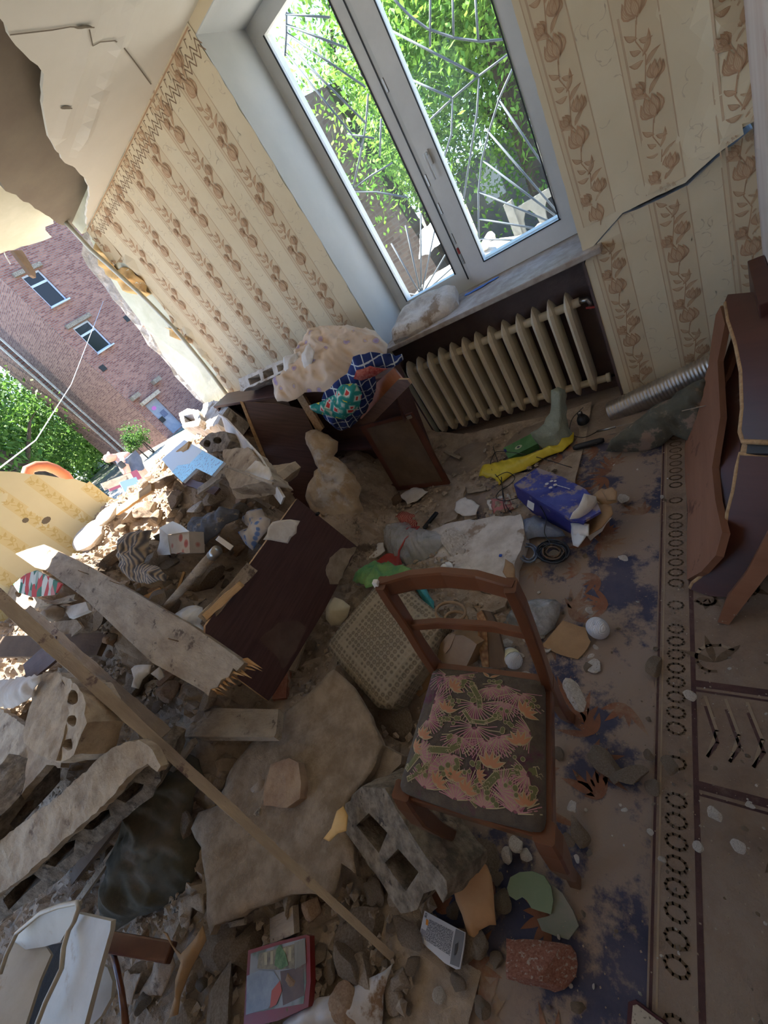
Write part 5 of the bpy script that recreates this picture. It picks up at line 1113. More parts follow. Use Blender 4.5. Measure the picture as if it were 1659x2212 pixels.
for (x, y, s, a) in ((-.07,.085,.032,.9),(.015,.13,.026,1.5),(.10,.055,.034,.9),(-.075,.03,.032,1.3),(.10,-.01,.034,1.8),(-.12,-.035,.03,1.2),(.045,-.065,.036,1.5),(-.03,-.105,.034,1.4),(-.135,-.06,.026,.6),(.02,-.085,.022,.3)): dc += leafs(x, y, s, a)
for (x, y) in ((-.035,.10),(-.06,.06),(.03,.115),(-.05,.02),(-.075,.01),(-.04,-.03),(-.02,-.075),(-.045,-.085),(.01,-.07),(.095,-.045),(.12,.08),(.055,.05),(.09,-.09),(-.015,.075),(.075,.02)): dc += berries(x, y)
for pts, w_ in (([(-.03,.13),(-.02,.10),(.0,.075),(.005,.055)], .010), ([(-.03,.04),(-.01,.02),(.02,.022),(.05,.04)], .006), ([(-.14,-.10),(-.12,-.07),(-.09,-.055),(-.05,-.05),(-.03,-.035)], .012), ([(.02,-.13),(.04,-.10),(.06,-.075),(.10,-.06),(.13,-.05)], .013), ([(-.13,-.12),(-.10,-.10),(-.09,-.085)], .008)): dc += branch(pts, w_)
for (x, y, r, a0, a1) in ((.10,-.13,.05,.2,2.8),(.04,-.135,.04,.2,2.9),(-.02,-.135,.04,.2,2.9),(-.09,-.13,.045,.1,2.6),(.07,-.10,.04,-.6,2),(-.05,-.09,.035,.3,3.2),(-.12,-.07,.035,-.6,1.4)): dc += burst(x, y, r, a0, a1, 24)
for (x, y, s, a) in ((.0,-.12,.03,1.2),(.12,-.115,.028,1.8),(-.065,-.12,.03,1.0)): dc += leafs(x, y, s, a)
for (x, y) in ((.06,-.12),(-.10,-.095),(.03,-.10),(.13,-.09)): dc += berries(x, y)
dc = [(p, m, l) for (p, m, l) in dc if all(inside(q, rp2) for q in p)]
seat = sheet('seat', rp2, CH @ Matrix.Translation((0, 0, hs_z-.002)), tap, .03, .012, disp=sd, decals=dc, parent=chair, smooth=True)
# apron, rails, legs
bar('apron', [(-wf/2+.01, -dp/2+.004, hs_z-.045), (wf/2-.01, -dp/2+.004, hs_z-.045)], .022, .05, WC, chair)
bar('apron', [(-wf/2+.006, -dp/2+.01, hs_z-.045), (-wb/2+.004, dp/2-.01, hs_z-.045)], .02, .05, WC, chair)
bar('apron', [(wf/2-.002, -dp/2+.01, hs_z-.045), (wb/2-.0, dp/2-.01, hs_z-.045)], .026, .05, WC, chair)
bar('apron', [(-wb/2+.01, dp/2+.004, hs_z-.03), (wb/2-.01, dp/2+.004, hs_z-.03)], .024, .06, WC, chair)
for s in (-1, 1):
    bar('leg', [(s*(wf/2-.004), -dp/2+.004, hs_z-.012), (s*(wf/2), -dp/2-.002, hs_z-.07), (s*(wf/2+.004), -dp/2-.012, .34), (s*(wf/2), -dp/2-.01, .2), (s*(wf/2-.002), -dp/2, .08), (s*(wf/2+.0), -dp/2-.004, .0)], [.04, .046, .042, .032, .026, .030], [.04, .046, .042, .032, .026, .030], WC, chair)
    bar('leg', [(s*(wb/2+.004), dp/2+.01, hs_z-.02), (s*(wb/2+.004), dp/2+.022, .36), (s*(wb/2+.004), dp/2+.05, .2), (s*(wb/2+.002), dp/2+.112, 0.0)], [.026, .026, .024, .024], [.04, .042, .036, .03], WC, chair)
    bar('back_post', [(s*(wb/2+.004), dp/2+.008, hs_z-.03), (s*(wb/2+.004), dp/2+.006, .60), (s*(wb/2+.002), dp/2+.008, .70), (s*(wb/2-.0), dp/2+.006, .80), (s*(wb/2-.004), dp/2+.004, .865)], [.024, .024, .024, .024, .022], [.040, .034, .032, .034, .034], WC, chair)
bar('top_rail', [(-wb/2, dp/2+.006, .845), (-.07, dp/2+.024, .850), (.0, dp/2+.030, .851), (.07, dp/2+.024, .850), (wb/2, dp/2+.006, .845)], .018, [.045, .05, .052, .05, .045], WC, chair)
bar('back_rail', [(-wb/2, dp/2+.008, .69), (-.06, dp/2+.018, .694), (.06, dp/2+.018, .694), (wb/2, dp/2+.008, .69)], .016, .026, WC, chair)
boxm('white_tag', (.012, .012, .020), D['white'], CH @ Matrix.Translation((-wb/2-.006, dp/2+.0, .866)), chair)
# ================================================================ small finds round the chair
def at(px, py, z): return W(px, py, z)
def tm(p, rz=0, rx=0, ry=0): return Matrix.Translation(p) @ Matrix.Rotation(rz, 4, 'Z') @ Matrix.Rotation(rx, 4, 'X') @ Matrix.Rotation(ry, 4, 'Y')
def lathe(name, prof, M, m, parent=None, seg=28):
    vs = []; fs = []
    for (r, z) in prof:
        for k in range(seg): vs.append((r*math.cos(2*PI*k/seg), r*math.sin(2*PI*k/seg), z))
    for i in range(len(prof)-1):
        for k in range(seg): fs.append([i*seg+k, i*seg+(k+1) % seg, (i+1)*seg+(k+1) % seg, (i+1)*seg+k])
    return link(name, mesh(name, vs, fs, m, smooth=True), M, parent)
def text(s, size, M, m, parent, name='lettering', sx_=1.0):
    c = bpy.data.curves.new(name, 'FONT'); c.body = s; c.size = size; c.extrude = .0002; c.materials.append(m); c.align_x = 'CENTER'; c.align_y = 'CENTER'
    t0 = bpy.data.objects.new('tmp', c); C.objects.link(t0); bpy.context.view_layer.update()
    me = bpy.data.meshes.new_from_object(t0.evaluated_get(bpy.context.evaluated_depsgraph_get())); bpy.data.objects.remove(t0)
    o = bpy.data.objects.new(name, me); C.objects.link(o); o.parent = parent
    o.matrix_basis = wm(parent).inverted() @ M @ Matrix.Diagonal((sx_, 1, 1, 1)); return o
yarn_m = matp('white crochet thread', 'ShaderNodeTexWave', {'Scale': 90.0, 'Distortion': 2.5, 'Detail': 2.0}, None, outn='Color', ramp=[(0, rgb(196,196,202)), (.5, rgb(226,226,230)), (1, rgb(236,236,240))], bump=.6, bdist=.002, rot=(0, .9, .5))
yp = [(.004,-.034),(.016,-.036),(.026,-.034),(.033,-.024),(.0355,-.01),(.036,.004),(.034,.02),(.028,.031),(.018,.035),(.006,.035),(.001,.033)]
lathe('yarn_ball', yp, tm(W(1291,1357,.042), .4, .25, -.1), yarn_m); tag(bpy.data.objects['yarn_ball'], 'white ball of crochet thread on the blue carpet', 'yarn')
yb = lathe('yarn_ball', [(r*.95, z*1.05) for r, z in yp], tm(W(1106,1422,.05), .5, 1.2, .3), yarn_m); tag(yb, 'white yarn ball with a printed label lying behind the chair seat', 'yarn')
yl = lathe('paper_band', [(.0348,-.012),(.0352,0),(.0348,.016)], wm(yb), mat('yarn label', rgb(214,204,166), rgb(222,214,184), 9), yb)
boxm('red_mark', (.008, .001, .008), D['red'], wm(yb) @ Matrix.Translation((.012, -.0345, .0)), yb)
for k, ch in enumerate('YarnArt'):
    an = -1.9+k*.24
    text(ch, .013, wm(yb) @ Matrix.Rotation(an, 4, 'Z') @ Matrix(((0, 0, 1, .0358), (1, 0, 0, 0), (0, 1, 0, .004), (0, 0, 0, 1))), mat('label ink', rgb(50,60,110), None), yb)
slab('cardboard_piece', 'torn brown cardboard piece next to the white yarn ball', 'cardboard', [(1216,1340),(1265,1356),(1270,1375),(1276,1386),(1262,1410),(1248,1424),(1230,1420),(1196,1408),(1168,1396),(1190,1370)], ((1216,1340,.035), (1276,1386,.02), (1168,1396,.02)), .004, [D['card']], jg=(.02, .002, 2))
cloth('bubble_bag', 'silvery padded bag crumpled behind the chair back post', 'bag', [(1086,1350),(1100,1325),(1120,1302),(1160,1295),(1200,1296),(1212,1305),(1208,1330),(1198,1356),(1180,1372),(1155,1374),(1130,1362),(1100,1352)], ((1086,1350,.03), (1212,1305,.03), (1155,1374,.02)), mat('silver padded wrap', rgb(150,148,146), rgb(190,190,190), 18, .25, .8, 60, metal=.4), .05, .014, 60, .4, .009, R=.04, seed=21)
cp_ = lathe('plastic_cup', [(.001,.030),(.018,.030),(.020,.026),(.024,.0),(.033,-.002),(.033,-.004),(.022,-.004)], tm(W(966,1228,.11), .3, .5, -.2), D['white']); tag(cp_, 'small white plastic cup upside down on the fallen plaster slab', 'cup')
boxm('printed_patch', (.014, .001, .014), mat('dark cup print', rgb(52,34,60), rgb(90,60,90), 60), wm(cp_) @ Matrix.Translation((.017, -.0155, .014)) @ Matrix.Rotation(.75, 4, 'Z'), cp_)
tag(boxm('bottle_cap', (.014, .014, .008), mat('blue cap', rgb(40,80,170), None, rough=.4), tm(W(1081,1200,.08)), bev=.004), 'tiny blue bottle cap on the fallen plaster slab', 'cap')
# handbag behind the chair
hb = thing('handbag', W(985,1440,.04), 'beige handbag with round handles behind the chair seat', 'bag')
bm_ = mat('beige leather', rgb(142,114,84), rgb(156,128,98), 8, .5, .1, 80)
MB_ = PL((955,1375,.16), (1028,1395,.16), (930,1440,.06))
prismpx('bag_body', '', '', [(968,1370),(1000,1372),(1030,1392),(1018,1418),(1006,1442),(960,1438),(925,1438),(945,1400)], ((968,1370,.17), (1030,1392,.16), (925,1438,.06)), .09, [bm_], parent=hb)
for (cx, cy, r, z, sq) in ((973,1328,34,.20,.62),(985,1345,26,.18,.7)):
    tube('bag_handle', [W(cx+r*math.cos(a)*.95, cy+r*math.sin(a)*sq-6, z+.02*math.sin(a)) for a in [2*PI*k/24 for k in range(24)]], .0065, bm_, parent=hb, closed=True)
slab('strap_tab', '', '', [(975,1368),(984,1370),(972,1400),(962,1412),(956,1404),(966,1384)], ((975,1368,.175), (984,1370,.175), (962,1412,.12)), .004, [bm_], parent=hb)
bd = slab('patterned_binder', 'board with patterned paper edge standing behind the chair seat', 'board', [(1040,1318),(1060,1322),(1072,1345),(1096,1440),(1075,1445),(1052,1440)], ((1040,1318,.18), (1072,1345,.15), (1075,1445,.06)), .02, [D['hardb']])
slab('patterned_edge', '', '', [(1030,1325),(1040,1318),(1050,1340),(1056,1442),(1042,1440),(1034,1400)], ((1030,1325,.18), (1040,1318,.185), (1042,1440,.07)), .006, [matp('snakeskin paper', 'ShaderNodeTexVoronoi', {'Scale': 60.0}, None, outn='Distance', ramp=[(0, rgb(190,160,120)), (.5, rgb(150,110,76)), (1, rgb(90,60,44))], bump=0)], parent=bd)
slab('box_flap', 'tan box panel on the floor under the quilted cushion', 'cardboard', [(960,1440),(940,1470),(905,1505),(880,1485),(905,1450),(935,1428)], ((960,1440,.05), (905,1505,.03), (935,1428,.06)), .01, [D['card']])
# bags and cords left of the slab
cloth('clear_bag', 'cloudy clear plastic bag with pink things beside the fallen plaster slab', 'bag', [(828,1160),(845,1138),(870,1130),(900,1140),(935,1148),(958,1158),(962,1172),(940,1200),(905,1218),(880,1225),(855,1210),(832,1185)], ((828,1160,.06), (962,1172,.08), (880,1225,.05)), D['bag'], .06, .020, 60, .5, .008, R=.04, seed=31)
cloth('bag_contents', 'pinkish cloth bundle inside the clear plastic bag', 'cloth', [(842,1160),(870,1145),(915,1158),(940,1168),(915,1195),(880,1205),(855,1190)], ((842,1160,.05), (940,1168,.06), (880,1205,.04)), mat('pink white cloth', rgb(200,180,176), rgb(216,206,196), 20, .9, c3=rgb(180,110,116), c3scale=22, c3t=.58), .035, .010, 70, 1.0, .009, R=.04, seed=32)
cloth('red_patterned_cloth', 'red patterned cloth crumpled above the clear plastic bag', 'cloth', [(822,1135),(835,1118),(860,1108),(880,1106),(896,1112),(902,1130),(896,1146),(870,1142),(845,1140),(825,1146)], ((822,1135,.05), (902,1130,.05), (870,1144,.04)), matp('red zigzag cloth', 'ShaderNodeTexWave', {'Scale': 38.0, 'Distortion': 5.0}, None, outn='Color', ramp=[(0, rgb(140,50,44)), (.6, rgb(158,62,54)), (1, rgb(206,160,140))], bump=0), .05, .012, 70, .5, .008, R=.04, seed=33)
tag(tube('looped_cord', [W(x, y, z) for x, y, z in ((900,1142,.07),(870,1130,.09),(830,1130,.07),(812,1150,.05),(822,1162,.05),(850,1160,.08),(884,1140,.13),(905,1138,.14),(876,1165,.14),(862,1190,.12),(860,1215,.10),(864,1240,.08))], .006, D['red']), 'thick red cord looped over the clear plastic bag', 'cord')
cloth('green_bag', 'green and pale translucent bag crumpled behind the quilted cushion', 'bag', [(762,1256),(790,1240),(815,1230),(850,1228),(880,1238),(905,1245),(900,1262),(860,1255),(835,1258),(790,1270)], ((762,1256,.2), (905,1245,.15), (835,1258,.2)), D['bag_e'], .05, .016, 60, .5, .009, R=.03, seed=34)
cloth('turquoise_bag', 'turquoise plastic bag end behind the chair top rail', 'bag', [(860,1255),(885,1238),(905,1245),(925,1280),(938,1300),(938,1318),(920,1308),(895,1272),(870,1262)], ((860,1255,.18), (925,1280,.14), (920,1308,.14)), D['bag_t'], .04, .014, 60, .5, .009, R=.03, seed=35)
for px_, z, m, lab in (([(770,1190),(805,1174),(828,1172),(832,1190),(810,1206),(785,1205)],.08,'paper','small stack of beige papers left of the clear bag'),([(812,1215),(835,1196),(860,1200),(870,1222),(842,1228),(818,1226)],.07,'red','red cloth corner under the clear plastic bag'),([(985,1085),(1005,1074),(1036,1092),(1028,1112),(1000,1115),(982,1102)],.03,'paper','crumpled white paper near the cabinet door corner'),
     ([(1052,1080),(1100,1066),(1112,1098),(1060,1118)],.012,'paper','open notebook page by the wire tangle'),([(1060,1078),(1098,1075),(1110,1098),(1066,1110)],.02,'pinkc','pink cover lying on the open notebook page'),([(1108,1055),(1130,1048),(1130,1068),(1112,1074)],.02,'card','yellowish card under the torn blue box'),
     ([(1250,1088),(1280,1075),(1300,1090),(1285,1105)],.02,'card','torn cardboard flap end near the blue box'),([(865,1070),(895,1050),(925,1062),(900,1082),(880,1090)],.03,'paper','grey crumpled scrap by the fallen wooden strip'),([(840,1080),(862,1062),(870,1078),(850,1100)],.02,'hardb','brown scrap before the dark cabinet'),
     ([(1092,1208),(1108,1218),(1112,1245),(1100,1258),(1086,1236)],.095,'card','brown dent scrap on the fallen plaster slab edge')):
    mm = mat('pink notebook cover', rgb(186,104,104), rgb(176,120,112), 9, .8) if m == 'pinkc' else D[m]
    cloth('paper_scrap', lab, 'paper', px_, ((px_[0][0],px_[0][1],z), (px_[1][0],px_[1][1],z+.006), (px_[-1][0],px_[-1][1],z)), mm, .006, .006, 60, .5, .012, seed=len(lab))
tag(boxm('black_remote', (.13, .025, .016), D['black'], basis(W(930,1124,.05), W(945,1105,.05)-W(915,1142,.05), Vector((0, 0, 1))), bev=.004), 'black elongated plastic object beside the red patterned cloth', 'remote')
cloth('cream_rag', 'cream stiff rag standing between leaning door and cushion', 'cloth', [(706,1300),(722,1290),(740,1296),(756,1310),(750,1332),(735,1350),(716,1352),(706,1338)], ((706,1300,.24), (756,1310,.22), (716,1352,.18)), mat('cream cloth', rgb(196,184,150), rgb(208,198,168), 8), .05, .01, 40, 1.5, .01, R=.04, seed=41)
# blue torn box
BX = [(1110,1050),(1160,1012),(1262,1052),(1288,1068),(1230,1140),(1200,1125)]
blu = mat('dusty blue box print', rgb(52,54,128), rgb(76,78,150), 7, .5, c3=rgb(150,130,124), c3scale=9, c3t=.52)
MBX = PL((1112,1048,.16), (1160,1012,.14), (1225,1128,.13))
bx = slab('torn_blue_box', 'torn blue cardboard box with white puff print, end ripped open', 'box', [(1110,1046),(1160,1010),(1215,1030),(1265,1056),(1290,1085),(1298,1104),(1262,1124),(1232,1122),(1160,1080)], ((1112,1048,.15), (1160,1012,.13), (1262,1124,.15)), .012, [blu, mat('white print', rgb(208,204,206), None), D['paper']], spacing=.02, disp=lambda x, y: .006*noise.noise(Vector((x*12, y*12, 0))))
MB2 = PL((1112,1048,.15), (1160,1012,.13), (1262,1124,.15))
def dB(x, y): u_, v_ = onp(MB2, x, y); return MB2 @ Matrix.Translation((u_, v_, .010))
for (x, y, r) in ((1182,1048,8),(1192,1042,7),(1200,1050,8),(1190,1056,8),(1200,1042,6)):
    u_, v_ = onp(MB2, x, y); sheet('puff_print', circ(u_, v_, r*.0011, 12), MB2 @ Matrix.Translation((0, 0, .008)), [D['paper']], 0, parent=bx)
for k in range(4):
    a = dB(1205+k*7, 1052+k*2); boxm('print_line', (.003, .03, .0005), D['paper'], a, bx, bev=0)
uM = (MB2 @ Vector((*onp(MB2, 1150, 1022), 0))-MB2 @ Vector((*onp(MB2, 1120, 1040), 0))).normalized()
text('SL-11', .016, basis((dB(1142, 1030)).translation, -uM*-1, MB2.col[2].xyz), D['paper'], bx)
text('THINK', .010, basis((dB(1225, 1054)).translation, uM, MB2.col[2].xyz), D['paper'], bx) if False else None
slab('side_face', '', '', [(1110,1048),(1160,1082),(1232,1124),(1262,1126),(1252,1172),(1238,1180),(1225,1160),(1160,1118),(1118,1075)], ((1110,1050,.148), (1262,1126,.14), (1118,1080,.05)), .006, [mat('blue box side', rgb(48,50,122), rgb(70,72,140), 7, .5, c3=rgb(150,146,160), c3scale=12, c3t=.62)], parent=bx)
slab('recycling_patch', '', '', [(1140,1080),(1154,1088),(1152,1104),(1138,1094)], ((1140,1080,.135), (1154,1088,.135), (1138,1094,.105)), .001, [D['white']], parent=bx)
for pl, za, m in (([(1230,1122),(1262,1066),(1288,1072),(1290,1085),(1272,1108),(1250,1120)],.17,'paper'),([(1232,1126),(1262,1128),(1272,1150),(1248,1182),(1238,1178)],.08,'white'),([(1236,1130),(1272,1132),(1272,1158),(1240,1156)],.10,'paper'),([(1278,1072),(1300,1055),(1325,1062),(1333,1085),(1305,1092)],.12,'card'),
     ([(1288,1088),(1320,1092),(1325,1110),(1300,1140),(1272,1156),(1268,1130)],.09,'card'),([(1300,1060),(1322,1052),(1332,1062),(1330,1080),(1312,1082)],.14,'card'),([(1262,1150),(1290,1140),(1310,1120),(1322,1118),(1300,1148),(1276,1168)],.05,'paper')):
    cloth('torn_flap', '', '', pl, ((pl[0][0],pl[0][1],za), (pl[1][0],pl[1][1],za+.02), (pl[-1][0],pl[-1][1],za-.02)), D[m], .01, .008, 50, .7, .012, seed=za*100, parent=bx)
cloth('blue_grey_bag', 'bluish clear plastic film under the torn blue box', 'bag', [(1130,1125),(1160,1115),(1205,1140),(1222,1158),(1200,1160),(1160,1160),(1132,1170),(1128,1150)], ((1130,1125,.04), (1222,1158,.03), (1132,1170,.03)), D['bag_b'], .04, .014, 60, .5, .01, R=.03, seed=51)
# wires
def coil(name, cx, cy, r, z, n, lab, m, rad, seed, sq=.7):
    q = random.Random(seed); pts = []
    for k in range(n*14):
        a = k*2*PI/14; rr_ = r*(1+.22*math.sin(k*.37)+q.uniform(-.06, .06)); pts.append(W(cx+rr_*math.cos(a), cy+rr_*math.sin(a)*sq, z+.012*math.sin(k*.7)+.004*math.sin(k*.11)))
    tag(tube(name, pts, rad, m), lab, 'wire')
coil('wire_coil', 1195, 1192, 30, .04, 7, 'dark tangled wire coil below the torn blue box', D['black'], .0035, 4)
coil('wire_coil', 1195, 1192, 19, .045, 5, 'inner rusty loops of the dark wire coil', D['hardb'], .003, 5)
coil('wire_coil', 1142, 1195, 17, .03, 4, 'small loop of translucent hose beside the dark wire coil', D['bag_b'], .004, 6, 1.0)
for pts, lab in (([(1235,1010,.03),(1150,985,.05),(1080,975,.10),(1065,985,.08),(1060,1010,.06),(1082,1040,.04),(1085,1060,.10),(1088,1090,.14),(1092,1105,.06)],'thin dark cable curling over the yellow bag'),([(1072,1030,.06),(1095,1020,.08),(1112,1032,.06),(1100,1048,.04),(1080,1060,.05),(1072,1075,.04),(1090,1082,.05),(1120,1075,.03)],'thin wire loops beside the torn blue box'),
     ([(1065,965,.03),(1080,1015,.04),(1086,1060,.04),(1092,1090,.03),(1105,1108,.04)],'thin brown wire upright over the yellow bag end'),([(1165,1090,.09),(1180,1120,.10),(1176,1150,.06),(1190,1175,.05)],'thin black wire hanging at the side of the blue box'),([(1260,880,.06),(1236,905,.03),(1232,935,.02),(1260,945,.02),(1295,930,.02)],'black cable loop around the black reel')):
    P = [W(*p) for p in pts]; S = []
    for i in range(len(P)-1):
        a, b, c, d = P[max(i-1, 0)], P[i], P[i+1], P[min(i+2, len(P)-1)]
        for k in range(5):
            t = k/5; S.append(.5*((2*b)+(c-a)*t+(2*a-5*b+4*c-d)*t*t+(3*b-a-3*c+d)*t**3))
    tag(tube('thin_wire', S+[P[-1]], .0022, D['black'], seg=5), lab, 'wire')
# below the radiator
cloth('yellow_bag', 'bright yellow plastic bag on the floor under the radiator', 'bag', [(1035,1030),(1042,1008),(1075,1000),(1120,990),(1160,978),(1195,962),(1215,940),(1240,935),(1238,955),(1215,975),(1185,985),(1150,1005),(1135,1015),(1100,1030),(1078,1048),(1070,1036)], ((1035,1030,.03), (1240,935,.03), (1078,1048,.02)), mat('yellow plastic', rgb(204,180,34), rgb(216,196,60), 8, .35, .3, 20), .03, .012, 50, .4, .01, R=.03, seed=61)
jb = slab('juice_carton', 'green and cream drinks carton on its side before the green bag', 'carton', [(1087,968),(1146,937),(1162,958),(1098,990)], ((1087,968,.07), (1146,937,.07), (1098,990,.05)), .05, [mat('green carton print', rgb(96,140,90), rgb(70,120,66), 12, .5)])
MJ = PL((1087,968,.07), (1146,937,.07), (1098,990,.05))
u1, v1 = onp(MJ, 1120, 966)
sheet('label_oval', circ(u1, v1, .022, 18, .014), MJ @ Matrix.Translation((0, 0, .001)), [mat('cream label', rgb(190,194,160), None)], 0, parent=jb)
sheet('label_oval', circ(u1, v1, .009, 14, .008), MJ @ Matrix.Translation((0, 0, .002)), [mat('dark emblem', rgb(70,80,90), None)], 0, parent=jb)
u1, v1 = onp(MJ, 1092, 974)
sheet('blue_end', rect(u1-.006, v1-.016, u1+.006, v1+.016), MJ @ Matrix.Translation((0, 0, .001)), [mat('carton blue', rgb(48,52,120), None)], 0, parent=jb)
text('JUICE', .011, MJ @ Matrix.Translation((*onp(MJ, 1104, 962), .002)), D['white'], jb) if False else None
cloth('green_grey_bag', 'grey green plastic bag tied with a twisted neck under the radiator', 'bag', [(1190,843),(1205,836),(1220,842),(1222,870),(1226,910),(1238,950),(1228,975),(1180,975),(1158,955),(1145,935),(1175,915),(1190,880)], (Wy(1190,843,-.22), Wy(1220,842,-.20), W(1180,972,.02)), D['bag_g'], .06, .014, 40, .1, .01, R=.05, seed=62)
lathe('bag_knot', [(.001,.03),(.012,.028),(.018,.02),(.012,.01),(.010,0),(.016,-.01)], tm(Wy(1205,858,-.24), 0, .2), D['bag_g'], bpy.data.objects['green_grey_bag'], 14) if False else None
rl = lathe('black_reel', [(.001,.05),(.014,.05),(.014,.047),(.013,.02),(.022,.018),(.03,.0),(.032,-.02)], tm(W(1258,905,.06), 0, .2), D['black']); tag(rl, 'black plastic reel with a white cross on its knob', 'reel')
for a in (.78, -.78): boxm('white_cross', (.016, .003, .001), D['white'], wm(rl) @ Matrix.Translation((0, 0, .0508)) @ Matrix.Rotation(a, 4, 'Z'), rl, bev=0)
P, Q = W(1238,968,.03), W(1305,950,.03); tag(tube('black_sleeve', [P, P.lerp(Q, .1), P.lerp(Q, .9), Q], [.010, .016, .016, .010], D['black'], seg=12), 'black padded sleeve lying between the yellow bag and the jacket', 'sleeve')
tag(tube('thin_rod', [W(1290,932,.05), W(1330,922,.07)], .006, D['metal']), 'short metal end of a rod beside the silver hose', 'rod')
tag(tube('thin_wire', [W(1330,922,.07), W(1450,893,.14), W(1560,868,.24)], .0022, D['slat']), 'straight grey rod resting across the folded jacket', 'rod')
# corrugated hose
A_, B_ = Wy(1320, 893, -.17), Wy(1562, 782, -.15); d = B_-A_; n = 130
prs = [A_+d*(i/n) for i in range(n+1)]
hose = tag(tube('corrugated_hose', prs, [.060+(.0032 if (i//2) % 2 else 0) for i in range(n+1)], D['alu'], seg=28, cap=False), 'silver corrugated ventilation hose lying along the wall', 'hose')
cloth('folded_jacket', 'grey green quilted camouflage jacket crumpled by the silver hose', 'jacket', [(1310,975),(1320,950),(1345,930),(1380,905),(1410,880),(1430,868),(1450,862),(1480,838),(1520,818),(1545,812),(1545,850),(1520,930),(1500,955),(1478,950),(1455,940),(1430,962),(1395,974),(1350,976)], ((1310,975,.02), (1500,955,.03), (1430,868,.16)), mat('camouflage quilted fabric', rgb(86,84,72), rgb(104,100,86), 9, .95, .4, 60, c3=rgb(150,128,112), c3scale=9, c3t=.53), .07, .022, 46, .6, .012, R=.05, seed=63)
# ---------------------------------------------------------------- overturned wooden furniture base on the right
fb = thing('furniture_base', W(1500, 1250, 0), 'overturned reddish wooden furniture frame with wavy apron edges by the right edge', 'furniture')
WF, WI, WE = D['wood_f'], D['wood_fi'], D['wood_e']
def fbp(name, px, anc, th, m, side=None, **kw): return slab(name, '', '', px, anc, th, m, parent=fb, **kw)
fbp('wavy_apron', [(1556,662),(1566,700),(1550,780),(1556,900),(1538,1010),(1545,1080),(1560,1150),(1546,1200),(1515,1235),(1484,1252),(1483,1180),(1486,1100),(1480,1040),(1477,985),(1484,930),(1508,862),(1530,790),(1538,730),(1546,680)], (W(1484,1250,.015), W(1480,960,.02), Wy(1556,662,-.13)), .02, [WI, WE], side=1)
fbp('inner_rail', [(1580,728),(1590,752),(1562,830),(1540,920),(1548,1010),(1560,1130),(1548,1150),(1538,1120),(1532,1000),(1534,900),(1556,800)], (W(1548,1150,.16), W(1534,950,.18), Wy(1580,728,-.26)), .018, [D['wood_fi']])
fbp('inner_panel', [(1590,752),(1603,780),(1606,860),(1600,960),(1590,1040),(1576,1090),(1566,1150),(1558,1090),(1556,960),(1560,860)], (W(1566,1150,.20), W(1556,960,.22), Wy(1595,752,-.30)), .012, [D['wood_f'], WE])
fbp('wavy_side', [(1566,650),(1572,636),(1659,628),(1720,622),(1720,952),(1604,951),(1598,930),(1603,880),(1600,800),(1588,740),(1572,690)], (W(1602,948,.42), W(1720,952,.46), Wy(1570,640,-.18)), .022, [WF, WE], side=1)
fbp('end_panel', [(1597,980),(1720,985),(1720,1120),(1659,1150),(1610,1240),(1571,1290),(1530,1287),(1489,1272),(1494,1262),(1530,1236),(1555,1200),(1570,1150),(1576,1090),(1590,1030),(1594,995)], (W(1492,1270,.03), W(1571,1290,.03), W(1597,982,.40)), .022, [WF, WE], side=1)
fbp('lower_plank', [(1571,1290),(1612,1238),(1659,1150),(1720,1060),(1720,1130),(1659,1240),(1574,1350),(1550,1344)], (W(1550,1344,.02), W(1574,1350,.015), W(1659,1150,.24)), .03, [D['wood_fi'], WE], side=1)
def edge(name, px, z): tube(name, [W(x, y, zz) for (x, y), zz in zip(px, z)], .0065, D['wood_e'], parent=fb, seg=6)
e1 = [(1566,652),(1572,690),(1588,740),(1600,800),(1603,880),(1598,930),(1604,951),(1659,953)]; e2 = [(1659,985),(1597,981),(1592,1010),(1584,1060),(1571,1110),(1568,1150),(1554,1198),(1530,1234),(1496,1260),(1490,1272)]
MSd = plane3(W(1602,948,.42), W(1720,952,.46), Wy(1570,640,-.18)); MEn = plane3(W(1492,1270,.03), W(1571,1290,.03), W(1597,982,.40)); MAp = plane3(W(1484,1250,.015), W(1480,960,.02), Wy(1556,662,-.13))
for M3, e, r in ((MSd, e1, .008), (MEn, e2, .007), (MAp, [(1556,662),(1546,680),(1538,730),(1530,790),(1508,862),(1484,930),(1477,985),(1480,1040),(1486,1100),(1483,1180),(1484,1250)], .006)):
    tube('lit_raw_edge', [M3 @ Vector((*onp(M3, *p), -.006)) for p in e], r, D['wood_e'], parent=fb, seg=8)  # raw wood edges, the light they catch put into the pale colour
fbp('corner_block', [(1604,953),(1720,955),(1720,984),(1598,980)], (W(1604,953,.40), W(1720,955,.44), W(1598,980,.385)), .05, [WE])
fbp('black_fitting', [(1498,905),(1531,905),(1530,950),(1492,952)], (W(1498,905,.06), W(1531,905,.10), W(1492,952,.05)), .02, [D['black']])
fbp('black_fitting', [(1615,958),(1659,958),(1659,980),(1612,979)], (W(1615,958,.415), W(1659,958,.43), W(1612,979,.405)), .012, [D['black']])
fbp('black_fitting', [(1535,808),(1548,808),(1546,818),(1533,818)], (Wy(1535,808,-.30), Wy(1548,808,-.30), Wy(1533,818,-.31)), .012, [D['black']])
tag(boxm('dresser_panel', (.05, .4, .52), D['wood_f'], Matrix.Translation((.128, -.30, .26)), bev=.004), 'dark wooden panel standing behind the overturned furniture frame', 'furniture')
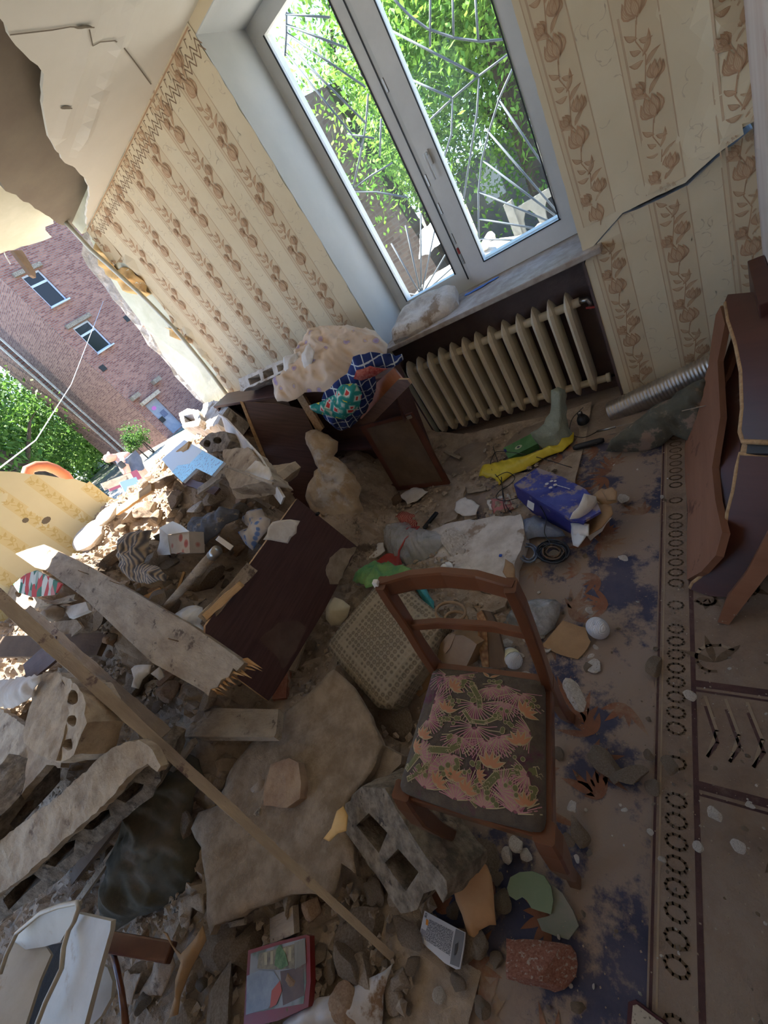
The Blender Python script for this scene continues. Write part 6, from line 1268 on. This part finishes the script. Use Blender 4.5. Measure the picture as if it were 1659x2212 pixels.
# ---------------------------------------------------------------- upper heap finds
P, Q = W(350,1322,.74), W(466,1192,.86); d = (Q-P)
tl = thing('mallet', P, 'wooden handled tool with a metal cross head lying on the heap', 'tool')
tube('handle', [P, P+d*.4, P+d*.8, P+d*.95], [.017, .018, .022, .020], D['lumber'], parent=tl, seg=14)
tube('ferrule', [P+d*.93, P+d*1.03], .022, D['metal'], parent=tl, seg=14)
A_, B_ = W(470,1162,.90), W(502,1185,.86)
boxm('cross_plate', ((B_-A_).length, .022, .006), D['metal'], basis((A_+B_)/2, B_-A_, (EYE-A_)), tl)
cloth('black_cloth', 'crumpled dark blue black cloth on the upper slope', 'cloth', [(408,1140),(425,1122),(450,1118),(470,1108),(492,1100),(520,1105),(515,1122),(490,1135),(470,1160),(445,1178),(420,1165),(405,1152)], ((408,1140,('g')) if False else (408,1140,.84), (520,1105,.78), (445,1178,.80)), mat('dark navy cloth', rgb(60,62,72), rgb(88,88,94), 12, .8, c3=rgb(150,134,116), c3scale=10, c3t=.6), .045, .022, 50, .7, .012, R=.05, seed=71)
cloth('striped_sweater', 'grey striped sweater wound round a brick on the heap', 'clothing', [(268,1190),(275,1160),(300,1148),(330,1146),(325,1170),(330,1190),(312,1215),(345,1225),(362,1242),(358,1256),(320,1262),(290,1256),(272,1240),(262,1215)], ((268,1190,.99), (330,1150,1.0), (320,1260,.90)), matp('striped knit', 'ShaderNodeTexWave', {'Scale': 14.0, 'Distortion': 3.0}, None, outn='Color', ramp=[(0, rgb(76,72,74)), (.5, rgb(120,108,98)), (1, rgb(170,148,122))], bump=0), .06, .022, 50, .7, .011, R=.05, seed=72)
cloth('blue_floral_cloth', 'blue and white printed cloth rag near the cream paper', 'cloth', [(525,1120),(545,1102),(566,1098),(572,1115),(585,1122),(580,1145),(560,1170),(548,1190),(530,1175),(515,1150),(540,1140)], ((525,1120,.73), (572,1105,.72), (548,1190,.64)), matp('blue print cloth', 'ShaderNodeTexVoronoi', {'Scale': 26.0}, None, outn='Distance', ramp=[(0, rgb(90,120,180)), (.3, rgb(110,138,190)), (.42, rgb(196,190,190)), (1, rgb(206,198,190))], bump=0), .035, .018, 50, .7, .011, R=.04, seed=73)
ct = prismpx('picture_carton', 'open carton printed with cakes standing in the heap', 'carton', [(362,1155),(408,1148),(410,1194),(368,1196)], ((362,1155,.93), (408,1148,.92), (368,1196,.87)), .07, [matp('cake print', 'ShaderNodeTexVoronoi', {'Scale': 18.0}, None, outn='Distance', ramp=[(0, rgb(150,50,54)), (.3, rgb(176,110,96)), (.4, rgb(190,176,160)), (1, rgb(180,164,150))], bump=0)])
slab('carton_side', '', '', [(344,1140),(362,1155),(368,1198),(336,1200),(345,1170)], ((344,1140,.96), (362,1155,.93), (368,1198,.87)), .003, [D['paper']], parent=ct)
slab('carton_flap', '', '', [(344,1140),(372,1126),(390,1134),(408,1148),(362,1155)], ((344,1140,.96), (390,1134,.955), (362,1155,.932)), .003, [D['white']], parent=ct)
bb = slab('blue_film_board', 'board with blue film, its upper part blazing white in the sun', 'board', [(349,992),(398,950),(420,962),(484,998),(458,1028),(425,1012),(395,1042),(372,1020)], ((349,992,1.09), (398,950,1.12), (458,1028,1.02)), .012, [mat('white glossy board', rgb(222,224,226), None, rough=.5)])
MW = PL((349,992,1.09), (398,950,1.12), (458,1028,1.02))
ol = [onp(MW, *p) for p in ((438,974),(484,998),(458,1028),(425,1012),(395,1042),(372,1020),(385,1006),(410,1002))]
a = sum(ol[i][0]*ol[(i+1) % 8][1]-ol[(i+1) % 8][0]*ol[i][1] for i in range(8)); ol = ol if a > 0 else ol[::-1]
sheet('blue_film', ol, MW @ Matrix.Translation((0, 0, .002)), [matp('speckled blue film', 'ShaderNodeTexNoise', {'Scale': 60.0, 'Detail': 4.0}, None, outn='Fac', ramp=[(0, rgb(110,180,216)), (.56, rgb(130,196,226)), (.6, rgb(70,90,130)), (1, rgb(60,70,110))], bump=0, c_rough=.3)], .001, parent=bb)
cloth('crumpled_bag', 'white crumpled plastic bag beside the dark leaning door', 'bag', [(385,1330),(398,1314),(420,1308),(438,1312),(442,1330),(436,1348),(445,1360),(440,1392),(415,1370),(398,1348)], ((385,1330,.70), (438,1312,.70), (440,1392,.62)), mat('white crumpled bag', rgb(206,206,212), rgb(226,226,230), 8, .5, .3, 30), .05, .02, 60, .7, .01, R=.04, seed=74)
cloth('white_rag', 'torn white paper stuck on the grey rounded block', 'paper', [(285,1445),(302,1436),(328,1436),(322,1455),(308,1468),(300,1488),(285,1484),(290,1465)], ((285,1445,.66), (328,1436,.66), (300,1488,.62)), D['paper'], .012, .008, 60, .7, .01, seed=75)
cloth('white_rag', 'torn white paper shred right of the rounded block', 'paper', [(326,1455),(345,1440),(352,1450),(356,1462),(345,1470),(336,1462)], ((326,1455,.64), (352,1450,.63), (345,1470,.61)), D['paper'], .012, .008, 60, .7, .01, seed=76)
cloth('paper_sheet', 'crumpled white sheet at the left edge above the hollow blocks', 'paper', [(-20,1475),(20,1468),(93,1456),(90,1472),(72,1492),(75,1505),(30,1530),(0,1528),(-20,1530)], ((-20,1475,.90), (93,1456,.90), (30,1530,.84)), mat('white dusty sheet', rgb(206,200,196), rgb(184,168,152), 5, .7), .03, .016, 30, .3, .012, R=.05, seed=77)
tr_ = slab('painted_tray', 'tray painted with red and green flowers at the left edge', 'tray', [(28,1262),(55,1240),(78,1232),(132,1262),(118,1285),(70,1290),(40,1280)], ((28,1262,1.10), (78,1232,1.13), (118,1285,1.05)), .008, [matp('painted flowers', 'ShaderNodeTexVoronoi', {'Scale': 15.0}, None, outn='Color', ramp=[(0, rgb(60,110,90)), (.3, rgb(60,110,90)), (.36, rgb(190,190,180)), (.6, rgb(200,196,186)), (.64, rgb(180,60,60)), (1, rgb(190,70,70))], bump=0)])
lathe('sooty_jug', [(.001,.05),(.02,.05),(.022,.04),(.035,.03),(.045,0),(.035,-.035)], tm(W(115,1325,.92), 0, .6, .5), D['dust']); tag(bpy.data.objects['sooty_jug'], 'dusty round jug under the long plank', 'jug')
slab('small_book', 'small pale booklet under the long plank', 'book', [(136,1312),(185,1300),(192,1318),(150,1335)], ((136,1312,.90), (185,1300,.88), (150,1335,.87)), .02, [D['paper']])
slab('dusty_panel', 'dusty panel shard sticking out below the small booklet', 'board', [(100,1345),(165,1338),(178,1355),(142,1386),(118,1372)], ((100,1345,.86), (178,1355,.82), (142,1386,.80)), .012, [D['plaster']])
# ---------------------------------------------------------------- foreground
cloth('khaki_cloth', 'dark khaki green cloth under the heap foot beside the leaning battens', 'cloth', [(290,1700),(340,1640),(400,1625),(430,1640),(445,1680),(418,1740),(415,1790),(436,1830),(430,1880),(400,1930),(350,1960),(290,1985),(240,2020),(215,2000),(225,1930),(240,1860),(262,1790)], ((290,1700,.36), (430,1640,.32), (240,2010,.16)), mat('dark khaki fabric', rgb(74,70,58), rgb(92,86,70), 4, .95, .2, 60, c3=rgb(104,92,76), c3scale=3, c3t=.55), .07, .035, 34, .9, .016, R=.10, seed=81)
pf = thing('white_plastic_frame', W(120, 2150, .2), 'dusty white plastic frame with a dark slot in the bottom left corner', 'plastic frame')
PW = D['plastic_w']
slab('front_face', '', '', [(166,1973),(240,1990),(238,2010),(215,2090),(178,2230),(70,2230),(92,2165),(132,2090),(136,2050),(150,1998)], ((166,1973,.60), (240,1990,.60), (120,2212,.52)), .012, [PW], parent=pf)
slab('top_face', '', '', [(38,2014),(90,1970),(130,1955),(168,1950),(170,1958),(150,2000),(130,2035),(96,2045),(50,2052),(30,2040)], ((38,2014,.56), (168,1950,.61), (96,2045,.53)), .010, [PW], parent=pf)
slab('inner_face', '', '', [(30,2040),(38,2014),(60,2030),(100,2046),(110,2062),(85,2120),(50,2230),(-40,2230),(-20,2130)], ((30,2040,.54), (105,2055,.50), (20,2212,.50)), .010, [PW], parent=pf)
slab('dark_slot', '', '', [(100,2042),(140,2036),(134,2090),(92,2165),(66,2240),(40,2240),(85,2120)], ((100,2042,.44), (140,2036,.44), (66,2230,.42)), .02, [D['matte']], parent=pf)
tube('raised_rim', [W(x, y, z) for x, y, z in ((0,2105,.56),(14,2062,.57),(36,2016,.58),(88,1972,.61),(128,1957,.62),(166,1950,.625),(170,1962,.625),(160,1990,.61),(148,2010,.60),(137,2048,.60),(133,2092,.59),(98,2165,.57),(76,2222,.55))], .006, PW, parent=pf)
lid_ = [W(x, y, z) for x, y, z in ((215,2085,.44),(236,2100,.43),(243,2130,.42),(238,2165,.41),(205,2205,.41),(170,2240,.42))]
slab('lid_disc', 'yellowed round plastic lid behind the white plastic frame', 'lid', [(212,2080),(232,2090),(243,2120),(240,2155),(218,2195),(180,2235),(150,2235)], ((212,2080,.44), (243,2130,.42), (160,2230,.42)), .012, [PW])
P, Q = W(238,2035,.30), W(372,2058,.22); tag(boxm('stool_leg', ((Q-P).length, .05, .03), D['wood_c'], basis((P+Q)/2, Q-P, EYE-P), bev=.006), 'brown varnished wooden rail behind the white plastic frame', 'furniture')
tag(tube('curved_rod', [W(x, y, .28) for x, y in ((238,2040),(252,2090),(262,2140),(272,2215))], .009, D['wood_c']), 'brown curved rod beside the yellowed lid', 'rod')
cloth('curled_strip', 'stiff curled strip of wallpaper standing left of the picture book', 'wallpaper', [(354,2012),(362,2016),(392,2060),(440,1998),(448,2030),(415,2090),(392,2150),(386,2190),(366,2198),(380,2150),(392,2078),(378,2050)], ((354,2012,.26), (448,2005,.24), (366,2198,.16)), D['card'], .02, .012, 30, 1.2, .012, R=.03, seed=82)
for pl, z, lab in (([(338,2062),(352,2050),(372,2058),(380,2085),(350,2150),(300,2148),(330,2100)],.16,'torn grey paper strip left of the curled wallpaper'),([(270,2100),(310,2098),(285,2170),(268,2160)],.12,'dusty dark paper near the curved rod'),([(385,1935),(440,1932),(440,1975),(415,1960),(408,2010),(388,2005)],.12,'dusty brown sheet under the plaster sheet corner')):
    cloth('paper_scrap', lab, 'paper', pl, ((pl[0][0],pl[0][1],z+.02), (pl[2][0],pl[2][1],z+.02), (pl[-1][0],pl[-1][1],z)), D['dust'], .012, .01, 40, .5, .014, seed=len(lab))
# picture book
MK = PL((535,2055,.15), (665,2020,.15), (525,2212,.12))
kb = matp('fairytale cover print', 'ShaderNodeTexNoise', {'Scale': 9.0, 'Detail': 3.0}, None, outn='Fac', ramp=[(0, rgb(92,56,44)), (.42, rgb(120,92,76)), (.5, rgb(96,110,96)), (.56, rgb(140,140,140)), (1, rgb(160,168,178))], bump=0, c_rough=.35)
bk = slab('picture_book', 'picture book with a red border and illustrated cover lying in the debris', 'book', [(536,2053),(600,2034),(662,2019),(669,2022),(671,2120),(666,2175),(600,2205),(526,2222),(530,2140)], ((535,2055,.13), (665,2020,.13), (525,2212,.11)), .022, [mat('red book cover', rgb(136,34,36), rgb(120,50,44), 8, .35)])
MK = PL((535,2055,.13), (665,2020,.13), (525,2212,.11))
def onbook(nm, pl, m, l=1):
    o = [onp(MK, *p) for p in pl]; a = sum(o[i][0]*o[(i+1) % len(o)][1]-o[(i+1) % len(o)][0]*o[i][1] for i in range(len(o)))
    sheet(nm, o if a > 0 else o[::-1], MK @ Matrix.Translation((0, 0, l*.0006)), [m], 0, parent=bk)
onbook('cover_picture', [(542,2060),(600,2042),(660,2026),(662,2120),(656,2168),(600,2178),(534,2190)], kb)
onbook('building_print', [(560,2060),(640,2038),(650,2030),(652,2090),(600,2095),(556,2092)], mat('printed facade', rgb(104,92,78), rgb(150,140,110), 40, .35), 2)
for k in range(5): onbook('column_print', [(572+k*13,2058-k*3),(578+k*13,2057-k*3),(578+k*13,2084-k*2),(572+k*13,2085-k*2)], mat('printed column', rgb(170,158,124), None, rough=.4), 3)
onbook('wolf_print', [(534,2108),(560,2096),(592,2098),(606,2120),(598,2150),(580,2178),(532,2192)], mat('grey blue figure', rgb(120,128,140), rgb(150,156,164), 14, .35), 3)
onbook('cape_print', [(588,2140),(606,2118),(610,2140),(598,2170),(584,2178)], mat('orange red figure', rgb(176,76,44), None, rough=.4), 4)
onbook('plant_print', [(598,2050),(606,2040),(618,2060),(624,2085),(608,2094),(594,2085)], mat('printed plant', rgb(70,100,48), rgb(110,136,80), 60, .4), 4)
onbook('text_block', [(637,2036),(660,2028),(662,2080),(638,2094)], matp('printed text lines', 'ShaderNodeTexWave', {'Scale': 70.0}, None, outn='Color', ramp=[(0, rgb(70,70,66)), (.4, rgb(150,146,136)), (1, rgb(160,156,146))], bump=0), 4)
onbook('blank_patch', [(606,2098),(655,2088),(658,2150),(612,2172)], mat('brown printed patch', rgb(84,62,50), rgb(104,80,64), 14, .4), 2)
# crumpled sheet, card, scraps, plate
cloth('white_sheet', 'crumpled white plastic sheet at the bottom edge beside the picture book', 'sheet', [(655,2175),(668,2160),(720,2150),(765,2130),(800,2112),(830,2098),(850,2082),(840,2110),(828,2150),(824,2230),(600,2230),(618,2205)], ((655,2175,.08), (850,2082,.07), (800,2212,.06)), mat('white plastic sheet', rgb(200,200,206), rgb(186,176,166), 4, .5, .2, 20, c3=rgb(132,104,80), c3scale=6, c3t=.6), .03, .018, 28, .5, .013, R=.05, seed=91)
slab('plaster_board_piece', 'tan plaster flat above the crumpled white sheet', 'plaster', [(672,2158),(690,2120),(760,2078),(800,2072),(812,2095),(800,2112),(760,2132),(715,2152)], ((672,2158,.06), (800,2072,.05), (760,2132,.055)), .02, [D['plaster']], jg=(.02, .004, 5))
MCd = PL((917,2027-60,.05), (1005,2068,.045), (904,2087-60,.045))
bc = slab('blister_card', 'white printed blister card lying on the debris', 'card', [(917,1967),(985,2004),(1005,2014),(1003,2040),(994,2093),(985,2094),(960,2080),(904,2029)], ((917,1967,.055), (1005,2014,.055), (904,2029,.05)), .004, [mat('white card', rgb(196,196,200), None, rough=.5)])
MCd = PL((917,1967,.055), (1005,2014,.055), (904,2029,.05))
def oncard(nm, pl, m, l=1):
    o = [onp(MCd, *p) for p in pl]; a = sum(o[i][0]*o[(i+1) % len(o)][1]-o[(i+1) % len(o)][0]*o[i][1] for i in range(len(o)))
    sheet(nm, o if a > 0 else o[::-1], MCd @ Matrix.Translation((0, 0, l*.0006)), [m], 0, parent=bc)
oncard('grey_strip', [(985,2006),(1004,2015),(1001,2040),(992,2090),(972,2082),(978,2040)], mat('grey card strip', rgb(110,110,114), None, rough=.6))
oncard('text_block', [(928,1985),(980,2012),(972,2065),(915,2028)], matp('tiny grey print', 'ShaderNodeTexNoise', {'Scale': 420.0, 'Detail': 2.0}, None, outn='Fac', ramp=[(0, rgb(90,90,96)), (.45, rgb(104,104,110)), (.55, rgb(168,168,172)), (1, rgb(180,180,184))], bump=0))
oncard('orange_mark', [(921,1985),(926,1988),(925,2000),(920,1997)], mat('orange print', rgb(220,140,50), None), 2)
oncard('barcode', [(911,2005),(922,2012),(919,2026),(908,2020)], matp('bar print', 'ShaderNodeTexWave', {'Scale': 260.0}, None, outn='Color', ramp=[(0, rgb(40,40,60)), (.5, rgb(60,60,80)), (.6, rgb(190,190,196)), (1, rgb(190,190,196))], bump=0), 2)
oncard('hang_hole_shade', [(984,2040),(990,2036),(989,2048),(985,2062),(981,2064)], D['black'], 3)  # black patch paints the dark inside the punched hole
text('CE', .009, basis(MCd @ Vector((*onp(MCd, 920, 1977), .001)), (MCd @ Vector((*onp(MCd, 917, 1990), 0)))-(MCd @ Vector((*onp(MCd, 923, 1970), 0))), MCd.col[2].xyz), D['black'], bc)
cloth('wallpaper_piece', 'pointed scrap of floral wallpaper behind the green plate', 'wallpaper', [(1022,1842),(1052,1870),(1062,1895),(1066,1925),(1068,1960),(1072,1998),(1058,1998),(1035,2010),(1030,2040),(1022,2054),(1012,2020),(998,1975),(985,1945),(975,1900),(990,1870)], ((1022,1842,.09), (1068,1960,.05), (998,1975,.05)), [mat('tan wallpaper scrap', rgb(196,156,116), rgb(180,138,98), 5, .9)], .012, .008, 20, 1.1, .013, R=.03, seed=92,
      )
slab('grey_flake', 'dark grey dusty sheet under the floral wallpaper scrap', 'rubble', [(990,1830),(1030,1850),(1012,1900),(1004,1935),(985,1940),(972,1900),(965,1860)], ((990,1830,.10), (1030,1850,.09), (985,1940,.06)), .006, [D['dust']], jg=(.02, .004, 7))
gp = tag(link('green_plate', None, tm(W(1145,1930,.03), .2)), 'broken pale green plate fragments near the front chair leg', 'plate')
grn = mat('dusty green enamel', rgb(108,124,92), rgb(120,134,104), 5, .5)
slab('plate_piece', '', '', [(1095,1918),(1102,1895),(1122,1884),(1150,1882),(1175,1892),(1190,1915),(1195,1945),(1190,1975),(1165,1968),(1148,1962),(1138,1945),(1128,1938),(1115,1945),(1100,1935)], ((1095,1918,.04), (1190,1915,.04), (1148,1962,.03)), .006, [grn], parent=gp)
slab('rim_piece', 'grey dusty rim piece', 'plate', [(1192,1910),(1215,1930),(1238,1968),(1250,2000),(1228,2030),(1200,2022),(1170,2010),(1160,1985),(1188,1978),(1197,1945)], ((1192,1910,.03), (1250,2000,.02), (1160,1985,.02)), .006, [mat('dusty grey green enamel', rgb(130,122,108), rgb(112,116,98), 9, .6)], parent=gp)
nb = slab('maroon_notebook', 'maroon bound notebook page at the bottom edge on the carpet', 'book', [(1357,2165),(1372,2160),(1442,2212),(1450,2235),(1352,2235)], ((1357,2165,.035), (1442,2212,.03), (1352,2230,.03)), .015, [mat('maroon cover', rgb(74,30,36), None, rough=.6)])
slab('page', '', '', [(1367,2172),(1376,2170),(1432,2212),(1440,2235),(1362,2235)], ((1367,2172,.037), (1432,2212,.032), (1362,2230,.032)), .002, [matp('handwritten page', 'ShaderNodeTexNoise', {'Scale': 160.0, 'Detail': 2.0}, None, outn='Fac', ramp=[(0, rgb(100,90,80)), (.36, rgb(120,110,98)), (.42, rgb(176,164,146)), (1, rgb(184,172,154))], bump=0)], parent=nb)
# ================================================================ people and things outside
pm = mat('navy shirt', rgb(66,74,92), rgb(80,88,106), 6, .9); skn = mat('skin', rgb(206,150,124), rgb(216,164,138), 8, .6); hr = mat('grey hair', rgb(196,180,168), None, rough=.8); tr2 = mat('dark trousers', rgb(44,46,56), None, rough=.9)
XP = -9.6
def pp(px, py, dx=0.0): return Wx(px, py, XP+dx)
def skin(name, verts, edges, m, parent, sub=2, root=0):
    o0 = Vector(verts[0][0]); me = bpy.data.meshes.new(name); me.from_pydata([tuple(Vector(v[0])-o0) for v in verts], edges, []); me.materials.append(m)
    o = link(name, me, Matrix.Translation(o0), parent)
    md = o.modifiers.new('s', 'SKIN'); md.use_smooth_shade = True
    for i, v in enumerate(verts):
        d_ = me.skin_vertices[0].data[i]; r = v[1]; d_.radius = r if isinstance(r, tuple) else (r, r)
    me.skin_vertices[0].data[root].use_root = True
    s = o.modifiers.new('u', 'SUBSURF'); s.levels = sub; s.render_levels = sub; return o
per = thing('person', Vector((pp(305,1040).x, pp(305,1040).y, -.5)), 'man in a dark t-shirt bending down over boards outside the broken wall', 'person')
V = [(pp(306,1030), (.17,.14)), (pp(292,1006), (.17,.13)), (pp(274,990), (.20,.15)), (pp(262,984), (.16,.13)), (pp(253,986), (.065,.065)), (pp(244,988), (.075,.08)), (pp(233,990), (.105,.10)), (pp(224,993), (.085,.08)),
     (pp(268,1000,.16), (.075,.075)), (pp(276,1016,.22), (.06,.06)), (pp(281,1032,.15), (.045,.045)), (pp(283,1040,.10), (.04,.045)),
     (pp(262,992,-.22), (.07,.07)), (pp(262,1010,-.25), (.055,.055)), (pp(272,1026,-.12), (.04,.04)),
     (pp(316,1044,.06), (.11,.11)), (pp(322,1070,.08), (.08,.08)), (pp(316,1044,-.14), (.11,.11)), (pp(318,1072,-.14), (.08,.08)), (Vector((pp(322,1070,.08).x, pp(322,1070,.08).y, -.55)), (.06,.06)), (Vector((pp(318,1072,-.14).x, pp(318,1072,-.14).y, -.55)), (.06,.06))]
E_ = [(0,1),(1,2),(2,3),(3,4),(4,5),(5,6),(6,7),(3,8),(8,9),(9,10),(10,11),(3,12),(12,13),(13,14),(0,15),(15,16),(0,17),(17,18),(16,19),(18,20)]
skin('body', V, E_, skn, per)
sh = [(V[0][0], (.185,.155)), (V[1][0], (.19,.15)), (V[2][0], (.22,.17)), (V[3][0], (.17,.14)), (V[8][0], (.10,.10)), (pp(272,1008,.19), (.085,.085)), (V[12][0], (.09,.09)), (pp(262,1001,-.24), (.075,.075))]
skin('t_shirt', sh, [(0,1),(1,2),(2,3),(3,4),(4,5),(3,6),(6,7)], pm, per)
skin('trousers', [(V[0][0]+Vector((0, .02, -.02)), (.17,.15)), (V[15][0], (.13,.13)), (V[16][0], (.10,.10)), (V[19][0], (.08,.08)), (V[17][0], (.13,.13)), (V[18][0], (.10,.10)), (V[20][0], (.08,.08))], [(0,1),(1,2),(2,3),(0,4),(4,5),(5,6)], tr2, per)
hc_ = V[6][0]
for dx, dz, n_, sz, m in ((.03,-.02,'ear',(.012,.03,.04),skn),(-.09,-.03,'nose',(.03,.02,.03),skn)):
    boxm(n_, sz, m, Matrix.Translation(pp(232 if n_ == 'ear' else 221, 992, .11 if n_ == 'ear' else 0)), per, bev=.006)
skin('hair', [(pp(238,983), (.085,.09)), (pp(231,983), (.075,.08))], [(0,1)], hr, per)
boxm('belt_pouch', (.12, .10, .14), D['black'], Matrix.Translation(pp(262,1004,.22)), per, bev=.02)
for hp in (V[11][0], V[14][0]):
    for k in range(4):
        q = hp+Vector((.02, -.03+.022*k, -.02)); tube('finger', [q, q+Vector((.01, 0, -.03)), q+Vector((-.01, 0, -.055-.004*(k % 2)))], [.010, .009, .007], skn, parent=per, seg=6)
    q = hp+Vector((-.03, -.02, 0)); tube('thumb', [q, q+Vector((-.02, -.01, -.03))], [.011, .008], skn, parent=per, seg=6)
P, Q = Wx(232,1052,-6.6), Wx(300,1024,-6.6); tag(boxm('maroon_board', ((Q-P).length, .14, .04), mat('maroon board', rgb(120,60,80), None), basis((P+Q)/2, Q-P, EYE-P), bev=0), 'maroon board the bending man is handling', 'board')
P, Q = Wx(222,1052,-6.3), Wx(285,1028,-6.3); tag(boxm('pale_board', ((Q-P).length, .10, .03), D['lumber'], basis((P+Q)/2, Q-P, EYE-P), bev=0), 'pale board under the maroon board outside', 'board')
P, Q = Wx(265,1056,-6.0), Wx(300,1044,-6.0); tag(boxm('blue_sheet', ((Q-P).length, .18, .03), mat('blue panel', rgb(110,140,190), None), basis((P+Q)/2, Q-P, EYE-P), bev=0), 'blue panel on the outer slope near the man', 'board')
tag(tube('orange_pipe_bend', [Wx(x, y, -4.35) for x, y in ((20,1130),(52,1045),(62,1014),(80,1007),(100,1007),(120,1014),(140,1026),(152,1044),(200,1130))], .042, mat('orange plastic pipe', rgb(206,122,84), rgb(190,108,76), 6, .6), seg=14), 'orange pipe bend arching above the yellow wall stub', 'pipe')
car = thing('van', Wx(205, 985, -46), 'white van parked by the trees outside', 'vehicle')
wht = mat('white car paint', rgb(214,218,222), None, rough=.3); q = Wx(203, 974, -46)
prism('van_body', [(-2.1,-.9),(2.1,-.9),(2.15,-.1),(1.5,.1),(1.1,.75),(-1.9,.8),(-2.1,.5)], Matrix(((0, 0, 1, q.x), (-1, 0, 0, q.y), (0, 1, 0, .0), (0, 0, 0, 1))), 1.6, wht, parent=car)
for a in (-1.2, 0.0): boxm('side_window', (.03, .9, .45), D['black'], Matrix.Translation((q.x+.01, q.y-a-.5, .2)), car, bev=.02)
for a in (-1.3, 1.3): tube('wheel', [(q.x+.02, q.y-a, -.75), (q.x-.2, q.y-a, -.75)], .32, D['black'], parent=car, seg=18)
tag(sheet('plastic_tarp', jag([(0, 0), (1.3, .1), (1.25, .9), (.1, .8)], .1, .03, 2), Matrix.Translation(Wy(905, 560, 4.6)) @ FR @ Matrix.Rotation(-.9, 4, 'X') @ Matrix.Scale(.6, 4), [mat('bluish white tarpaulin', rgb(190,204,222), rgb(214,222,232), 3, .5)], .01, .08, disp=lambda x, y: .06*noise.noise(Vector((x*5, y*5, 0)))), 'bluish white tarpaulin on the outside rubble bank', 'tarpaulin')
for i, (px, py, dy) in enumerate(((315,985,0),(300,945,.2),(275,925,0))):
    b = Wx(px, py, -24.6); b.z = -.97; tree('wall_shrub', ('small shrub at the foot of the brick building', 'thin shrub left of the steel door', 'self seeded bush by the brick corner')[i], b, b+Vector((0, 0, 1.2)), .04, .8, .2, 700, .12, LFB, 60+i, nb=5, clumps=14)
